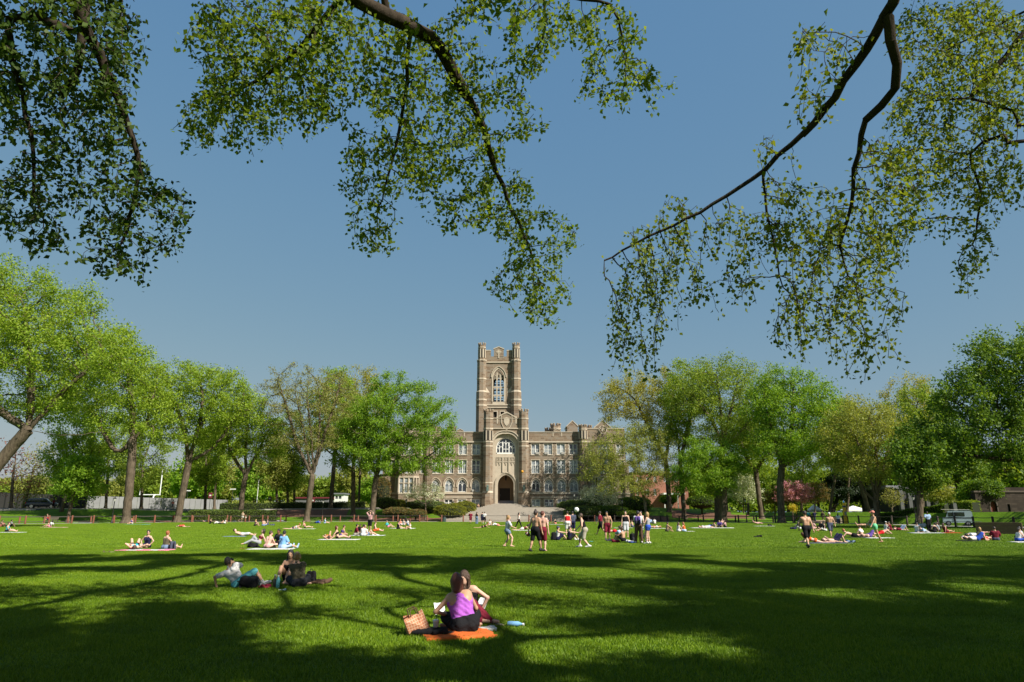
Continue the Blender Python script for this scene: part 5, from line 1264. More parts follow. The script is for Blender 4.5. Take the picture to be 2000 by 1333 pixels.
# the pair on the orange blanket
A1 = pp('person in a purple racerback top and black leggings sitting cross-legged on the orange blanket', 908, 1238, 14, vary('lean_in', T=(-.20, .34, 1), look=(.45, 1, -.45), hands=[V3(.20, .42, .16), V3(-.30, .30, .26)]), skin='tan', top='racer', topc='purple', bot='pants', botc='black', hair='bob', hairc='auburn', fem=True, body=1.22, sc=1.0)
A2 = pp('person with light brown hair in a black strap top facing the purple top', 922, 1212, 165, vary('sit_side', T=(.14, .42, 1), look=(.25, 1, -.6), hands=[V3(.22, .30, .20), V3(-.20, .10, .18)]), skin='fair', top='tank', topc='black', bot='pants', botc='maroon', hair='long', hairc='brown', fem=True, sc=.96)
# the three in the shade to the left
B1 = pp('person in a white shirt and teal shorts reclining on one elbow with a phone', 466, 1148, 4, 'recline_phone', skin='tan', top='tee', topc='white', bot='shorts', botc='teal', hair='short', hairc='dbrown', feet='socks', feetc='white', sc=.90)
B2 = pp('person with very long black hair in a black strapless top sitting in the shade', 566, 1138, 172, vary('sit_knees', look=(-.3, 1, -.6), hands=[V3(.16, .40, .20), V3(-.14, .40, .24)]), skin='tan', top='strapless', topc='black', bot='brief', botc='black', hair='long', hairc='black', fem=True, sc=.93)
B3 = pp('person with a blond bun in an olive off-shoulder cardigan seen from behind', 584, 1148, 22, vary('lean_in', T=(-.16, .26, 1), look=(.1, 1, -.6)), skin='fair', top='cardigan', topc='olive', bot='pants', botc='char', hair='bun', hairc='blond', fem=True, sc=.95)
# trio on the pink towel
pp('person in a cyan top lying on the back with bare knees raised', 262, 1074, 28, 'supine_knees', top='tank', topc='cyan', bot='brief', botc='black', hair='long', hairc='brown', fem=True, sc=.95)
pp('person in a navy top and sunglasses with hands on hips on the pink towel', 287, 1071, 172, 'sit_hips', top='tank', topc='navy', bot='brief', botc='navy', hair='short', hairc='black', fem=True, shades=True)
pp('person in an olive tank top sitting with back turned beside the small backpack', 322, 1074, -22, vary('sit_legs', look=(-.1, 1, .1)), top='tank', topc='olive', bot='brief', botc='denim', hair='bun', hairc='red', fem=True)
# four by the white sheet
pp('shirtless person in grey swim shorts lying flat on a blue towel', 474, 1048, -88, 'supine_up', top='none', bot='shorts', botc='lgrey', hair='short', hairc='brown', shades=True)
pp('person with a bare back sitting on the white sheet', 521, 1072, -24, vary('sit_cross_read', look=(.5, 1, -.3)), skin='pink', top='none', bot='bikini', botc='rose', hair='short', hairc='brown', fem=True)
pp('person in grey leggings leaning back behind the bare-backed sitter', 505, 1064, 115, 'sit_back_knee', skin='pink', top='bikini', topc='maroon', bot='leggings', botc='grey', hair='bob', hairc='dbrown', fem=True)
D4 = pp('person in a light blue jersey with a dark number seven on the back', 551, 1073, -32, vary('sit_legs', look=(-.4, 1, -.1)), top='tee', topc='sky', bot='shorts', botc='lblue', hair='short', hairc='black', feet='shoes', feetc='lblue', body=1.12)
pp('dark-haired person half hidden behind the light blue jersey', 545, 1066, 150, 'sit_cross', skin='brown', top='tee', topc='char', hair='short', hairc='black')
# far left groups
for a in [
 ('person in a teal swimsuit sitting on a pale towel at the left', 13, 1040, -70, 'sit_legs', dict(top='swimsuit', topc='turq', bot='brief', botc='black', hair='bun', hairc='brown', fem=True)),
 ('person in a white shirt sitting behind the teal swimsuit', 19, 1030, -60, 'sit_knees', dict(top='tee', topc='white', bot='shorts', botc='black', hairc='dark')),
 ('shirtless person at the very edge beside the teal swimsuit', 1, 1030, -80, 'sit_knees', dict(top='none', bot='shorts', botc='coral', hairc='brown')),
 ('person in a white top leaning back with bare legs out near the bench', 97, 1030, 95, 'sit_back_knee', dict(top='tee', topc='white', bot='brief', botc='pink', hair='bob', hairc='dark', fem=True)),
 ('person in a turquoise top sitting under the young tree at the fence', 124, 1021, 60, 'sit_knees', dict(top='tee', topc='turq', bot='leggings', botc='black', hair='long', hairc='black', fem=True)),
 ('person in a maroon shirt sitting on the path edge under the young tree', 150, 1021, -10, 'sit_cross', dict(top='tee', topc='maroon', bot='pants', botc='char', hairc='black', skin='brown')),
 ('person in dark clothes beside the maroon shirt under the young tree', 142, 1021, 30, 'sit_cross', dict(top='tee', topc='char', bot='pants', botc='black', hairc='black', skin='brown', sc=.9)),
 ('person in a plum top leaning against the ivy-wrapped trunk on a mint towel', 257, 1024, 175, 'sit_legs', dict(top='tank', topc='violet', bot='brief', botc='white', hair='long', hairc='red', fem=True)),
 ('person in red swimwear lying face down alone on the grass', 357, 1030, 70, 'prone_flat', dict(top='bikini', topc='red', bot='bikini', botc='red', hair='bun', hairc='black', fem=True)),
 ('person in black sitting with knees drawn up at the left edge of the hedge group', 410, 1024, -60, 'sit_knees', dict(top='tank', topc='black', bot='leggings', botc='black', hair='bun', hairc='dark', fem=True)),
 ('person in white lying on one side in the hedge group', 428, 1024, 100, 'prone_elbow', dict(top='tee', topc='white', bot='leggings', botc='black', hair='bun', hairc='dark', fem=True)),
 ('person in a white dress leaning back in the hedge group', 439, 1023, 110, 'sit_back_knee', dict(top='tank', topc='white', bot='brief', botc='white', hair='long', hairc='brown', fem=True)),
 ('shirtless person propped up behind the white dress', 447, 1019.5, 80, 'sit_back', dict(top='none', bot='shorts', botc='slate', hairc='brown')),
 ('person in bright blue lying near the hedge', 461, 1019.5, -85, 'prone_elbow', dict(top='none', bot='shorts', botc='blue', hairc='brown')),
 ('person lying in dark clothes behind the hedge group', 404, 1020, -90, 'supine', dict(top='tank', topc='slate', bot='leggings', botc='black', hairc='dark')),
 ('person in a beige top and white shorts standing by the hedge elm', 473, 1020, 165, 'stand', dict(top='tee', topc='beige', bot='brief', botc='white', hair='short', hairc='blond')),
 ('person with long blond hair and black bottoms in the pair left of the bare elm', 498, 1028, -45, 'sit_knees', dict(top='bikini', topc='black', bot='brief', botc='black', hair='long', hairc='blond', fem=True)),
 ('shirtless person with back turned in the pair left of the bare elm', 514, 1028, -5, 'sit_cross', dict(top='none', bot='shorts', botc='denim', hairc='dbrown')),
 ('person in a dark top facing the bare back left of the bare elm', 523, 1026, 120, 'sit_cross', dict(top='tank', topc='slate', bot='brief', botc='slate', hair='long', hairc='brown', fem=True)),
 ('person in grey trousers lying flat by the path left of the bare elm', 547, 1019.3, -90, 'supine', dict(top='tee', topc='grey', bot='pants', botc='grey', hairc='dark')),
 ('person in white lying prone with a dark bikini and propped on elbows', 573, 1034, -85, 'prone_elbow', dict(top='bikini', topc='white', bot='bikini', botc='navy', hair='bun', hairc='red', fem=True)),
 ('person sitting up in the middle of the prone sunbathers', 596, 1032, -70, 'sit_back', dict(top='bikini', topc='coral', bot='bikini', botc='char', hair='bun', hairc='brown', fem=True)),
 ('person in white sitting at the foot of the bare elm', 600, 1019.5, -60, 'sit_knees', dict(top='tee', topc='white', bot='shorts', botc='grey', hairc='dark')),
 ('person in a blue top lying prone right of the bare elm', 617, 1023, -88, 'prone_elbow', dict(top='tee', topc='blue', bot='leggings', botc='black', hair='short', hairc='dark')),
 ('person in a pale blue top sitting right of the bare elm', 634, 1023, -80, 'sit_legs', dict(top='tee', topc='lblue', bot='brief', botc='lblue', hair='long', hairc='blond', fem=True)),
 ('person lying face up on the white towel with arms folded behind the head', 640, 1054, 20, 'supine_head', dict(top='bikini', topc='orange', bot='bikini', botc='orange', hair='bun', hairc='brown', fem=True, skin='tan')),
 ('person in sunglasses and a dark bikini sitting on the white towel', 659, 1053, -70, vary('sit_back', T=(0, -.2, 1)), dict(top='bikini', topc='black', bot='bikini', botc='black', hair='bob', hairc='auburn', fem=True, shades=True)),
 ('person with brown hair sitting behind the sunglasses sitter', 666, 1049, -60, 'sit_cross_read', dict(top='bikini', topc='violet', bot='bikini', botc='violet', hair='short', hairc='brown', fem=True, skin='tan')),
 ('person in a dark red shirt sitting cross-legged at the bright group', 694, 1047, -75, 'sit_cross', dict(top='tee', topc='maroon', bot='shorts', botc='khaki', hairc='black', skin='tan')),
 ('person in black sitting at the back of the bright group', 704, 1042, 175, 'sit_cross_read', dict(top='tee', topc='black', bot='shorts', botc='char', hairc='black', skin='brown', sc=.9)),
 ('person in a pale grey top with back turned in the bright group', 709, 1048, 10, 'sit_cross', dict(top='tank', topc='lgrey', bot='brief', botc='lgrey', hair='bun', hairc='dbrown', fem=True)),
 ('person in a white top with bare knees raised in the bright group', 717, 1047, -80, 'sit_back_knee', dict(top='tank', topc='white', bot='brief', botc='denim', hair='bob', hairc='brown', fem=True, feet='shoes')),
 ('shirtless person in orange shorts sitting with legs stretched', 731, 1039, -80, 'sit_legs', dict(top='none', bot='shorts', botc='orange', hairc='brown', skin='pink')),
 ('person standing with both hands on the head among the bright group', 722, 1038, 160, 'hands_head', dict(top='tee', topc='rose', bot='shorts', botc='black', hairc='brown')),
 ('person in a teal top leaning back in the group below the dogwood', 758, 1031, -75, 'sit_back_knee', dict(top='tee', topc='turq', bot='brief', botc='pink', hair='short', hairc='black', fem=True)),
 ('person in a black tank sitting in the group below the dogwood', 777, 1034, -60, 'sit_legs', dict(top='tank', topc='black', bot='brief', botc='black', hair='bun', hairc='dark', fem=True)),
 ('person with long red hair in the group below the dogwood', 781, 1027, -30, 'sit_cross', dict(top='tank', topc='coral', bot='shorts', botc='denim', hair='long', hairc='red', fem=True)),
 ('person in a white shirt in the group below the dogwood', 789, 1027, 150, 'sit_cross', dict(top='tank', topc='white', bot='shorts', botc='lgrey', hairc='dark')),
 ('person in white with a dark cap in the group below the dogwood', 797, 1027, 120, 'sit_knees', dict(top='tee', topc='white', bot='shorts', botc='denim', hairc='black', cap='black')),
 ('person in a white bikini at the near side of the group below the dogwood', 801, 1035, 100, 'sit_side', dict(top='bikini', topc='white', bot='bikini', botc='white', hair='bun', hairc='brown', fem=True, skin='tan')),
 # centre
 ('person in a maroon shirt and maroon shorts walking toward the steps', 919, 1023.5, 5, 'walk', dict(top='tee', topc='maroon', bot='shorts', botc='maroon', hairc='blond', cap='white', feet='shoes', feetc='char')),
 ('person in a dark vest and jeans standing before the steps', 931, 1024, -10, 'stand', dict(top='tank', topc='black', bot='pants', botc='denim', hair='long', hairc='brown', fem=True)),
 ('person in dark shorts walking beside the white shirt at the steps', 942, 1023.5, 10, 'stand_phone', dict(top='tank', topc='navy', bot='shorts', botc='navy', hairc='black', skin='tan')),
 ('person in a white shirt and black shorts at the steps', 946, 1023.8, -15, 'walk', dict(top='tee', topc='white', bot='shorts', botc='black', hairc='black', skin='tan', feet='shoes')),
 ('person in white sitting on the grass near the steps', 957, 1027, 180, 'sit_cross', dict(top='tank', topc='white', bot='brief', botc='grey', hair='long', hairc='auburn', fem=True)),
 ('person in black swimwear lying prone near the steps', 942, 1032, -85, 'prone_elbow', dict(top='bikini', topc='black', bot='bikini', botc='black', hair='bun', hairc='red', fem=True, skin='tan')),
 ('person in a white top lying on the front next to the white sitter', 972, 1028, 85, 'prone_elbow', dict(top='tee', topc='white', bot='brief', botc='coral', hair='short', hairc='dark', fem=True)),
 ('person in a grey shirt and denim shorts looking up with bent knees', 991, 1069, -72, 'ball_catch', dict(top='tee', topc='lgrey', bot='brief', botc='denim', hair='tail', hairc='blond', fem=True, sc=.90)),
 ('person in a white top and black leggings walking by the fence', 1013, 1032, -80, 'walk', dict(top='tank', topc='white', bot='leggings', botc='black', hair='long', hairc='dark', fem=True, sc=.95)),
 ('person in a white skirt lying with raised head behind the football holder', 1020, 1036, -88, 'prone_elbow', dict(top='bikini', topc='maroon', bot='brief', botc='white', hair='long', hairc='dark', fem=True)),
 ('pair member with crossed legs in pink by the steps rail', 1069, 1024, 150, 'sit_cross', dict(top='tee', topc='rose', bot='shorts', botc='white', hairc='brown')),
 ('person in a black top sitting on a towel by the steps rail', 1085, 1024, 60, 'sit_legs', dict(top='tank', topc='black', bot='brief', botc='coral', hair='bun', hairc='dark', fem=True)),
 ('person in a red sleeveless jersey and white shorts seen from behind', 1109, 1047, 8, 'stand', dict(top='tank', topc='red', bot='shorts', botc='white', hairc='dbrown')),
 ('person in a slate shirt and dark shorts next to the red jersey', 1119, 1045, 0, 'stand_fold', dict(top='tee', topc='slate', bot='shorts', botc='navy', hairc='dark')),
 ('person in a white sleeveless shirt and cap sitting with arms over the knees', 1089, 1056, -75, 'sit_knees_reach', dict(top='tank', topc='white', bot='shorts', botc='navy', hairc='dark', cap='slate')),
 ('person in a navy sleeveless shirt sitting with knees raised', 1112, 1056, -70, 'sit_knees_reach', dict(top='tank', topc='navy', bot='shorts', botc='black', hairc='dbrown', feet='socks')),
 ('person in a black sleeveless shirt and khaki shorts crouching ready for the volleyball', 1141, 1070, 80, 'crouch_ready', dict(top='tank', topc='black', bot='shorts', botc='khaki', hairc='brown', feet='socks', sc=.98)),
 ('person in a maroon shirt and black shorts walking past the volleyball', 1174, 1047, 70, 'walk', dict(top='tee', topc='maroon', bot='shorts', botc='black', hairc='dbrown', skin='tan')),
 ('shirtless person in long maroon shorts looking down', 1187, 1056, 165, 'walk_look_down', dict(top='none', bot='shorts', botc='maroon', hairc='black', skin='tan', feet='shoes', feetc='char')),
 ('person lying on the grass behind the maroon shorts', 1200, 1041, 80, 'prone_flat', dict(top='none', bot='shorts', botc='red', hairc='dark')),
 ('person in a black sleeveless shirt and grey shorts standing with hands low', 1223, 1051, 175, 'stand', dict(top='tank', topc='black', bot='shorts', botc='lgrey', hairc='black')),
 ('shirtless tanned person sitting with bent knees among the bags', 1218, 1059, 60, 'sit_knees', dict(top='none', bot='shorts', botc='black', hairc='brown', skin='tan', feet='shoes')),
 ('person in blue sitting behind the tanned shirtless sitter', 1213, 1055, 30, 'sit_knees', dict(top='tee', topc='lblue', bot='shorts', botc='grey', hairc='brown')),
 ('person in a white shirt and dark trousers with a violet backpack holding the bicycle', 1248, 1062, -18, 'bike', dict(top='tee', topc='white', bot='pants', botc='brown', hairc='black', skin='tan', feet='shoes')),
 ('person in a grey sleeveless top and blue shorts standing beside the bicycle', 1267, 1063, 60, 'stand_fold', dict(top='tank', topc='grey', bot='brief', botc='blue', hair='bob', hairc='blond', fem=True, feet='shoes', sc=.96)),
 ('shirtless person talking behind the backpack wearer', 1254, 1050, 120, 'stand', dict(top='none', bot='shorts', botc='grey', hairc='dark', skin='pink')),
 ('person in white sitting on a pale towel behind the black sleeveless shirt', 1218, 1031, 40, 'sit_legs', dict(top='tank', topc='white', bot='brief', botc='char', hair='bun', hairc='dark', fem=True)),
 ('person in patterned blue shorts sitting behind the backpack wearer', 1236, 1031, 70, 'sit_knees', dict(top='none', bot='shorts', botc='slate', hairc='brown')),
 ('person in a pale shirt by the path behind the bicycle group', 1270, 1023, -20, 'sit_cross', dict(top='tee', topc='lblue', bot='shorts', botc='char', hairc='dark')),
 ('person in a white shirt sitting by the path behind the bicycle group', 1279, 1024, 20, 'sit_cross', dict(top='tee', topc='white', bot='shorts', botc='khaki', hairc='dark')),
 ('person lying on a white towel right of the bicycle group', 1277, 1032, 85, 'supine', dict(top='bikini', topc='white', bot='bikini', botc='coral', hair='bun', hairc='red', fem=True, skin='pink')),
 ('shirtless person sitting with outstretched legs in the trio on the open grass', 1303, 1039, -70, 'sit_knees', dict(top='none', bot='shorts', botc='olive', hairc='dark', skin='tan')),
 ('person in cream with brown hair in the trio on the open grass', 1325, 1039, -60, 'sit_legs', dict(top='tank', topc='white', bot='brief', botc='white', hair='long', hairc='brown', fem=True)),
 ('person with long orange hair and blue shorts in the trio on the open grass', 1337, 1039, 50, 'sit_cross', dict(top='tank', topc='orange', bot='brief', botc='lblue', hair='long', hairc='red', fem=True)),
 ('person lying on a pale sheet at the left of the group by the ivy trunk', 1378, 1032, -85, 'supine', dict(top='bikini', topc='white', bot='shorts', botc='white', hair='bun', hairc='brown', fem=True)),
 ('person in black lying beside the pale sheet by the ivy trunk', 1386, 1031, -70, 'prone_elbow', dict(top='tank', topc='black', bot='shorts', botc='blue', hairc='dark')),
 ('person with reddish hair lying in the group by the ivy trunk', 1394, 1031, 170, 'prone_elbow', dict(top='tank', topc='lblue', bot='brief', botc='white', hair='long', hairc='red', fem=True)),
 ('person in a plum shirt sitting in the group by the ivy trunk', 1406, 1031, 150, 'sit_legs', dict(top='tee', topc='violet', bot='leggings', botc='black', hairc='dark')),
 ('person in a rosy top sitting at the right of the group by the ivy trunk', 1417, 1031, 100, 'sit_knees', dict(top='tee', topc='rose', bot='shorts', botc='char', hair='bob', hairc='brown', fem=True)),
 ('shirtless person sitting at the back of the group by the ivy trunk', 1411, 1026, 180, 'sit_cross', dict(top='none', bot='shorts', botc='blue', hairc='brown', skin='pink')),
 ('lone person in pink lying near the path', 1478, 1024, -80, 'supine_up', dict(top='none', bot='shorts', botc='rose', hairc='brown', skin='pink')),
 # right
 ('shirtless person walking away in black shorts with white side stripes', 1579, 1072, -4, 'walk', dict(top='none', bot='shorts', botc='black', hairc='dbrown', skin='tan', feet='shoes', feetc='char')),
 ('person in an orange swimsuit lying prone behind the black striped shorts', 1592, 1061, 80, vary('prone_elbow', look=(.6, .6, .2)), dict(top='bikini', topc='orange', bot='bikini', botc='orange', hair='long', hairc='auburn', fem=True, skin='pink')),
 ('shirtless person lying on the back with knees raised in navy shorts', 1632, 1061, -85, 'supine_knees', dict(top='none', bot='shorts', botc='navy', hairc='brown')),
 ('shirtless person in grey swim shorts and a white cap walking on the open grass', 1624, 1052, 172, 'walk', dict(top='none', bot='shorts', botc='slate', hairc='brown', cap='white', skin='tan', sc=.95)),
 ('person in mint shorts and a pink cap swinging a leg up at the disc', 1711, 1062, 84, 'kick', dict(top='none', bot='brief', botc='mint', hairc='dark', cap='coral', skin='tan')),
 ('person in navy and white sitting beside the walking striped shorts', 1562, 1034, 60, 'sit_knees', dict(top='tee', topc='navy', bot='shorts', botc='white', hairc='dark')),
 ('person in a floral top sitting right of the striped shorts', 1588, 1034, -60, 'sit_legs', dict(top='tee', topc='rose', bot='brief', botc='rose', hair='long', hairc='brown', fem=True)),
 ('person in a black vest with white sleeves sitting near an orange disc', 1612, 1038, 90, 'sit_legs', dict(top='tank', topc='black', bot='shorts', botc='white', hair='short', hairc='black', fem=True)),
 ('person in dark clothes at the back near the orange disc', 1606, 1034, 120, 'sit_cross', dict(top='tee', topc='char', bot='shorts', botc='black', hairc='black')),
 ('person with a bare back lying on a dark towel left of the disc', 1668, 1050, 60, 'prone_elbow', dict(top='none', bot='shorts', botc='black', hairc='red', skin='pink')),
 ('person in black swimwear sitting low behind the disc', 1684, 1050, 30, 'sit_cross', dict(top='none', bot='shorts', botc='black', hairc='black')),
 ('person lying on the striped towel behind the mint shorts', 1697, 1051, -60, 'supine_head', dict(top='none', bot='shorts', botc='violet', hairc='brown', skin='pink')),
 ('person in red swim shorts lying behind the mint shorts', 1722, 1044, -85, 'prone_elbow', dict(top='none', bot='shorts', botc='red', hairc='dark', skin='pink')),
 ('person in a white sunhat sitting beside the maroon shirt on the right', 1731, 1037, -60, 'sit_legs', dict(top='tank', topc='white', bot='shorts', botc='lgrey', hairc='brown', cap='white')),
 ('person in a maroon shirt next to the white sunhat', 1740, 1037, 80, 'sit_knees', dict(top='tee', topc='maroon', bot='shorts', botc='maroon', hairc='dark')),
 ('person in denim lying with knees raised left of the pale shirts', 1761, 1037, -85, 'supine_knees', dict(top='tee', topc='maroon', bot='shorts', botc='denim', hairc='brown', skin='pink')),
 ('person in a white shirt sitting at the left of the picnic group by the van', 1792, 1041, -60, 'sit_legs', dict(top='tee', topc='white', bot='shorts', botc='lgrey', hairc='dbrown')),
 ('person in a pale shirt lying on elbows in the picnic group by the van', 1806, 1041, 120, 'prone_elbow', dict(top='tee', topc='lblue', bot='shorts', botc='grey', hairc='dark')),
 ('person in a black top with raised arm in the picnic group by the van', 1826, 1041, 20, 'sit_side', dict(top='tank', topc='black', bot='leggings', botc='black', hair='bun', hairc='dark', fem=True)),
 ('person in grey sitting in the picnic group by the van', 1834, 1039, 60, 'sit_knees', dict(top='tee', topc='grey', bot='shorts', botc='char', hairc='brown')),
 ('person with a bare arm at the right of the picnic group by the van', 1848, 1041, -70, 'sit_back', dict(top='tank', topc='maroon', bot='brief', botc='maroon', hair='long', hairc='brown', fem=True, skin='tan')),
 ('guard in a pale blue shirt and dark trousers standing near the van', 1815, 1036, 170, 'stand_phone', dict(top='polo', topc='lblue', bot='pants', botc='black', hairc='black', skin='deep', feet='shoes', feetc='black')),
 ('person in a white shirt and blue shorts lying on the back on the right', 1908, 1057, -88, 'supine_head', dict(top='tee', topc='white', bot='shorts', botc='blue', hairc='black')),
 ('person in white and black lying further back on the right', 1908, 1049, 90, 'prone_flat', dict(top='tee', topc='white', bot='pants', botc='black', hairc='dark')),
 ('person in a pink bikini top with blond hair sitting with an arm outstretched', 1922, 1056, -70, vary('sit_back', hands=[V3(.25, .5, .55), V3(-.30, -.40, .05)]), dict(top='bikini', topc='pink', bot='brief', botc='red', hair='bob', hairc='blond', fem=True)),
 ('person in a maroon striped shirt sitting with back turned and an arm raised', 1946, 1057, -28, 'sit_legs', dict(top='tee', topc='maroon', bot='shorts', botc='slate', hairc='dbrown', skin='tan')),
 ('person in a white top sitting at the right edge of the lawn group', 1989, 1059, -80, 'sit_cross_read', dict(top='tank', topc='white', bot='leggings', botc='blue', hair='tail', hairc='dark', fem=True)),
 ('person in grey sitting behind the white top at the right edge', 1998, 1056, 60, 'sit_cross', dict(top='tee', topc='lgrey', bot='shorts', botc='char', hairc='dark')),
 ('child in a white shirt and dark skirt walking by the yellow pillar', 1639, 1030, -30, 'walk', dict(top='tee', topc='white', bot='shorts', botc='slate', hair='long', hairc='dark', fem=True, sc=.9)),
]: pp(*a[:5], **a[5])
# people beyond the fence, on the path, steps and slope
def pf(label, px, Y, yaw, ps, dz=0.0, **kw):
    g = onground(px, Y); g[2] += dz; return person(label, g, yaw, ps, **kw)
pf('person in black standing beside the yellow call pillar', 1652, float(Yb(A(1652, 1020, 104)[0])) + 1.8, 70, 'stand', top='long', topc='black', bot='pants', botc='black', hairc='black', skin='deep')
for k, (lab, px, e, kw) in enumerate([('person with a dark backpack climbing the side steps', 1590, 9, dict(top='tee', topc='navy', bot='pants', botc='navy')), ('person in teal climbing the side steps', 1579, 7, dict(top='tee', topc='turq', bot='shorts', botc='char')),
        ('person in dark green coming down the side steps', 1606, 6, dict(top='long', topc='olive', bot='shorts', botc='olive'))]):
    pf(lab, px, 110.5 + e*.6, [5, 10, 175][k], 'walk', hairc='black', dz=.15, **kw)
pf('person in red sitting on the park bench behind the fence', 95, 109.5, 150, 'bench', top='tank', topc='red', bot='brief', botc='navy', hair='bob', hairc='brown', fem=True)
pf('person in a maroon top standing beside the parked car', 102, 121, 90, 'stand', top='tee', topc='maroon', bot='shorts', botc='black', hair='long', hairc='black', fem=True)
pf('person in coral walking along the upper road by the pale wall', 336, 139, 70, 'walk', top='tee', topc='coral', bot='shorts', botc='slate', hairc='brown')
for lab, px, kw in (('person sitting on the terrace edge against the left buttress', 934, dict(top='none', bot='shorts', botc='navy', hairc='brown', skin='tan')), ('person in black and blue sitting on the terrace edge below the right wing', 1095, dict(top='long', topc='black', bot='pants', botc='blue', hairc='black'))):
    g = A(px, 991, 148.2); g[2] = 2.62; person(lab, g, 200, 'sit_knees', **kw)
FB = pp('shirtless muscular person in black shorts holding a football', 1046, 1079, -42, 'football', skin='tan', top='none', bot='shorts', botc='black', hair='topbun', hairc='dbrown', feet='shoes', feetc='black', body=1.04, sc=1.0)
pp('shirtless person in maroon shorts standing with back half turned by the football', 1060, 1078, -28, vary('stand', look=(.7, 1, 0)), skin='pink', top='none', bot='shorts', botc='maroon', hair='short', hairc='auburn', sc=.98)

# ---------------------------------------------------------------- things lying about
def at(px, py): return G(px, py)
def towel(label, px, py, w_, l_, rz, col, name='towel', cat='towel', col2=None, n=10, seed=0):
    rg = np.random.default_rng(seed + int(px)); g = at(px, py); V, Q = [], []
    for i in range(n + 1):
        for j in range(n + 1):
            x, y = (i/n - .5)*w_, (j/n - .5)*l_; V.append((x + .02*math.sin(j*1.7 + seed), y + .02*math.sin(i*2.1), .040 + .010*math.sin(i*1.3 + j*.9 + seed) + .006*rg.random()))
    m = (n + 1)**2; V += [(a, b, .004) for a, b, c in V]
    for i in range(n):
        for j in range(n): k = i*(n+1) + j; Q.append((k, k + n + 1, k + n + 2, k + 1))
    rim = [i*(n+1) for i in range(n)] + [n*(n+1) + j for j in range(n)] + [(n - i)*(n+1) + n for i in range(n)] + [n - j for j in range(n)]
    for a, b in zip(rim, rim[1:] + rim[:1]): Q.append((a, a + m, b + m, b))
    mi = [1 if (col2 and ((i // 2) % 2)) else 0 for i in range(n) for j in range(n)] + [0]*len(rim)
    o = npmesh(name, V, Q, [clothm(col), clothm(col2 or col)], None, True, mi); o.location = g; o.rotation_euler = (0, 0, R(rz)); tag(o, label, cat); return o
def heap(label, px, py, size, col, name='jacket', cat='clothes', seed=1, rz=0, col2=None, flat=.5):
    """crumpled cloth: overlapping folds melted together"""
    rg = np.random.default_rng(seed); sx, sy, sz = size; f = Field((-sx*.62, -sy*.62, -.02), (sx*.62, sy*.62, sz*1.25), max(.016, min(size)*.10))
    for k in range(11):
        a = np.array([rg.uniform(-.42, .42)*sx, rg.uniform(-.38, .38)*sy, rg.uniform(.1, .55)*sz]); b = a + np.array([rg.uniform(-.4, .4)*sx, rg.uniform(-.4, .4)*sy, rg.uniform(-.15, .3)*sz])
        b[:2] = np.clip(b[:2], [-sx*.45, -sy*.45], [sx*.45, sy*.45]); b[2] = max(.03, b[2]); r = sz*rg.uniform(.2, .34); f.cone(a, b, r, r*rg.uniform(.5, .9), sz*.12)
    f.F = np.maximum(f.F, -(f.lo[2] + f.h*np.arange(f.n[2]))[None, None, :] + .002)
    V, Q = f.nets(); o = npmesh(name, V, Q, clothm(col), None, True); o.location = at(px, py); o.rotation_euler = (0, 0, R(rz)); tag(o, label, cat); return o
def backpack(label, loc, rz, col, s=1.0, tilt=0.0, strap='char', parent=None):
    T = thing('backpack', label, 'bag', loc, R(rz)); T.scale = (s, s, s)
    f = Field((-.22, -.2, -.02), (.22, .2, .52), .018)
    for x in (-.09, .09):
        for y in (-.03, .05): f.cone((x, y, .09), (x*.8, y, .36), .085, .08, .05)
    V, Q = f.nets(); b = npmesh('main_bag', V, Q, clothm(col), T, True)
    f = Field((-.2, -.22, 0), (.2, 0, .3), .018)
    for x in (-.06, .06): f.cone((x, -.10, .08), (x, -.10, .18), .06, .055, .04)
    V, Q = f.nets(); npmesh('front_pocket', V, Q, clothm(strap), T, True)
    for x in (-.08, .08):
        mb = MB(); mb.path([(x, .11, .42), (x*1.2, .20, .34), (x*1.25, .19, .16), (x*1.1, .12, .08)], [.018]*4, 6); mb.build('strap', clothm(strap), T)
    mb = MB(); mb.path([(-.04, .06, .44), (-.03, .06, .49), (.03, .06, .49), (.04, .06, .44)], [.010]*4, 6); mb.build('carry_loop', clothm(strap), T)
    if tilt: T.rotation_euler = (tilt, 0, R(rz)); T.location.z += .10
    return T
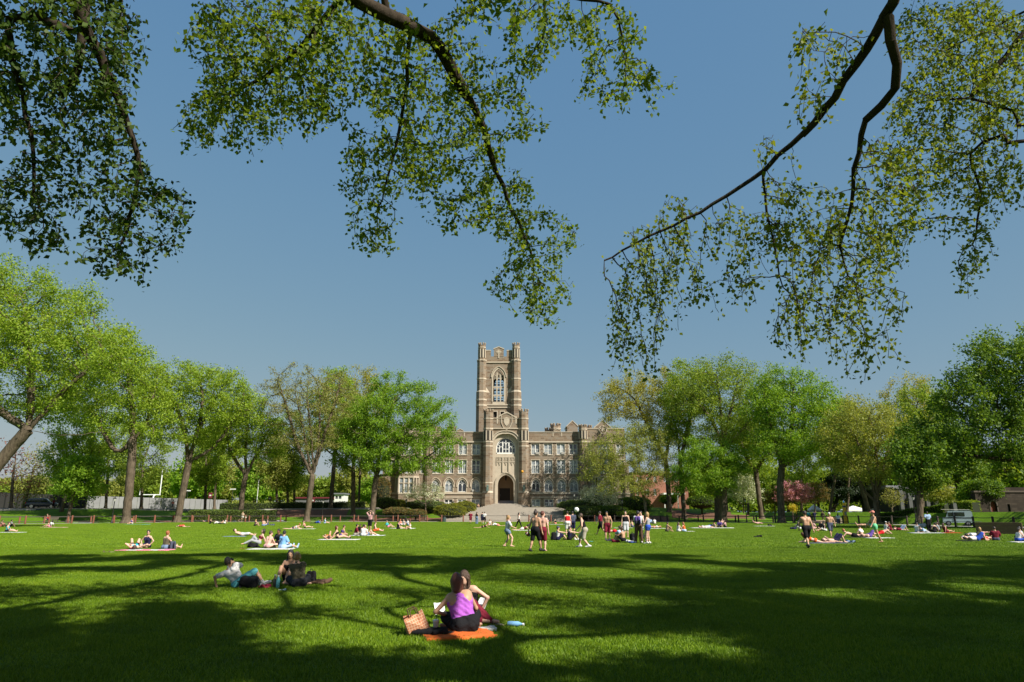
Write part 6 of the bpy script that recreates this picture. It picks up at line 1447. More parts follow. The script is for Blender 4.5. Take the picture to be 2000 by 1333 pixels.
# blanket scene
towel('bright orange blanket under the purple top sitter', 890, 1241, .95, .8, 20, 'orange', 'blanket', 'blanket', seed=3)
towel('small white folded cloth on the corner of the orange blanket', 950, 1232, .26, .22, 10, 'white', 'folded_cloth', 'cloth', n=4)
heap('black jacket crumpled on the orange blanket', 846, 1246, (.62, .34, .17), 'black', 'jacket', 'clothes', 5)
def paper_bag(label, px, py):
    T = thing('shopping_bag', label, 'bag', at(px, py), R(25)); T.rotation_euler = (0, R(-18), R(25))
    m, t, p = nodes('plaid_orange'); co = t.nodes.new('ShaderNodeTexCoord'); b = t.nodes.new('ShaderNodeTexBrick'); b.inputs['Scale'].default_value = 14; b.offset = 0
    b.inputs['Brick Width'].default_value = .5; b.inputs['Row Height'].default_value = .5; b.inputs['Mortar Size'].default_value = .05
    for k, c in (('Color1', (.40, .14, .065)), ('Color2', (.46, .18, .085)), ('Mortar', (.60, .38, .25))): b.inputs[k].default_value = (*c, 1)
    mp = t.nodes.new('ShaderNodeMapping'); mp.inputs['Rotation'].default_value = (math.pi/2, 0, 0); t.links.new(co.outputs['Object'], mp.inputs[0]); t.links.new(mp.outputs[0], b.inputs[0]); t.links.new(b.outputs[0], p.inputs['Base Color']); p.inputs['Roughness'].default_value = .7
    mb = MB(); mb.add([(-.15, -.11, 0), (.15, -.11, 0), (.15, .11, 0), (-.15, .11, 0), (-.18, -.09, .27), (.11, -.04, .33), (.15, .08, .24), (-.14, .07, .31), (0, -.15, .16), (0, -.03, .29)],
        [(3, 2, 1, 0), (0, 1, 8), (1, 5, 8), (5, 9, 8), (9, 4, 8), (4, 0, 8), (1, 2, 6, 5), (2, 3, 7, 6), (3, 0, 4, 7)]); mb.build('bag_body', m, T)
    for y in (-.05, .07): h = MB(); h.path([(-.07, y, .28), (-.06, y, .37), (.03, y, .38), (.05, y, .28)], [.008]*4, 5); h.build('handle', clothm('brown'), T)
paper_bag('orange plaid shopping bag slumped beside the black jacket', 820, 1241)
def cup(label, px, py):
    T = thing('drink_cup', label, 'cup', at(px, py)); mb = MB(); mb.lathe([(.034, 0), (.045, .14)], n=12); mb.build('cup_body', mat('clear_plastic', (.55, .60, .60), .2), T)
    mb = MB(); mb.lathe([(.048, .14), (.048, .15), (.03, .165)], n=12); mb.build('lid', mat('lid_white', (.8, .8, .8), .4), T); mb = MB(); mb.cyl((0, 0, .16), (.02, 0, .25), .005); mb.build('straw', mat('straw_green', (.05, .25, .10), .4), T)
cup('clear plastic iced drink cup with lid next to the black leggings', 851, 1234)
def paper(label, px, py, z, rz, tx, name='paper_sheet'):
    mb = MB(); V, Q = [], []
    for i in range(4):
        for j in range(4): V.append(((i/3 - .5)*.16, (j/3 - .5)*.20, .012*math.sin(i*1.5 + j)))
    V += [(a, b, c - .002) for a, b, c in V]
    mb.add(V, [(i*4+j, (i+1)*4+j, (i+1)*4+j+1, i*4+j+1) for i in range(3) for j in range(3)] + [(16+i*4+j+1, 16+(i+1)*4+j+1, 16+(i+1)*4+j, 16+i*4+j) for i in range(3) for j in range(3)])
    o = mb.build(name, mat('white_paper', (.80, .80, .80), .8)); o.location = (*at(px, py)[:2], z); o.rotation_euler = (R(tx), 0, R(rz)); tag(o, label, 'paper')
g0 = W(A1, A1['WR'][1]); paper('white paper sheet held in front of the purple top sitter', 858, 1222, .24, 20, 50)
paper('white paper sheet on the lap beside the maroon trousers', 942, 1212, .26, -30, 45)
def bottle(label, px, py, col, lying=True, rz=80, s=1.0):
    T = thing('water_bottle', label, 'bottle', at(px, py), R(rz)); T.scale = (s, s, s); mb = MB(); mb.lathe([(.030, 0), (.034, .02), (.034, .15), (.014, .19), (.014, .205)], n=12); b = mb.build('bottle_body', mat('bottle_' + col, CC[col], .25), T)
    c = MB(); c.lathe([(.016, .205), (.016, .225)], n=10); k = c.build('cap', mat('cap_white', (.8, .8, .82), .4), T)
    if lying: T.rotation_euler = (R(90), 0, R(rz)); T.location.z += .036*s
bottle('blue plastic bottle lying on the grass beyond the orange blanket', 992, 1224, 'sky', True, 75, 1.1)
def sandal(px, py, rz, col, label, group, s=1.0):
    T = thing('sandal', label, 'sandal', at(px, py), R(rz), group); T.scale = (s, s, s); mb = MB(); mb.zprism([(.045*math.cos(a)*(1 if math.cos(a) > 0 else .8), .125*math.sin(a)) for a in np.linspace(0, 2*math.pi, 14, endpoint=False)], 0.002, .022); mb.build('sole', sole(col), T)
    st_ = MB(); st_.path([(-.04, .04, .02), (0, .05, .055), (.04, .04, .02)], [.011]*3, 5); st_.build('strap', sole('brown'), T)
for x, y, r_ in ((960, 1221, 40), (969, 1222, 60)): sandal(x, y, r_, 'beige', 'tan sandal lying near the maroon trousers', 'sandals by the blanket', 1.1)
for x, y, r_ in ((204, 1079.5, 60), (216, 1079.5, 95)): sandal(x, y, r_, 'beige', 'pale sandal left on the grass near the cyan top', 'sandals near the pink towel', 1.25)
for x, y, r_ in ((470, 1073, 10), (477, 1073, 160)): sandal(x, y, r_, 'orange', 'orange-brown sandal on the grass near the white sheet', 'sandals near the white sheet', 1.2)
# shade trio's things
backpack('black backpack lying in front of the teal shorts', at(503, 1150), 100, 'black', .9, R(-75), 'char')
heap('maroon cap and cloth beside the black backpack', 517, 1150, (.26, .2, .12), 'maroon', 'folded_shirt', 'clothes', 8)
heap('brown jacket crumpled behind the olive cardigan', 622, 1142, (.62, .4, .17), 'brown', 'jacket', 'clothes', 9)
backpack('small black bag between the olive cardigan and the brown jacket', at(607, 1142), 20, 'black', .7)
bottle('green water bottle standing by the bare knee in the shade', 536, 1149, 'olive', False, 0, 1.3); bottle('dark teal water bottle next to the green one in the shade', 542, 1150, 'teal', False, 0, 1.25)
paper('white notebook page on the grass by the olive cardigan', 551, 1154, .02, 20, 3)
# phone in the reclining hand
def phone(label, info, k):
    p = W(info, info['WR'][k] + nrm(info['WR'][k] - info['EL'][k])*.09); mb = MB(); mb.box(-.036, .036, -.005, .005, -.072, .072); o = mb.build('phone', mat('phone_black', (.015, .015, .018), .25)); o.location = p; o.rotation_euler = (.3, .5, .6); tag(o, label, 'phone')
phone('black phone held to the ear of the reclining person', B1, 0)
def hanging_seven():
    """dark number on the back of the light blue jersey, following the cloth"""
    o = D4['O']; P, T, Rr, Fw = D4['P'], D4['T'], D4['R'], D4['Fw']; c0 = P + T*.30; mb = MB()
    def q(x, z): v = c0 + Rr*x + T*z - Fw*(.118*1.12 + .018 + .02*(1 - (x/.1)**2)); return tuple(v)
    def slab(pts): n = len(pts); a = [q(*p) for p in pts]; b = [tuple(np.array(v) - Fw*.006) for v in a]; mb.add(a + b, [tuple(range(n)), tuple(range(2*n - 1, n - 1, -1))] + [(k, n + k, n + (k+1) % n, (k+1) % n) for k in range(n)])
    slab([(-.075, .10), (.075, .10), (.075, .07), (-.075, .07)]); slab([(.045, .07), (.075, .07), (.005, -.10), (-.03, -.10)])
    mb.build('shirt_number', clothm('navy'), o)
hanging_seven()
towel('pink and white towel under the navy and cyan sunbathers', 284, 1076, 2.3, .85, 3, 'pink', col2='white', seed=1)
backpack('small dark backpack with teal and orange panels beside the olive tank top', at(336, 1074), 200, 'slate', .85)
towel('blue towel under the grey swim shorts sunbather', 458, 1049, 1.5, .7, 2, 'denim', seed=2)
towel('white sheet under the light blue jersey group', 528, 1074, 2.0, .8, 2, 'white', 'sheet', 'sheet', seed=4)
heap('black bag slumped at the end of the white sheet', 494, 1071, (.6, .35, .28), 'black', 'duffel_bag', 'bag', 12)
for lab, px, py, w_, l_, rz, c in [('pale towel under the teal swimsuit sitter', 15, 1041, 2.6, 1.0, 0, 'lgrey'), ('pink towel near the fence bench', 106, 1031, 2.6, 1.0, 0, 'rose'), ('mint towel below the ivy-wrapped trunk', 268, 1025, 3.4, 1.0, 2, 'turq'), ('grey blanket on the path edge under the young tree', 160, 1022, 3.0, 1.0, 0, 'grey'),
        ('white towel of the prone sunbathers', 590, 1034, 2.6, 1.0, 2, 'white'), ('white towel under the sunglasses sitter', 662, 1055, 2.4, 1.0, -2, 'white'), ('pale sheet under the bright group', 718, 1047, 2.4, 1.0, 0, 'lgrey'), ('white towel under the group below the dogwood', 786, 1033, 2.6, 1.2, 0, 'white'),
        ('white towel behind the football holder', 1022, 1037, 1.9, .9, 0, 'white'), ('white towel by the steps rail', 1088, 1025, 2.4, 1.0, 0, 'white'), ('pale towel behind the black sleeveless shirt', 1216, 1032, 2.0, 1.0, 0, 'white'), ('white towel right of the bicycle group', 1278, 1033, 2.2, 1.0, -4, 'white'),
        ('small white towel beside the orange hair', 1348, 1039, .8, .6, 0, 'white'), ('pale sheet of the group by the ivy trunk', 1390, 1032, 4.6, 1.4, 0, 'white'), ('empty white towel on the grass near the path', 1492, 1028.5, 2.4, .9, 0, 'white'), ('dark towel behind the disc', 1672, 1051, 1.5, .8, 0, 'black'), ('striped towel behind the mint shorts', 1716, 1052, 1.7, .8, 0, 'white'),
        ('dark towel of the lying navy shorts', 1616, 1062, 2.4, .8, 2, 'slate'), ('pale towel in the picnic group by the van', 1808, 1042, 2.6, 1.0, 0, 'lgrey'), ('red towel at the end of the picnic group by the van', 1858, 1042, 1.4, .8, 0, 'red'), ('black towel under the lying white shirt', 1893, 1058, 1.2, .7, 0, 'black'), ('white towel at the right edge group', 1996, 1060, 1.2, .7, 0, 'white')]:
    towel(lab, px, py, w_, l_, rz, c, seed=int(px) % 7)
for lab, px, py, s, c, nm, ct in [('dark bag on the open grass alone', 1480, 1050, (.62, .3, .2), 'black', 'duffel_bag', 'bag'), ('maroon bag beside the tanned shirtless sitter', 1205, 1061, (.5, .3, .24), 'maroon', 'duffel_bag', 'bag'), ('dark clothes beside the maroon bag', 1190, 1058, (.4, .3, .16), 'char', 'jacket', 'clothes'),
        ('white shirt dropped behind the tanned shirtless sitter', 1229, 1060, (.4, .4, .18), 'white', 'folded_shirt', 'clothes'), ('blue towel bundle near the bicycle', 1234, 1061, (.4, .25, .12), 'blue', 'towel_bundle', 'towel'), ('turquoise cloth beside the volleyball player', 1155, 1059, (.3, .2, .06), 'turq', 'folded_shirt', 'clothes'),
        ('blue pack beside the lying navy shorts', 1660, 1061, (.6, .35, .2), 'denim', 'duffel_bag', 'bag'), ('small dark bag left of the bright group', 684, 1039, (.5, .3, .14), 'black', 'duffel_bag', 'bag'), ('dark shoes bundle on the white towel', 680, 1053, (.4, .25, .14), 'black', 'clothes_bundle', 'clothes'),
        ('grey bag right of the pair by the bare elm', 532, 1027, (.6, .4, .28), 'slate', 'duffel_bag', 'bag'), ('dark bag by the path on the right', 1505, 1028, (.5, .35, .3), 'black', 'duffel_bag', 'bag'), ('dark pack near the navy and white sitter', 1550, 1034.5, (.6, .4, .28), 'navy', 'duffel_bag', 'bag'), ('pile of pale bags on the grass near the guard', 1800, 1030, (1.0, .5, .45), 'lgrey', 'clothes_bundle', 'clothes')]:
    heap(lab, px, py, s, c, nm, ct, seed=int(px) % 50)
backpack('dark backpack resting behind the white sleeveless shirt', at(1081, 1056), -85, 'black', 1.1)
backpack('dark daypack with a white flap near the bicycle', at(1237, 1058), 20, 'black', 1.05)
# the violet backpack worn beside the bicycle: rests on the back of its wearer
bk_p = [o for o in COL.objects if o.get('label', '').startswith('person in a white shirt and dark trousers with a violet')][0]
c_, s_ = math.cos(bk_p.rotation_euler.z), math.sin(bk_p.rotation_euler.z)
backpack('violet backpack on the back of the person holding the bicycle', (bk_p.location.x + .17*s_, bk_p.location.y - .17*c_, 1.0), math.degrees(bk_p.rotation_euler.z), 'violet', 1.0)
# balls and discs
def ball(name, label, loc, r_, m, cat='ball', seam=None):
    T = thing(name, label, cat, loc); mb = MB(); mb.ell((0, 0, 0), (r_, r_, r_), 16, 12); mb.build('ball_skin', m, T)
    if seam:
        for ax in range(3):
            s = MB(); pts = [(r_*1.004*math.cos(a), r_*1.004*math.sin(a), 0) for a in np.linspace(0, 2*math.pi, 17)]
            pts = [(x, y, z) if ax == 0 else ((z, x, y) if ax == 1 else (y, z, x)) for x, y, z in pts]; s.path(pts, [.006]*17, 4); s.build('seam', seam, T)
ball('volleyball', 'white volleyball in the air in front of the dark yews', A(1126, 996, 31), .105, mat('ball_white', (.82, .82, .80), .5), seam=mat('seam_grey', (.35, .35, .36), .7))
ball('playground_ball', 'small orange ball flying in front of the hall entrance', A(1020, 921.5, 40), .075, mat('ball_orange', (.85, .38, .02), .5), seam=mat('seam_dark', (.25, .10, .02), .7))
def disc(label, loc, col, tilt=(0.2, 0.1)):
    T = thing('flying_disc', label, 'disc', loc); T.rotation_euler = (tilt[0], tilt[1], 0); mb = MB(); mb.lathe([(.135, -.025), (.137, -.005), (.12, .008), (.03, .012)], n=20); mb.build('disc_plate', mat('disc_' + col, CC[col], .45), T)
    mb = MB(); mb.path([(.136*math.cos(a), .136*math.sin(a), -.018) for a in np.linspace(0, 2*math.pi, 21)], [.009]*21, 5); mb.build('rim', mat('disc_' + col, CC[col], .45), T)
disc('white flying disc hovering in front of the mint shorts', A(1682, 1036.5, 41), 'white', (R(40), R(10)))
disc('orange disc on the grass near the black vest', at(1598, 1038) + V3(0, 0, .03), 'orange', (0, 0)); disc('pale disc held by the beige top beside the hedge elm', W_ if False else A(480, 1011, 109), 'khaki', (R(70), 0))
def football():
    p = W(FB, FB['WR'][1] + nrm(FB['WR'][1] - FB['EL'][1])*.14); T = thing('football', 'brown and white football held low in one hand', 'ball', p, R(35)); T.rotation_euler = (0, R(35), R(20))
    mb = MB(); mb.lathe([(.004, -.14), (.04, -.115), (.07, -.07), (.085, 0), (.07, .07), (.04, .115), (.004, .14)], n=14); mb.v = [(z, y, x) for x, y, z in mb.v]; mb.build('ball_skin', mat('football_leather', (.16, .05, .03), .55, .1, 30, .3, 80), T)
    for x in (-.07, .07): s = MB(); s.path([(x, .0715*math.cos(a), .0715*math.sin(a)) for a in np.linspace(0, 2*math.pi, 15)], [.009]*15, 4); s.build('stripe', mat('cap_white', (.8, .8, .82), .4), T)
    s = MB(); s.box(-.04, .04, -.006, .006, .080, .088); s.build('lacing', mat('cap_white', (.8, .8, .82), .4), T)
football()
# bicycle beside the violet backpack
def bicycle(label, px, py, rz):
    T = thing('bicycle', label, 'bicycle', at(px, py), R(rz)); fm = mat('bike_frame', (.02, .02, .022), .35, .05, coat=.5); rb = mat('tyre_rubber', (.012, .012, .012), .85); al = mat('bike_alloy', (.5, .5, .5), .3, metal=1.0)
    for x in (-.5, .5):
        w_ = MB(); w_.path([(x + .325*math.cos(a), 0, .345 + .325*math.sin(a)) for a in np.linspace(0, 2*math.pi, 25)], [.022]*25, 6); wo = w_.build('wheel', rb, T)
        s = MB(); s.path([(x + .30*math.cos(a), 0, .345 + .30*math.sin(a)) for a in np.linspace(0, 2*math.pi, 25)], [.008]*25, 4); s.build('rim', al, wo)
        s = MB()
        for k in range(14): a = 2*math.pi*k/14; s.cyl((x, 0, .345), (x + .30*math.cos(a), 0, .345 + .30*math.sin(a)), .003, n=3)
        s.cyl((x, -.04, .345), (x, .04, .345), .022); s.build('spokes', al, wo)
    f = MB(); bb, st_, hd, hd2 = (-.05, 0, .30), (-.20, 0, .76), (.33, 0, .80), (.36, 0, .66)
    for a, b, r_ in ((bb, st_, .016), (st_, hd, .016), (bb, hd2, .02), (bb, (-.5, .05, .345), .010), (bb, (-.5, -.05, .345), .010), (st_, (-.5, .05, .345), .009), (st_, (-.5, -.05, .345), .009), (hd, hd2, .02)): f.cyl(a, b, r_)
    f.build('frame', fm, T)
    fk = MB(); [fk.cyl(hd2, (.5, s*.05, .345), .012) for s in (-1, 1)]; fk.cyl(hd2, (.30, 0, .95), .014); fk.build('fork', fm, T)
    hb_ = MB(); hb_.path([(.26, -.30, .98), (.34, -.08, .96), (.34, .08, .96), (.26, .30, .98)], [.012]*4); hb_.build('handlebar', al, T)
    sd_ = MB(); sd_.cyl(st_, (-.24, 0, .90), .013); sd_.ell((-.24, 0, .93), (.13, .065, .03)); sd_.build('saddle', mat('bike_saddle', (.02, .018, .016), .6), T)
    cr = MB(); cr.cyl((-.05, -.05, .30), (-.05, .05, .30), .09, n=14); cr.cyl((-.05, .07, .30), (.06, .07, .17), .01); cr.cyl((-.05, -.07, .30), (-.16, -.07, .43), .01); cr.box(.02, .10, .06, .15, .155, .18); cr.box(-.20, -.12, -.15, -.06, .42, .445); cr.build('crank', al, T)
bicycle('black bicycle standing with the violet backpack wearer', 1258, 1061, 62)
# ---------------------------------------------------------------- fences, lamps, furniture, vehicles, what stands behind
wood_r = mat('red_stained_post', (.17, .060, .035), .8, .3, 5, .3, 20); wood_d = mat('dark_stained_post', (.050, .034, .026), .8, .3, 5, .3, 20)
iron = mat('black_iron', (.018, .018, .018), .5, .1); chain_m = mat('dark_rail', (.05, .042, .036), .6)
def bpt(X, off):
    sl = float(Yb(X + 1.5) - Yb(X - 1.5))/3; n = np.array([-sl, 1.])/math.hypot(sl, 1); q = np.array([X, float(Yb(X))]) + n*off; return np.array([q[0], q[1], zg(q[0], q[1])])
def fence_points(x0, x1, off, sp):
    xs = np.concatenate([np.arange(x0, min(x1, 50), .15), np.arange(max(x0, 50), x1, .006)]) if x1 > 50 else np.arange(x0, x1, .15); P = np.array([bpt(x, off) for x in xs]); s = np.concatenate([[0], np.cumsum(np.linalg.norm(np.diff(P, axis=0), axis=1))])
    return [P[np.searchsorted(s, d)] for d in np.arange(0, s[-1], sp)]
_pm = {}
def postmesh(m, hgt):
    k = (m.name, hgt)
    if k not in _pm: mb = MB(); mb.lathe([(.125, -.3), (.12, hgt - .04), (.09, hgt)], n=10); _pm[k] = mb.mesh('post', m)
    return _pm[k]
def fence(label, x0, x1, off, sp, m, hgt=1.2, lower=True):
    pts = fence_points(x0, x1, off, sp); T = thing('post_and_rail_fence', label, 'fence', pts[0])
    for k, p in enumerate(pts):
        o = link('post', postmesh(m, hgt), T); o.location = tuple(p - pts[0]); o.rotation_euler = (random.uniform(-.03, .03), random.uniform(-.03, .03), random.uniform(0, 6))
        if k:
            a, b = pts[k-1] - pts[0], p - pts[0]
            for z, r_ in ((hgt - .14, .035), (.30, .028))[:2 if lower else 1]:
                mb = MB(); mid = (a + b)/2 + V3(0, 0, z - .03); mb.path([a + V3(0, 0, z), mid, b + V3(0, 0, z)], [r_]*3, 6); mb.build('rail', chain_m, T)
    return pts
fence('red-brown post fence along the lawn edge under the left elms', -90, -38, 0, 3.0, wood_r)
fence('post and rail fence along the lawn edge in front of the steps', -36, 17, 0, 3.9, wood_r)
fence('dark post fence along the lawn edge under the right trees', 18, 54.2, 0, 3.0, wood_d)
rp = fence('dark post fence hung with yellow tape beside the van', 54.3, 58.0, 0, 2.7, wood_d)
fence('second row of posts across the path on the left', -90, -14, 3.9, 3.2, wood_r, 1.1)
fence('second row of dark posts across the path on the right', 13.5, 48.5, 3.9, 3.2, wood_d, 1.1)
# caution tape
tp = MB(); pts = [p for p in rp]
tape = nodes('caution_tape'); t_ = tape[1]; co = t_.nodes.new('ShaderNodeTexCoord'); wv = t_.nodes.new('ShaderNodeTexWave'); wv.inputs['Scale'].default_value = 1.1; wv.bands_direction = 'Y'
rr_ = ramp(t_, [(.0, (.70, .46, .02)), (.86, (.70, .46, .02)), (.9, (.03, .03, .02))]); t_.links.new(co.outputs['Object'], wv.inputs[0]); t_.links.new(wv.outputs[0], rr_.inputs[0]); t_.links.new(rr_.outputs[0], tape[2].inputs['Base Color'])
pz = pts[0]; nseg = 6; V, Q = [], []
for k in range(len(pts) - 1):
    for j in range(nseg + (k == len(pts) - 2)):
        f_ = j/nseg; q = pts[k]*(1 - f_) + pts[k+1]*f_ - pz; z = .98 - .10*math.sin(math.pi*f_) + .02*math.sin(k*3.1); tw = .04*math.sin(j + k*2)
        V += [(q[0] - .15 + tw, q[1], z - .075), (q[0] - .15 - tw, q[1], z + .075)]
for j in range(len(V)//2 - 1): Q.append((2*j, 2*j + 2, 2*j + 3, 2*j + 1))
o = npmesh('caution_tape', V, Q, tape[0], None); o.location = pz; sm_ = o.modifiers.new('thickness', 'SOLIDIFY'); sm_.thickness = .004; tag(o, 'yellow caution tape strung along the dark fence posts', 'tape')

# black park lamps
def lamp(label, px, Y, hgt=3.9):
    T = thing('lamp_post', label, 'street lamp', onground(px, Y), 0, 'black park lamps')
    mb = MB(); mb.lathe([(.16, -.2), (.16, .25), (.10, .35), (.075, .8), (.055, hgt - .75), (.09, hgt - .70), (.06, hgt - .62)], n=10); mb.build('pole', iron, T)
    h = MB(); h.lathe([(.10, hgt - .62), (.19, hgt - .25), (.20, hgt - .22)], n=8, smooth=False); lo = h.build('lantern_glass', mat('lamp_glass', (.55, .55, .50), .3), T)
    c = MB(); c.lathe([(.24, hgt - .22), (.22, hgt - .17), (.10, hgt - .04), (.03, hgt + .02), (.02, hgt + .12)], n=8, smooth=False); c.build('lantern_cap', iron, T)
    for a in range(4): r_ = MB(); th = math.pi/4 + a*math.pi/2; r_.cyl((.105*math.cos(th), .105*math.sin(th), hgt - .62), (.20*math.cos(th), .20*math.sin(th), hgt - .22), .012); r_.build('lantern_rib', iron, T)
for lab, px, Y in (('black park lamp beside the ivy-wrapped elm', 221, 107.5), ('black park lamp between the bare elm and the bright elm', 630, 131), ('black park lamp in the mulch bed by the left bay window', 793, 134), ('black park lamp rising behind the golden clipped yew', 885, 139),
                   ('black park lamp rising from the wide dark yew right of the steps', 1122, 139), ('black park lamp before the dark shrubs near the leaning olive tree', 1216, 130), ('black park lamp on the bank near the brick building', 1336, 127), ('black park lamp between the ivy trunk and the forked elm', 1457, 119), ('black park lamp near the grey columned building', 1787, 97)): lamp(lab, px, Y)
# yellow emergency call pillar with a blue light
p = bpt(A(1646, 1020, 104)[0], 1.0); T = thing('call_pillar', 'tall yellow emergency call pillar with a blue light on top', 'call box', p)
mb = MB(); mb.lathe([(.26, -.2), (.26, 2.9), (.22, 3.0)], n=14); mb.build('column', mat('safety_yellow', (.70, .40, .015), .45), T)
mb = MB(); mb.box(-.14, .14, -.285, -.2, 1.2, 1.75); mb.build('call_panel', mat('panel_grey', (.2, .2, .2), .4), T)
mb = MB(); mb.lathe([(.10, 3.0), (.13, 3.05), (.13, 3.28), (.05, 3.38)], n=12); mb.build('blue_light', mat('blue_lens', (.10, .30, .70), .2), T)
mb = MB(); mb.lathe([(.265, 2.35), (.265, 2.62)], n=14); mb.build('band', mat('band_dark', (.03, .04, .12), .4), T)
# bench
def bench(label, px, Y, rz):
    T = thing('park_bench', label, 'bench', onground(px, Y), R(rz)); wd = mat('bench_slats', (.19, .16, .12), .7, .2, 5)
    for k in range(4): m_ = MB(); m_.box(-.85, .85, -.22 + .12*k, -.12 + .12*k, .44, .48); m_.build('seat_slat', wd, T)
    for k in range(3): m_ = MB(); m_.box(-.85, .85, -.30 - .03*k, -.265 - .03*k, .56 + .13*k, .66 + .13*k); m_.build('back_slat', wd, T)
    for x in (-.75, .75):
        m_ = MB(); m_.box(x - .03, x + .03, -.26, .24, .40, .44); m_.cyl((x, .2, 0), (x, .2, .42), .025); m_.cyl((x, -.24, 0), (x, -.36, .92), .025); m_.build('end_frame', iron, T)
bench('slatted park bench behind the left fence', 104, 109, 170)
def bin_(label, px, Y):
    T = thing('trash_can', label, 'trash can', onground(px, Y)); g = mat('can_green', (.05, .085, .085), .5)
    m_ = MB(); m_.lathe([(.27, 0), (.30, .05), (.31, .85)], n=14); m_.build('can_body', g, T); m_ = MB(); m_.lathe([(.33, .85), (.33, .90), (.25, .98), (.12, 1.02)], n=14); m_.build('lid', iron, T)
    for k in range(8): a = k*math.pi/4; r_ = MB(); r_.box(-.02, .02, -.012, .012, .06, .84); o = r_.build('slat', g, T); o.location = (.315*math.cos(a), .315*math.sin(a), 0); o.rotation_euler = (0, 0, a + math.pi/2)
bin_('dark green trash can beside the golden clipped yew', 868, 128.2); bin_('dark green trash can in front of the low dark yews', 1164, 127.2)
# board box and table by the right fence
T = thing('plank_box', 'long brown plank box on the grass by the taped fence', 'crate', G(1953, 1043.5), R(-38)); wb = mat('brown_planks', (.13, .080, .045), .8, .3, 4)
for k in range(4):
    for y in (-.3, .3): m_ = MB(); m_.box(-1.5, 1.5, y - .02, y + .02, .02 + .21*k, .215 + .21*k); m_.build('plank', wb, T)
    for x in (-1.48, 1.48): m_ = MB(); m_.box(x - .02, x + .02, -.28, .28, .02 + .21*k, .215 + .21*k); m_.build('plank', wb, T)
m_ = MB(); m_.box(-1.5, 1.5, -.3, .3, .862, .89); m_.build('lid', wb, T)
T = thing('folding_table', 'low grey folding table standing before the van', 'table', G(1882, 1032), R(-32)); gm = mat('table_grey', (.22, .22, .22), .6)
m_ = MB(); m_.box(-1.7, 1.7, -.35, .35, .66, .70); m_.build('tabletop', gm, T)
for x in (-1.45, -.5, .5, 1.45):
    for y in (-.28, .28): m_ = MB(); m_.cyl((x, y, 0), (x, y, .66), .018); m_.build('leg', iron, T)

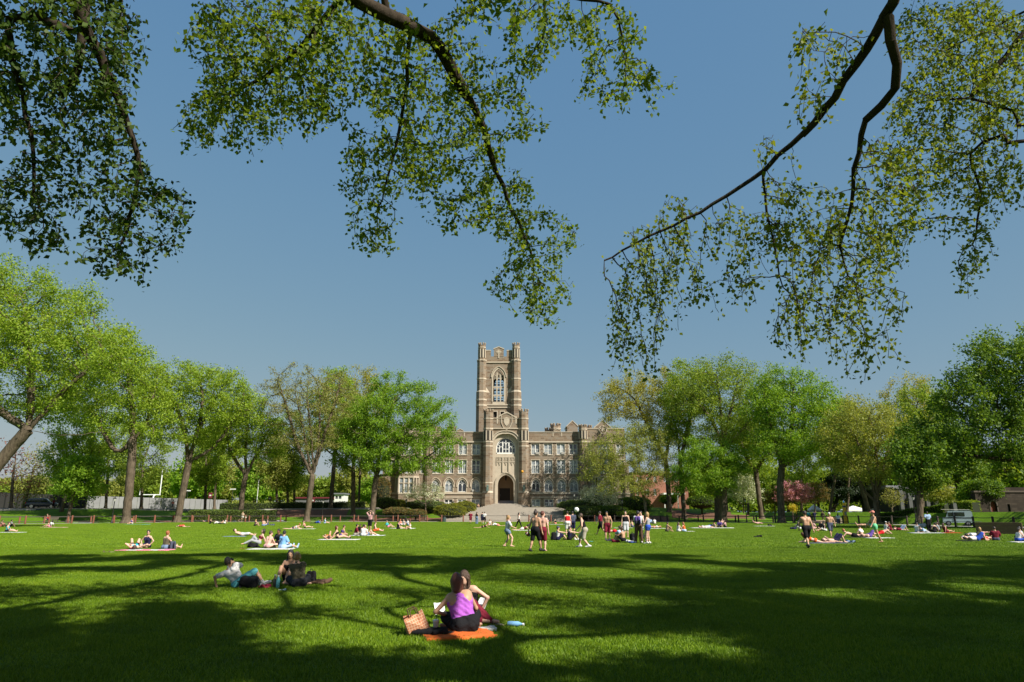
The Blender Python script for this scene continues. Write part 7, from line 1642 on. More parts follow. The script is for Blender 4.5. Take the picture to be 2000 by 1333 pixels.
# ---- parked sport utility vehicle
def suv(label, loc, rz):
    T = thing('parked_car', label, 'car', loc, R(rz)); pm = mat('charcoal_car_paint', (.045, .050, .058), .30, .04, 2, coat=.8); gl = glassmat('car_glass', (.012, .014, .018), .05); bl = mat('car_trim', (.012, .012, .013), .6)
    def shell(secs, name, m):
        """loft of rectangular-ish rings along y: (y, half width, z low, z high, round)"""
        V, Q = [], []; n = 12
        for (y, hw, z0, z1, rd) in secs:
            c, hz = (z0 + z1)/2, (z1 - z0)/2
            for k in range(n):
                a = 2*math.pi*(k + .5)/n; ca, sa = math.cos(a), math.sin(a); e = rd
                V.append((hw*math.copysign(abs(ca)**e, ca), y, c + hz*math.copysign(abs(sa)**e, sa)))
        for j in range(len(secs) - 1):
            for k in range(n): Q.append((j*n + k, j*n + (k+1) % n, (j+1)*n + (k+1) % n, (j+1)*n + k))
        mb = MB(); mb.add(V, Q, 0, True); mb.add(V, [tuple(range(n-1, -1, -1)), tuple(range((len(secs)-1)*n, len(secs)*n))]); return mb.build(name, m, T)
    shell([(-2.38, .82, .45, 1.00, .35), (-2.32, .93, .36, 1.06, .3), (-1.4, .96, .30, 1.08, .28), (0, .97, .28, 1.06, .28), (1.3, .96, .30, 1.04, .28), (2.1, .92, .34, .98, .32), (2.36, .80, .42, .86, .4)], 'body', pm)
    shell([(-2.25, .80, 1.0, 1.10, .4), (-2.0, .82, 1.0, 1.62, .35), (-1.2, .84, 1.0, 1.74, .32), (0, .84, 1.0, 1.76, .32), (.55, .83, 1.0, 1.70, .35), (1.25, .80, 1.0, 1.10, .5)], 'cabin', pm)
    for s in (-1, 1):
        for y0, y1, z1 in ((-1.85, -1.05, 1.58), (-.98, -.12, 1.62), (-.05, .78, 1.52)):
            m_ = MB(); m_.add([(s*.875, y0, 1.10), (s*.875, y1, 1.10), (s*.80, y1 - (.28 if y1 > .5 else 0), z1), (s*.80, y0 + (.22 if y0 < -1.5 else 0), z1), (s*.84, y0, 1.10), (s*.84, y1, 1.10), (s*.77, y1 - (.28 if y1 > .5 else 0), z1), (s*.77, y0 + (.22 if y0 < -1.5 else 0), z1)],
                [(0, 1, 2, 3), (7, 6, 5, 4), (0, 4, 5, 1), (1, 5, 6, 2), (2, 6, 7, 3), (3, 7, 4, 0)]); m_.build('side_window', gl, T)
        m_ = MB(); m_.box(min(s*.62, s*.93), max(s*.62, s*.93), -2.40, -2.28, .86, 1.06); m_.build('tail_light', mat('tail_red', (.45, .015, .015), .25), T)
        m_ = MB(); m_.box(min(s*.58, s*.86), max(s*.58, s*.86), 2.24, 2.36, .70, .86); m_.build('headlight', mat('head_lens', (.6, .6, .6), .1), T)
        m_ = MB(); m_.ell((s*1.04, .95, 1.12), (.11, .07, .09)); m_.build('mirror', pm, T)
        m_ = MB(); m_.cyl((s*.66, -1.8, 1.80), (s*.66, .35, 1.80), .02); m_.build('roof_rail', mat('bike_alloy', (.5, .5, .5), .3, metal=1.0), T)
        for y in (-.85, .05): m_ = MB(); m_.box(min(s*.965, s*1.0), max(s*.965, s*1.0), y - .1, y + .08, .92, .96); m_.build('door_handle', bl, T)
        for y in (-1.45, 1.5):
            w_ = MB(); w_.cyl((s*.74, y, .37), (s*.99, y, .37), .37, n=20); wo = w_.build('wheel', mat('tyre_rubber', (.012, .012, .012), .85), T)
            r_ = MB(); r_.cyl((s*.985, y, .37), (s*1.0, y, .37), .25, n=14); r_.build('rim', mat('bike_alloy', (.5, .5, .5), .3, metal=1.0), wo)
    m_ = MB(); m_.add([(-.70, -2.27, 1.12), (.70, -2.27, 1.12), (.62, -2.06, 1.58), (-.62, -2.06, 1.58), (-.70, -2.2, 1.10), (.70, -2.2, 1.10), (.62, -1.98, 1.56), (-.62, -1.98, 1.56)], [(0, 1, 2, 3), (0, 4, 5, 1), (1, 5, 6, 2), (2, 6, 7, 3), (3, 7, 4, 0)]); m_.build('rear_window', gl, T)
    m_ = MB(); m_.box(-.26, .26, -2.41, -2.38, .78, .90); m_.build('number_plate', mat('plate_white', (.7, .7, .66), .5), T)
    m_ = MB(); m_.box(-.86, .86, -2.42, -2.2, .40, .62); m_.build('rear_bumper', bl, T)
    m_ = MB(); m_.add([(-.66, 1.18, 1.12), (.66, 1.18, 1.12), (.62, .62, 1.66), (-.62, .62, 1.66)], [(0, 1, 2, 3)]); m_.build('windscreen', gl, T)
suv('dark grey sport utility car parked on the upper road with red tail lights', onground(80, 123.5) + V3(0, 0, .02), -62)
# ---- small pale blue service van with a ladder
def van(label, loc, rz):
    T = thing('service_van', label, 'van', loc, R(rz)); pm = mat('pale_blue_van', (.34, .44, .46), .4, .06, 3); gl = MATS['car_glass']; bl = MATS['car_trim']
    m_ = MB(); pr = [(-1.55, .38), (1.50, .38), (1.58, .55), (1.52, .95), (1.22, 1.05), (.98, 1.70), (.70, 1.80), (-1.40, 1.80), (-1.55, 1.65)]
    n = len(pr); m_.add([(-.68, y, z) for y, z in pr] + [(.68, y, z) for y, z in pr], [tuple(range(n)), tuple(range(2*n - 1, n - 1, -1))] + [(k, n + k, n + (k+1) % n, (k+1) % n) for k in range(n)]); m_.build('body', pm, T)
    for s in (-1, 1):
        for y0, y1, z0, z1 in ((-.75, .35, 1.15, 1.62), (.48, .98, 1.12, 1.60)):
            q = MB(); q.box(min(s*.68, s*.70), max(s*.68, s*.70), y0, y1, z0, z1); q.build('side_window', gl, T)
        q = MB(); q.box(min(s*.68, s*.705), max(s*.68, s*.705), -1.5, 1.45, .92, .98); q.build('trim_strip', bl, T)
        q = MB(); q.box(min(s*.69, s*.72), max(s*.69, s*.72), .40, .46, .55, 1.70); q.build('door_seam', bl, T)
        for y in (-1.0, 1.05):
            w_ = MB(); w_.cyl((s*.52, y, .30), (s*.70, y, .30), .30, n=18); wo = w_.build('wheel', MATS['tyre_rubber'], T); r_ = MB(); r_.cyl((s*.70, y, .30), (s*.715, y, .30), .17, n=12); r_.build('rim', MATS['bike_alloy'], wo)
        q = MB(); q.lathe([(.20, 0), (.20, .02)], n=14); o = q.build('rear_window', gl, T); o.location = (s*.32, -1.555, 1.30); o.rotation_euler = (R(90), 0, 0); o.scale = (.85, 1.5, 1)
        q = MB(); q.box(min(s*.5, s*.64), max(s*.5, s*.64), -1.575, -1.54, .70, .86); q.build('tail_light', MATS['tail_red'], T)
    q = MB(); q.add([(-.60, 1.245, 1.07), (.60, 1.245, 1.07), (.56, 1.01, 1.66), (-.56, 1.01, 1.66)], [(0, 1, 2, 3)]); q.build('windscreen', gl, T)
    q = MB(); q.box(-.70, .70, -1.64, -1.55, .36, .50); q.build('rear_bumper', bl, T)
    L = MB(); L.cyl((-.2, -1.4, 1.92), (-.2, 1.6, 1.96), .025); L.cyl((.2, -1.4, 1.92), (.2, 1.6, 1.96), .025)
    for k in range(9): L.cyl((-.2, -1.3 + .34*k, 1.93), (.2, -1.3 + .34*k, 1.93), .018)
    L.build('ladder', mat('ladder_alloy', (.55, .52, .42), .5), T)
    for y in (-1.1, .6): q = MB(); q.box(-.5, .5, y - .03, y + .03, 1.80, 1.90); q.build('roof_bar', bl, T)
van('small pale blue service van with a ladder on its roof parked on the path', onground(1868, 87.5) + V3(0, 0, .03), 62)
# ---- left background: road, screen walls, goalposts, stadium odds and ends
road_m = mat('road_asphalt', (.055, .055, .058), .9, .2, 3, .2, 40); kerb_m = mat('kerb_stone', (.42, .40, .36), .85, .15, 3)
strip('road', 19.5, 27, np.linspace(-108, -24, 56), .03, road_m); 
ks = struct(bpy.data.objects.new('kerb', None)); COL.objects.link(ks)
kp = fence_points(-108, -24, 19.3, 2.0)
for a, b in zip(kp, kp[1:]):
    u = b - a; L = np.linalg.norm(u); v = V3(-u[1], u[0], 0)/L*.1; m_ = MB(); q = [a - v, b - v*1.0 - u*.006, b + v - u*.006, a + v]
    m_.zprism([(k[0], k[1]) for k in q], min(a[2], b[2]) - .1, max(a[2], b[2]) + .14); m_.build('kerbstone', kerb_m, ks)
def panel_wall(name, label, px0, px1, Y0, Y1, top0, top1, n, m, post=None, cat='wall'):
    a, b = A(px0, top0, Y0), A(px1, top1, Y1); T = thing(name, label, cat, (a[0], a[1], zg(a[0], a[1])))
    o = np.array([a[0], a[1], zg(a[0], a[1])])
    for k in range(n):
        f0, f1 = k/n, (k + 1)/n; p0, p1 = a + (b - a)*f0, a + (b - a)*f1; u = (p1 - p0)/np.linalg.norm(p1 - p0)
        p1 = p1 - u*.05; m_ = MB(); v = V3(-u[1], u[0], 0)*.06
        q = [p0 - v, p1 - v, p1 + v, p0 + v]; m_.zprism([(c[0] - o[0], c[1] - o[1]) for c in q], -.4, min(p0[2], p1[2]) - o[2] + .02*(k % 3)); m_.build('panel', m, T)
        if post: m_ = MB(); c = p0 - v*2.2 - o; m_.box(c[0] - .07, c[0] + .07, c[1] - .07, c[1] + .07, -.4, p0[2] - o[2] + .1); m_.build('post', post, T)
conc = mat('pale_concrete', (.23, .23, .235), .85, .25, .7, .2, 6); scr = mat('dark_screen', (.020, .019, .018), .85, .3, 1.2)
panel_wall('screen_wall', 'dark windscreen fence behind the parked car', -60, 172, 138, 148, 960, 969, 20, scr, iron, 'fence')
panel_wall('concrete_wall', 'pale concrete panel wall behind the left elms', 172, 446, 152, 168, 969, 977, 24, conc, None)
wp = mat('goal_white', (.75, .75, .75), .5); Yg = 176
T = thing('goalposts', 'white football goalposts standing behind the concrete wall', 'goalposts', onground(303, Yg)); o_ = np.array(T.location)
for p0, p1 in (((273, 967), (279, 920)), ((312, 967), (318, 916))): m_ = MB(); m_.cyl(A(*p0, Yg) - o_, A(*p1, Yg) - o_, .13); m_.build('upright', wp, T)
m_ = MB(); m_.cyl(A(272, 967, Yg) - o_, A(313, 967, Yg) - o_, .13); m_.build('crossbar', wp, T)
m_ = MB(); c = A(303, 967, Yg) - o_; m_.path([c, c + V3(.3, -1.2, -.3), c + V3(.3, -1.6, -1.2), V3(c[0] + .3, c[1] - 1.6, -.3)], [.16]*4, 8); m_.build('gooseneck', wp, T)
def block(name, label, px0, px1, py0, py1, Y, m, dep=10, cat='building', wins=None, wm=None, roof=None):
    x0, x1, z0, z1 = A(px0, py1, Y)[0], A(px1, py1, Y)[0], A(px0, py1, Y)[2], A(px0, py0, Y)[2]; zb = zg((x0 + x1)/2, Y) - .3
    T = thing(name, label, cat, ((x0 + x1)/2, Y, zb)); o = np.array(T.location); mb = MB()
    holes = [(A(a, c, Y)[0], A(b, c, Y)[0], A(a, d_, Y)[2], A(a, c, Y)[2], 0) for a, b, c, d_ in (wins or [])]
    wall(mb, x0, x1, min(zb, z0), z1, Y, holes, .3)
    mb.quad((x0, Y, zb), (x0, Y, z1), (x0, Y + dep, z1), (x0, Y + dep, zb)); mb.quad((x1, Y, zb), (x1, Y + dep, zb), (x1, Y + dep, z1), (x1, Y, z1)); mb.quad((x0, Y, z1), (x1, Y, z1), (x1, Y + dep, z1), (x0, Y + dep, z1)); mb.quad((x0, Y + dep, zb), (x0, Y + dep, z1), (x1, Y + dep, z1), (x1, Y + dep, zb))
    mb.build('wall', m, T, o)
    for h in holes:
        f_ = MB(); t2 = min(.12, (h[1]-h[0])*.12); f_.box(h[0], h[0] + t2, Y + .12, Y + .2, h[2], h[3]); f_.box(h[1] - t2, h[1], Y + .12, Y + .2, h[2], h[3]); f_.box(h[0] + t2, h[1] - t2, Y + .12, Y + .2, h[2], h[2] + t2); f_.box(h[0] + t2, h[1] - t2, Y + .12, Y + .2, h[3] - t2, h[3]); f_.box((h[0]+h[1])/2 - t2*.4, (h[0]+h[1])/2 + t2*.4, Y + .13, Y + .2, h[2] + t2, h[3] - t2)
        w2 = f_.build('window', wm or white, T, o); g = MB(); g.box(h[0], h[1], Y + .2, Y + .22, h[2], h[3]); g.build('pane', glass_d, w2, o)
    if roof: r_ = MB(); r_.box(x0 - .3, x1 + .3, Y - .35, Y + dep + .3, z1 + .003, z1 + .35); r_.build('roof', roof, T, o)
    return T, o
tanb = mat('tan_brickwork', (.30, .23, .15), .85, .2, .8); grb = mat('grey_panel', (.14, .14, .145), .8, .2, .6); brk = stonemat('red_brick', [(.20, .065, .04), (.27, .09, .055), (.32, .12, .075)], .5, .16, (.30, .22, .17)); mar = mat('maroon_panel', (.15, .02, .03), .7)
block('far_building', 'far tan building on the horizon above the dark screen fence', 58, 106, 940, 985, 330, tanb, 20, roof=lead)
block('press_box', 'small white press box with dark windows behind the long hedge', 652, 670, 966, 990, 185, white, 5, wins=[(655, 660, 969, 975), (661.5, 667, 969, 975)], wm=lead, roof=lead)
block('stadium_stand', 'low maroon and grey stadium building behind the long hedge', 576, 640, 974, 990, 190, grb, 6, wins=[(604 + 5*k, 607.5 + 5*k, 975.5, 981) for k in range(6)], roof=mar)
for lab, px, py, w_, h_ in (('maroon banner sign behind the hedge elm', 527, 974, 6, 8), ('maroon banner sign by the slim tree behind the hedge', 411, 968, 7, 10), ('maroon banner sign right of the bare elm', 611, 978, 7, 8)):
    c = A(px, py, 160); T = thing('banner_sign', lab, 'sign', (c[0], 160, zg(c[0], 160))); z = c[2] - T.location.z; k = .124
    m_ = MB(); m_.box(-w_*k/2, w_*k/2, -.05, .05, z - h_*k/2, z + h_*k/2); m_.build('board', mar, T); m_ = MB(); m_.box(-w_*k/4, w_*k/4, -.07, -.05, z - .15, z + .15); m_.build('emblem', white, T)
    m_ = MB(); m_.cyl((0, .08, -.2), (0, .08, z), .06); m_.build('post', iron, T)
for lab, px, py, Y in (('white double-headed floodlight on a dark mast behind the hedge', 455, 956, 175), ('white flood lamp on a mast behind the pale wall', 367, 959, 180)):
    c = A(px, py, Y); T = thing('floodlight', lab, 'lamp', (c[0], Y, zg(c[0], Y))); z = c[2] - T.location.z
    m_ = MB(); m_.cyl((0, 0, -.2), (0, 0, z), .10, .07); m_.build('mast', iron, T)
    for s in (-1, 1): m_ = MB(); m_.box(min(s*.1, s*.65), max(s*.1, s*.65), -.2, .2, z - .1, z + .14); m_.build('lamp_head', white, T)
T = thing('flag_mast', 'tall slim white mast behind the hedge elm', 'pole', onground(500, 170)); m_ = MB(); m_.cyl((0, 0, -.2), (0, 0, A(500, 938, 170)[2] - T.location.z), .11, .05); m_.build('mast', white, T); m_ = MB(); m_.ell((0, 0, A(500, 938, 170)[2] - T.location.z), (.12, .12, .12)); m_.build('finial', white, T)
# ---- right background
T, o = block('brick_house', 'red brick building with white trim glimpsed behind the golden tree', 1240, 1346, 924, 992, 176, brk, 14, wins=[(1242, 1248, 932, 944), (1262, 1268, 932, 944), (1276, 1282, 930, 942), (1296, 1302, 930, 942), (1318, 1324, 930, 942), (1276, 1282, 955, 968), (1242, 1248, 955, 968), (1262, 1268, 955, 968)], roof=lead)
m_ = MB(); x0, x1 = A(1296, 960, 172)[0], A(1338, 960, 172)[0]; z = A(1300, 965, 172)[2]; m_.box(x0, x1, 172, 176, z - .15, z + .25)
m_.build('porch_roof', white, T, o)
for q in np.linspace(x0 + .2, x1 - .2, 4): m_ = MB(); m_.box(q - .1, q + .1, 172.1, 172.3, o[2], z - .15); m_.build('porch_post', white, T, o)
T, o = block('columned_building', 'low dark modern building with grey columns behind the van', 1752, 1925, 955, 1003, 142, mat('dark_facade', (.045, .045, .05), .8), 14, wins=[(1823 + 18*k, 1836 + 18*k, 986, 998) for k in range(5)], wm=grb, roof=grb)  # dark facade colour behind grey columns
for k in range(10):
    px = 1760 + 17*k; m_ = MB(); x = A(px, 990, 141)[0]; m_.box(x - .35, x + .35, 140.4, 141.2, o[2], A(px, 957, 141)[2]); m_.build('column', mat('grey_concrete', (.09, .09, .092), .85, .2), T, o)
block('cream_annex', 'cream annex wall left of the dark columned building', 1738, 1764, 952, 1002, 150, mat('cream_render', (.56, .46, .26), .85, .15), 8, wins=[(1746, 1752, 972, 982)], roof=lead)  # cream is the annex wall's own render
# stone lodge: its shade is put into the dark stone and trim colours
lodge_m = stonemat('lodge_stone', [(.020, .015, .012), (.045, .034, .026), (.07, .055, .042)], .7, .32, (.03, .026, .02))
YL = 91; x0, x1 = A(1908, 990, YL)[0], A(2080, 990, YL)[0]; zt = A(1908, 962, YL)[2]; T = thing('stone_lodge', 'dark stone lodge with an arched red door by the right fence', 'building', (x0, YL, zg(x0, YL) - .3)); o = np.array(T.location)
dxa, dxb = A(1935, 990, YL)[0], A(1947, 990, YL)[0]; dz0, dz1 = o[2] + .4, A(1940, 979, YL)[2]
mb = MB(); wall(mb, x0, x1, o[2], zt, YL, [(dxa, dxb, dz0, dz1, (dxb - dxa)*.6), (A(1968, 990, YL)[0], A(1973, 990, YL)[0], A(1968, 1000, YL)[2], A(1968, 985, YL)[2], 0)], .35)
mb.box(x0, x1, YL + .5, YL + 3, o[2], zt - .1); mb.box(x0 + 1.5, x1, YL + .7, YL + 3, zt - .1, A(1920, 952, YL)[2])
mb.quad((x0, YL, o[2]), (x0, YL, zt), (x0, YL + .5, zt), (x0, YL + .5, o[2])); mb.build('wall', lodge_m, T, o)
m_ = MB(); m_.prism([(dxa, dz0), (dxb, dz0)] + [((dxa + dxb)/2 + x, dz1 - (dxb - dxa)*.6 + z) for x, z in arch(dxb - dxa, (dxb - dxa)*.6)][::-1], YL + .3, YL + .4); d_ = m_.build('door', mat('red_door', (.16, .03, .018), .6), T, o)
m_ = MB(); m_.ell((dxb - .15, YL + .27, dz0 + 1), (.04, .04, .04)); m_.build('handle', iron, d_, o)
m_ = MB(); m_.box(A(1968, 990, YL)[0], A(1973, 990, YL)[0], YL + .25, YL + .3, A(1968, 1000, YL)[2], A(1968, 985, YL)[2]); m_.build('window', glass_d, T, o)
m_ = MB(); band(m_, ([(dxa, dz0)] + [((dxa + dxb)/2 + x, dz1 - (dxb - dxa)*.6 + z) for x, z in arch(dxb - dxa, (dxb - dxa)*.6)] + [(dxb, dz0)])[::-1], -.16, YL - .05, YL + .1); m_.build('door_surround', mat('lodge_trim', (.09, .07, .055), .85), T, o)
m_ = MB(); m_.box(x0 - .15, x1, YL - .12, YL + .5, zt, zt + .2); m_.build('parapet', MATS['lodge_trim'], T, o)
# white event tents beyond the bank
def tent(label, px, Y, hw, py_e, py_t):
    c = A(px, py_e, Y); k = abs(A(px + 10, py_e, Y)[0] - c[0])/10; zt_ = A(px, py_t, Y)[2]; b = zg(c[0], Y); T = thing('event_tent', label, 'tent', (c[0], Y, b)); w_ = hw*k; e, t2 = c[2] - b, zt_ - b; wm_ = mat('tent_canvas', (.74, .73, .70), .7)
    m_ = MB(); m_.add([(-w_, -w_*.7, e), (w_, -w_*.7, e), (w_, w_*.7, e), (-w_, w_*.7, e), (0, 0, t2), (-w_, -w_*.7, e - .35), (w_, -w_*.7, e - .35), (w_, w_*.7, e - .35), (-w_, w_*.7, e - .35)], [(0, 1, 4), (1, 2, 4), (2, 3, 4), (3, 0, 4), (5, 6, 1, 0), (6, 7, 2, 1), (7, 8, 3, 2), (8, 5, 0, 3)]); m_.build('canopy', wm_, T)
    for sx in (-1, 1):
        for sy in (-1, 1): m_ = MB(); m_.cyl((sx*w_*.97, sy*w_*.68, -.2), (sx*w_*.97, sy*w_*.68, e - .02), .05); m_.build('leg', iron, T)
tent('white peaked event tent behind the plum tree', 1591, 165, 11, 996, 985); tent('white peaked tent behind the yellow pillar', 1667, 170, 20, 996, 988); tent('long white tent roof behind the multi-stemmed elm', 1728, 150, 22, 996, 985)
# side steps up the right bank, and mulch beds
ss = struct(bpy.data.objects.new('side_steps', None)); COL.objects.link(ss); tan_s = mat('tan_steps', (.34, .26, .18), .85, .2, 2)
for k in range(12):
    y_ = 112 + .95*k; x_ = A(1607, 1015, y_)[0]; z_ = zg(x_, y_); m_ = MB(); m_.box(x_ - 2.6, x_ + 2.6, y_, y_ + .98, z_ - .5, z_ + .10 + .02*k); m_.build('step', tan_s, ss)
    for s in (-1, 1):
        if k % 2 == 0: m_ = MB(); m_.box(x_ + s*2.85 - .2, x_ + s*2.85 + .2, y_, y_ + 1.88, z_ - .6, z_ + .62 + .03*k); m_.build('cheek_wall', mat('tan_wall', (.30, .24, .17), .85, .15, 2), ss)
mul = mat('bark_mulch', (.13, .062, .036), .95, .5, 3, .8, 25)
def sheet(name, X0, X1, e0, e1, m, dz=.05):
    xs = np.linspace(X0, X1, max(4, int((X1 - X0)/1.0))); es = np.linspace(e0, e1, 9); V = []; Q = []
    for i, x in enumerate(xs):
        wv_ = .8*math.sin(i*1.3)
        for e in es: q = bpt(x, e + wv_*(e - e0)/(e1 - e0)); V.append((q[0], q[1], q[2] + dz*(1 if e0 < e < e1 else .1)))
    n = len(es)
    for i in range(len(xs) - 1):
        for j in range(n - 1): Q.append((i*n + j, (i+1)*n + j, (i+1)*n + j + 1, i*n + j + 1))
    struct(npmesh(name, V, Q, m, smooth=True))
sheet('mulch_bed', -29.5, STX0 - 1, 4.6, 11, mul); sheet('mulch_bed', STX1 + 1.2, 27, 4.6, 12, mul); sheet('mulch_bed', -46, -30.5, 11.5, 20, mul); sheet('mulch_bed', 27.5, 37, 11, 18, mul); sheet('mulch_bed', -58, -46.5, 4.4, 8, mul)
# distant wooded skyline: each tree its own, three grown kinds copied along the horizon
bgp = []
for k, (lf, hw, hh) in enumerate((('mid', 5.5, 4.2), ('olive', 5.0, 4.5), ('vivid', 5.2, 5.0))):
    bgp.append(make_tree('distant_tree', 'x', (0, 0, 0), [(0, 0, 2.2)], [(0, 0, 5.5, hw, hw*.9, hh), (1.5, 0, 4, hw*.7, hw*.7, hh*.6)], leaf=lf, natt=150, nleaf=3000, lsize=.55, r0=.3, seed=300 + k, step=.9, clump=.7))
spots = [(-40, 205, 0, 1.0, 'first distant tree above the dark screen fence, left of the tan building'), (15, 215, 1, 1.0, 'distant olive tree just left of the far tan building'), (62, 230, 1, 1.1, 'distant olive tree in front of the far tan building'), (112, 200, 2, .8, 'bright distant tree right of the far tan building'), (150, 215, 0, .9, 'distant tree behind the slanting twin-stemmed tree'), (195, 220, 1, 1.0, 'distant olive tree between car and ivy-wrapped elm'),
         (242, 225, 1, 1.15, 'distant olive tree left of the goalposts'), (290, 215, 0, 1.2, 'distant green tree behind the goalposts crossbar'), (335, 220, 1, 1.25, 'distant olive tree right of the goalposts'), (385, 200, 2, 1.5, 'large distant bright tree behind the tall elm trunk'), (432, 215, 1, 1.2, 'distant grey-green tree left of the hedge elm'), (495, 195, 2, 1.2, 'distant bright tree behind the white mast'), (545, 220, 1, 1.3, 'distant bare-looking tree left of the bare elm'),
         (590, 230, 1, 1.2, 'distant pale tree behind the bare elm'), (640, 225, 0, 1.1, 'distant tree behind the press box'), (690, 215, 1, 1.2, 'distant tree left of the hall corner'), (735, 205, 2, 1.0, 'distant tree touching the hall corner'), (1370, 195, 0, 1.3, 'distant tree right of the brick building'), (1420, 200, 2, 1.3, 'distant bright tree behind the ivy trunk'), (1490, 195, 0, 1.4, 'distant tree behind the white blossom'), (1540, 205, 1, 1.2, 'distant olive tree behind the pink cherry'), (1600, 200, 0, 1.3, 'distant tree behind the plum tree'), (1700, 190, 0, 1.4, 'distant tree behind the cedar'), (1770, 185, 2, 1.4, 'distant bright tree over the columned building'), (1850, 180, 0, 1.4, 'distant tree over the columns behind the van'), (1930, 175, 1, 1.4, 'distant tree behind the stone lodge'), (2010, 160, 0, 1.5, 'distant tree at the far end of the stone lodge')]
for k, (px, Y, kind, s, lab) in enumerate(spots):
    src = bgp[kind]; o = src if src['label'] == 'x' else copy_tree(src)
    o.location = tuple(onground(px, Y)); o.rotation_euler = (0, 0, k*1.7); o.scale = (s, s, s*(.9 + .06*(k % 4))); o['label'] = lab; o['group'] = 'distant trees along the skyline'

def woodland(label, px0, px1, Y, hgt, leaf, n, seed):
    """far wood that reads as one mass"""
    rg = np.random.default_rng(seed); a, b = onground(px0, Y), onground(px1, Y); f = rg.random(n); s = f*(b[0] - a[0])
    top = hgt*(.62 + .22*np.sin(s*.11 + seed) + .16*np.sin(s*.31 + 2*seed)); z = top*rg.random(n)**1.1; C = np.stack([a[0] + s, Y + rg.normal(size=n)*3, a[2] + z], 1)
    V, Q = leaf_mesh(C, 1.15, rg, 0, 'tri'); o = npmesh('distant_woodland', V, Q, lm_(leaf)); o['kind'] = 'stuff'; o['label'] = label; o['category'] = 'woodland'
woodland('far band of trees beyond the stadium on the left', -150, 760, 270, 9, 'olive', 24000, 3); woodland('far band of trees beyond the tents on the right', 1230, 2150, 240, 10, 'mid', 24000, 5)
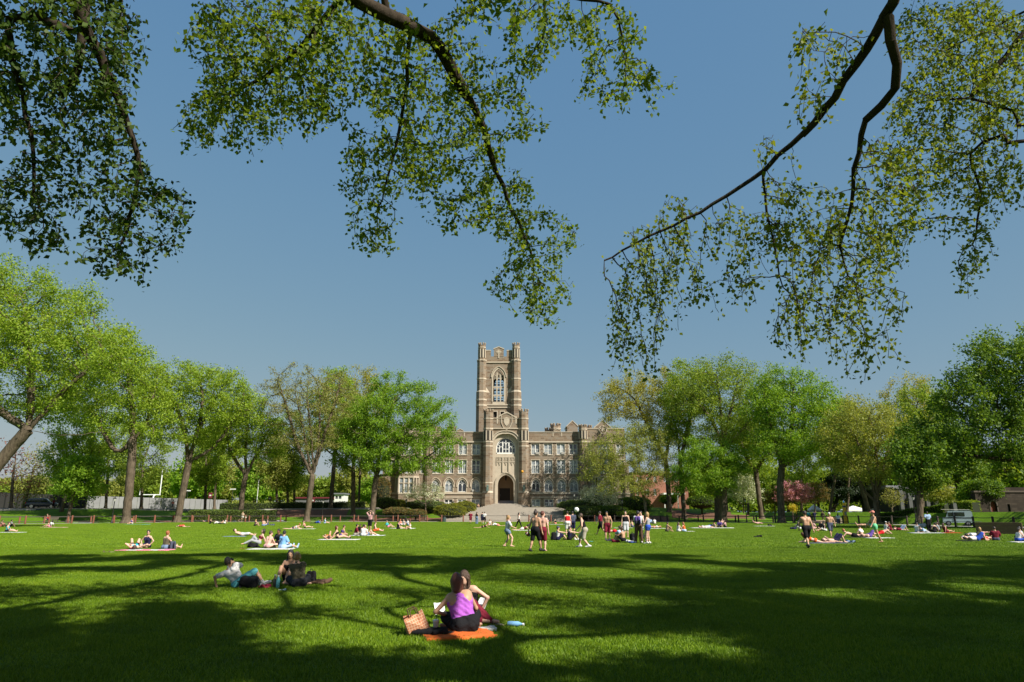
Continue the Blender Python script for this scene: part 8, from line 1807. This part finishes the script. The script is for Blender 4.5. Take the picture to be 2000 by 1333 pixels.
# ---------------------------------------------------------------- the elms the camera stands under: trunks beside and behind, limbs hanging into view
def over_tree(label, trunk, limbs, blobs, crowns, leaf, seed, natt, per, lsize, ncrown, r0=.5, crown_leaf=.20, dens=1.0, trail=150):
    """limbs: list of (px,py,Y) chains (real points); blobs: hanging foliage (px,py,rx,ry,Y,dY,weight); crowns: ellipsoids overhead"""
    rg = np.random.default_rng(seed); base = np.array(trunk[0]); T = thing('elm_tree', label, 'tree', base)
    pts = [base + V3(0, 0, -.4)]; par = [-1]
    def chain(start, qs, st_):
        pi = start
        for q in crom([pts[start]] + list(qs), st_)[1:]: pts.append(q + rg.normal(size=3)*.014); par.append(pi); pi = len(pts) - 1
        return pi
    top = chain(0, trunk, .4); ntr = len(pts); fixed = {k: r0*(1.25 - .5*k/ntr) for k in range(ntr)}
    limb_id = []
    for rad0, rad1, lb in limbs:
        s = len(pts); first = np.array(lb[0] if len(lb[0]) == 3 and isinstance(lb[0], np.ndarray) else A(*lb[0])); qs = [A(*q) if not isinstance(q, np.ndarray) else q for q in lb]
        # start from the nearest trunk or limb node
        d = np.linalg.norm(np.array(pts) - qs[0], axis=1); st0 = int(d[:].argmin()); chain(st0, qs, .22)
        m = len(pts) - s
        for k in range(m): fixed[s + k] = rad0 + (rad1 - rad0)*(k/m)
        limb_id += list(range(s, len(pts)))
    wts = np.array([b[6]*b[2]*b[3] for b in blobs], float); wts /= wts.sum(); att = []
    for i in rg.choice(len(blobs), int(natt*dens), p=wts):
        cx, cy, rx, ry, Y, dY, _ = blobs[i]; a = rg.uniform(0, 2*math.pi); r_ = math.sqrt(rg.random()); att.append(A(cx + rx*r_*math.cos(a), cy + ry*r_*math.sin(a), Y + rg.uniform(-dY, dY)))
    att = np.array(att); N0 = len(pts)
    N, pr = colonize(pts, par, att, .16, .24, iters=220, trop=(0, 0, -.16), rg=rg, jitter=.22)
    # thin twigs trailing straight down from the outer spray
    cand = np.where(np.arange(len(N)) >= N0)[0]; NL, PL = [N], [pr]; nx = len(N)
    for k in rg.choice(cand, trail, replace=False):
        p = N[k].copy(); pi = k; v = np.array([rg.normal()*.25, rg.normal()*.25, -1.0])
        for j in range(int(rg.integers(3, 7))):
            v = nrm(v + rg.normal(size=3)*.16 + V3(0, 0, -.12)); p = p + v*.105; NL.append(p[None]); PL.append(np.array([pi])); pi = nx; nx += 1
    N = np.vstack(NL); pr = np.concatenate(PL)
    nd = len(N); r = np.full(nd, .0); ch = np.zeros(nd)
    for k in range(nd - 1, -1, -1):
        r[k] = max(.0045, ch[k]**(1/2.6)) if ch[k] else .0045
        if pr[k] >= 0: ch[pr[k]] += r[k]**2.6
    r = np.minimum(r, .05)
    for k, v in fixed.items(): r[k] = v
    V, Q = limb_mesh(N, pr, r, 9, 3); npmesh('limbs', V - base, Q, bark_d, T, smooth=True)
    tw = np.where((np.arange(nd) >= N0) & (r < .016))[0]
    # leaves in small sprays along the hanging twigs
    c = np.repeat(tw, per); keep = rg.random(len(c)) < .8; c = c[keep]; f = rg.random(len(c))[:, None]
    C = N[c]*(1 - f) + N[pr[c]]*f + rg.normal(size=(len(c), 3))*.06 + V3(0, 0, -.03)
    V, Q = leaf_mesh(C - base, lsize*1.1, rg, .7, 'quad', .2); npmesh('hanging_leaves', V, Q, leaf, T)
    if crowns:
        ncrown = int(ncrown*1.95)
        # overhead crown: boughs and leaves that shade the grass
        at2 = sample_crown(crowns, 300, rg, .2); n2, p2 = colonize([pts[k] for k in range(ntr)], [par[k] for k in range(ntr)], at2, .6, 1.0, rg=rg, trop=(0, 0, .05))
        r2 = radii(n2, p2, .02, 2.3, r0*.9); sel = np.arange(len(n2)) >= ntr; r2[:ntr] *= .5
        V, Q = limb_mesh(n2, p2, r2, 7, 4); npmesh('upper_limbs', V - base, Q, bark_d, T, smooth=True)
        tips = np.where((r2 < .09) & sel)[0]; c = tips[rg.integers(0, len(tips), ncrown)]; f = rg.random(ncrown)[:, None]; C = n2[c]*(1 - f) + n2[p2[c]]*f + rg.normal(size=(ncrown, 3))*np.array([.42, .42, .3])
        V, Q = leaf_mesh(C - base, crown_leaf*1.08, rg, .2, 'tri'); npmesh('crown', V, Q, leaf, T)
    return T
lf_l = leafmat('leaf_near_shade', (.030, .068, .008), (.080, .130, .014), .38); lf_c = leafmat('leaf_near_green', (.080, .155, .010), (.190, .255, .025), .55); lf_r = leafmat('leaf_near_yellow', (.090, .150, .012), (.200, .245, .030), .5)  # left elm's leaf tint is darkened to hold its shade
a3 = lambda *q: np.array(q, float)
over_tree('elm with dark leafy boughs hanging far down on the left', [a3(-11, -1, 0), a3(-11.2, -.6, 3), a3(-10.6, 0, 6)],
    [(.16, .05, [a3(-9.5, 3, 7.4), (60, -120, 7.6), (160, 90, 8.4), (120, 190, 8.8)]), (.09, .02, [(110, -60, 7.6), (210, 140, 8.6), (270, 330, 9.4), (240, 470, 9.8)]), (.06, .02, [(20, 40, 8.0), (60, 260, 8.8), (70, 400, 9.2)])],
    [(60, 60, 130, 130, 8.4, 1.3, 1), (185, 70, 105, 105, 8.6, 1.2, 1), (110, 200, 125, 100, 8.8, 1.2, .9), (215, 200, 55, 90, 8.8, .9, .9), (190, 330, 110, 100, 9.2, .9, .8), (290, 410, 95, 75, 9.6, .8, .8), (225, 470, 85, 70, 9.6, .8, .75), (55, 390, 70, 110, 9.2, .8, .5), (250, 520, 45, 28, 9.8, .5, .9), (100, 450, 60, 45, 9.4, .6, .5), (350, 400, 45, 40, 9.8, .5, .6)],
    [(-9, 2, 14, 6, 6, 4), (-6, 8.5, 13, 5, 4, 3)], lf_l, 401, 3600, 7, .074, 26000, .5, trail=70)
over_tree('elm whose long curved bough hangs over the lawn in the middle', [a3(-5.0, -4.5, 0), a3(-5.1, -4.2, 4), a3(-4.6, -3, 7.5)],
    [(.17, .10, [a3(-4.0, 1.5, 8.8), (600, -130, 7.5), (690, -5, 8.3), (790, 45, 8.9), (860, 95, 9.5), (905, 180, 10.2)]), (.065, .022, [(940, 235, 10.6), (965, 320, 11.0), (1000, 410, 11.5), (1040, 500, 12.0)]), (.05, .02, [(640, 30, 8.6), (560, 120, 9.2), (440, 190, 9.8)]), (.045, .018, [(800, 60, 9.0), (790, 200, 9.8), (760, 350, 10.4)]),
     (.05, .02, [(760, -60, 8.4), (960, -70, 8.6), (1060, 0, 9.2), (1060, 70, 9.6)]), (.04, .015, [(1060, -10, 9.2), (1190, 10, 9.6), (1220, 100, 10)])],
    [(470, 50, 120, 70, 9.2, 1.2, 1), (600, 60, 110, 80, 9.0, 1.2, 1), (540, 150, 150, 65, 9.5, 1.1, 1), (430, 210, 95, 50, 9.8, .9, .9), (390, 265, 60, 30, 10, .6, .8), (480, 255, 90, 35, 9.8, .8, .8), (640, 190, 60, 60, 9.6, .8, .8), (760, 120, 90, 110, 9.4, 1.0, .9), (850, 220, 110, 110, 10.2, 1.0, .9), (770, 310, 100, 70, 10.4, .9, .8), (715, 370, 65, 35, 10.5, .6, .8), (740, 450, 42, 45, 10.7, .5, .8), (900, 330, 95, 90, 10.8, .9, .8),
     (970, 390, 85, 60, 11.4, .8, .9), (885, 425, 50, 35, 11, .5, .8), (1045, 460, 85, 70, 11.9, .7, .9), (1035, 560, 90, 55, 12.2, .7, .95), (1050, 610, 50, 22, 12.2, .4, .9), (985, 140, 60, 80, 10, .7, .7), (1040, 240, 38, 40, 10.4, .5, .7), (1050, 40, 85, 50, 9.4, .7, .7), (1060, 110, 40, 50, 9.8, .5, .5), (1190, 50, 75, 60, 9.8, .7, .5), (1205, 140, 75, 70, 10.2, .7, .5), (1285, 160, 40, 35, 10.4, .4, .45), (890, 60, 60, 60, 9.4, .7, .7)],
    [(-3, 13, 16, 6, 4, 3), (6, 14, 18, 5, 3.5, 3), (2, -3, 13.5, 6.5, 5, 4), (7.5, -4, 14, 4, 3, 2.5)], lf_c, 402, 4600, 8, .072, 36000, .48)
over_tree('elm with a long bare bough reaching down over the lawn on the right', [a3(8.5, -3.5, 0), a3(8.3, -3.2, 4), a3(7.6, -2, 7)],
    [(.15, .018, [a3(6.4, 3, 7.6), (1830, -130, 6.6), (1745, 5, 7.4), (1690, 100, 8.0), (1610, 215, 8.8), (1545, 285, 9.4), (1470, 350, 10), (1390, 402, 10.6), (1290, 452, 11.2), (1180, 512, 11.8)]), (.07, .02, [(1735, 40, 7.5), (1752, 170, 8.0), (1690, 235, 8.6), (1668, 330, 9.2), (1665, 400, 9.5), (1640, 480, 9.8)]),
     (.03, .01, [(1490, 335, 9.9), (1500, 420, 10.2), (1530, 560, 10.6)])],
    [(1330, 400, 45, 35, 11, .5, .7), (1290, 460, 75, 40, 11.2, .6, .7), (1300, 540, 85, 65, 11.4, .7, .7), (1245, 600, 60, 60, 11.6, .6, .65), (1250, 670, 50, 30, 11.6, .4, .4), (1430, 440, 60, 40, 10.4, .6, .35), (1440, 530, 45, 45, 10.6, .6, .3), (1560, 420, 100, 80, 10, .8, .55), (1640, 500, 105, 90, 10, .8, .6), (1600, 600, 75, 65, 10.2, .7, .55), (1710, 590, 70, 60, 10.2, .7, .5), (1680, 660, 60, 30, 10.4, .5, .35), (1520, 620, 25, 60, 10.6, .4, .4), (1600, 70, 55, 45, 8.2, .5, .3), (1590, 190, 35, 45, 8.8, .5, .35), (1500, 280, 40, 30, 9.6, .4, .3), (1740, 330, 70, 80, 9.4, .7, .55)],
    [(12.5, -4, 13, 5, 3.2, 3), (5.8, 1.8, 13, 3.8, 2.9, 2.4), (6.5, -2, 15.5, 4, 3, 2.5), (18.5, .5, 14, 4, 3.5, 3), (12, 11.5, 18, 4.5, 3, 3)], lf_r, 403, 2200, 4, .070, 42000, .46, trail=260)
over_tree('light yellow-green elm hanging in at the right with thin branches', [a3(17.5, 3, 0), a3(17.3, 3.2, 4), a3(16.6, 4, 7)],
    [(.12, .02, [a3(13.5, 7, 8.2), (2060, 240, 10.6), (1980, 215, 11), (1890, 195, 11.5), (1820, 200, 12)]), (.10, .015, [a3(14.2, 7, 7.8), (2060, 270, 10.4), (1960, 265, 11), (1895, 300, 11.4), (1915, 370, 11.6), (1900, 480, 11.8)]), (.06, .012, [(2030, 20, 11), (1930, 60, 11.6), (1850, 100, 12)])],
    [(1900, 70, 110, 80, 11.6, 1.0, .9), (1800, 60, 60, 70, 12, .8, .6), (1850, 200, 110, 90, 11.8, 1.0, .8), (1960, 160, 60, 100, 11.2, .8, .9), (1800, 300, 80, 70, 11.8, .8, .7), (1890, 340, 80, 60, 11.6, .7, .6), (1900, 430, 50, 60, 11.8, .5, .6), (1895, 520, 32, 45, 11.9, .4, .6), (1980, 340, 40, 50, 11.2, .5, .6), (1740, 420, 60, 60, 11.8, .7, .4)],
    [(20, -1, 14, 6, 5, 4), (26, 9, 15, 6, 4.5, 4), (21, 5, 16, 5, 4, 3.5), (19, 12.5, 18, 5, 3, 3)], lf_r, 404, 2600, 6, .070, 44000, .5, trail=200)
# two more of the row, wholly behind and beside the camera, whose shade falls across the grass
for lab, b, cr, sd_ in (('elm behind the camera at the end of the shady row', (31, 6, 0), [(33, 11, 14.5, 6, 5, 4.5), (30, 3, 14, 6, 5, 4)], 405), ('elm behind the camera between the two overhanging trees', (2.5, -9, 0), [(3, -7, 13, 7, 6, 5)], 406)):
    make_tree('elm_tree', lab, b, [(0, 0, 4), (0, .4, 7)], [(c[0] - b[0], c[1] - b[1], c[2], c[3], c[4], c[5]) for c in cr], leaf=lf_c, natt=260, nleaf=16000, lsize=.22, r0=.5, seed=sd_, bk=bark_d)

for lab, b, cr, sd_ in (('tall tree beside the stone lodge outside the view', (70, 58, 0), [(70, 58, 12, 9, 9, 6.5)], 407), ('tall tree shading the stone lodge from the side', (84, 70, 1), [(84, 70, 13, 9, 9, 7)], 408)):  # two unseen trees added to cast shade on the lodge
    make_tree('elm_tree', lab, b, [(0, 0, 3), (0, .4, 6)], [(c[0] - b[0], c[1] - b[1], c[2], c[3], c[4], c[5]) for c in cr], leaf='dark', natt=260, nleaf=8000, lsize=.4, r0=.5, seed=sd_, bk=bark_d)
# ---------------------------------------------------------------- grass blades: small tufted patches repeated over the lawn
def grass_layer(name, label, centres, patch, density, rad, hgt, m, seed):
    me = bpy.data.meshes.new(name); me.from_pydata([tuple(c) for c in centres], [], []); me.materials.append(m); o = link(name, me)
    t = bpy.data.node_groups.new(name + '_nodes', 'GeometryNodeTree'); t.interface.new_socket('Geometry', in_out='INPUT', socket_type='NodeSocketGeometry'); t.interface.new_socket('Geometry', in_out='OUTPUT', socket_type='NodeSocketGeometry')
    nn = t.nodes.new; L = t.links.new; gi, go = nn('NodeGroupInput'), nn('NodeGroupOutput')
    grid = nn('GeometryNodeMeshGrid'); grid.inputs[0].default_value = patch; grid.inputs[1].default_value = patch; grid.inputs[2].default_value = 2; grid.inputs[3].default_value = 2
    ds = nn('GeometryNodeDistributePointsOnFaces'); ds.inputs['Density'].default_value = density; ds.inputs['Seed'].default_value = seed; L(grid.outputs[0], ds.inputs[0])
    cone = nn('GeometryNodeMeshCone'); cone.fill_type = 'NONE'; cone.inputs['Vertices'].default_value = 3; cone.inputs['Radius Top'].default_value = 0.0; cone.inputs['Radius Bottom'].default_value = rad; cone.inputs['Depth'].default_value = hgt
    inst = nn('GeometryNodeInstanceOnPoints'); L(ds.outputs[0], inst.inputs['Points']); L(cone.outputs[0], inst.inputs['Instance'])
    rr = nn('FunctionNodeRandomValue'); rr.data_type = 'FLOAT_VECTOR'; rr.inputs[0].default_value = (-.75, -.75, 0); rr.inputs[1].default_value = (.75, .75, 6.28); L(rr.outputs[0], inst.inputs['Rotation'])
    rs = nn('FunctionNodeRandomValue'); rs.data_type = 'FLOAT_VECTOR'; rs.inputs[0].default_value = (.6, .6, .45); rs.inputs[1].default_value = (1.3, 1.3, 1.35); rs.inputs['Seed'].default_value = 5; L(rs.outputs[0], inst.inputs['Scale'])
    rl = nn('GeometryNodeRealizeInstances'); L(inst.outputs[0], rl.inputs[0]); sm = nn('GeometryNodeSetMaterial'); sm.inputs['Material'].default_value = m; L(rl.outputs[0], sm.inputs[0])
    i2 = nn('GeometryNodeInstanceOnPoints'); mp = nn('GeometryNodeMeshToPoints'); L(gi.outputs[0], mp.inputs[0]); L(mp.outputs[0], i2.inputs['Points']); L(sm.outputs[0], i2.inputs['Instance'])
    rz = nn('FunctionNodeRandomValue'); rz.data_type = 'INT'; rz.inputs[4].default_value = 0; rz.inputs[5].default_value = 3; mu = nn('ShaderNodeMath'); mu.operation = 'MULTIPLY'; mu.inputs[1].default_value = math.pi/2
    L(rz.outputs[2], mu.inputs[0]); cx = nn('ShaderNodeCombineXYZ'); L(mu.outputs[0], cx.inputs[2]); L(cx.outputs[0], i2.inputs['Rotation'])
    sz = nn('FunctionNodeRandomValue'); sz.data_type = 'FLOAT'; sz.inputs[2].default_value = .8; sz.inputs[3].default_value = 1.25; sz.inputs['Seed'].default_value = 9; c2 = nn('ShaderNodeCombineXYZ'); c2.inputs[0].default_value = 1; c2.inputs[1].default_value = 1; L(sz.outputs[1], c2.inputs[2]); L(c2.outputs[0], i2.inputs['Scale'])
    L(i2.outputs[0], go.inputs[0])
    md = o.modifiers.new('grass', 'NODES'); md.node_group = t; o['kind'] = 'stuff'; o['label'] = label; o['category'] = 'grass'
    return o
gm_ = leafmat('grass_blade', (.110, .220, .006), (.250, .370, .016), .38, .5, (1.25, 1.3, .4), .3)
gt = gm_.node_tree; gg = gt.nodes.new('ShaderNodeNewGeometry'); n1 = gt.nodes.new('ShaderNodeTexNoise'); n1.inputs['Scale'].default_value = .55; n1.inputs['Detail'].default_value = 6; n1.inputs['Roughness'].default_value = .65
gt.links.new(gg.outputs['Position'], n1.inputs['Vector']); rp_ = ramp(gt, [(.32, (.66, .72, .6)), (.5, (1, 1, 1)), (.62, (1.12, 1.06, 1.0)), (.72, (1.7, 1.25, 2.0))]); gt.links.new(n1.outputs[0], rp_.inputs[0])
gm2 = gt.nodes.new('ShaderNodeMix'); gm2.data_type = 'RGBA'; gm2.blend_type = 'MULTIPLY'; gm2.inputs[0].default_value = 1     # paler, drier and lusher patches across the lawn
src = [n for n in gt.nodes if n.type == 'MIX' and n.blend_type == 'MIX'][0]
for l in list(src.outputs[2].links): to = l.to_socket; gt.links.remove(l); gt.links.new(gm2.outputs[2], to)
gt.links.new(src.outputs[2], gm2.inputs[6]); gt.links.new(rp_.outputs[0], gm2.inputs[7])
def vis(x, y, m=1.5): return abs(x) < .80*y + m
near = [(x + .5, y + .5, 0) for y in range(6, 34) for x in range(-32, 32) if vis(x + .5, y + .5)]
far = [(x + 1.5, y + 1.5, 0) for y in range(34, 128, 3) for x in range(-90, 75, 3) if vis(x + 1.5, y + 1.5, 4) and edge(x + 1.5, y + 1.5) < -1.8]
grass_layer('grass', 'short mown lawn grass in the foreground', near, 1.0, 2100, .0062, .046, gm_, 3)
grass_layer('far_grass', 'short mown lawn grass further out across the field', far, 3.0, 420, .016, .05, gm_, 4)
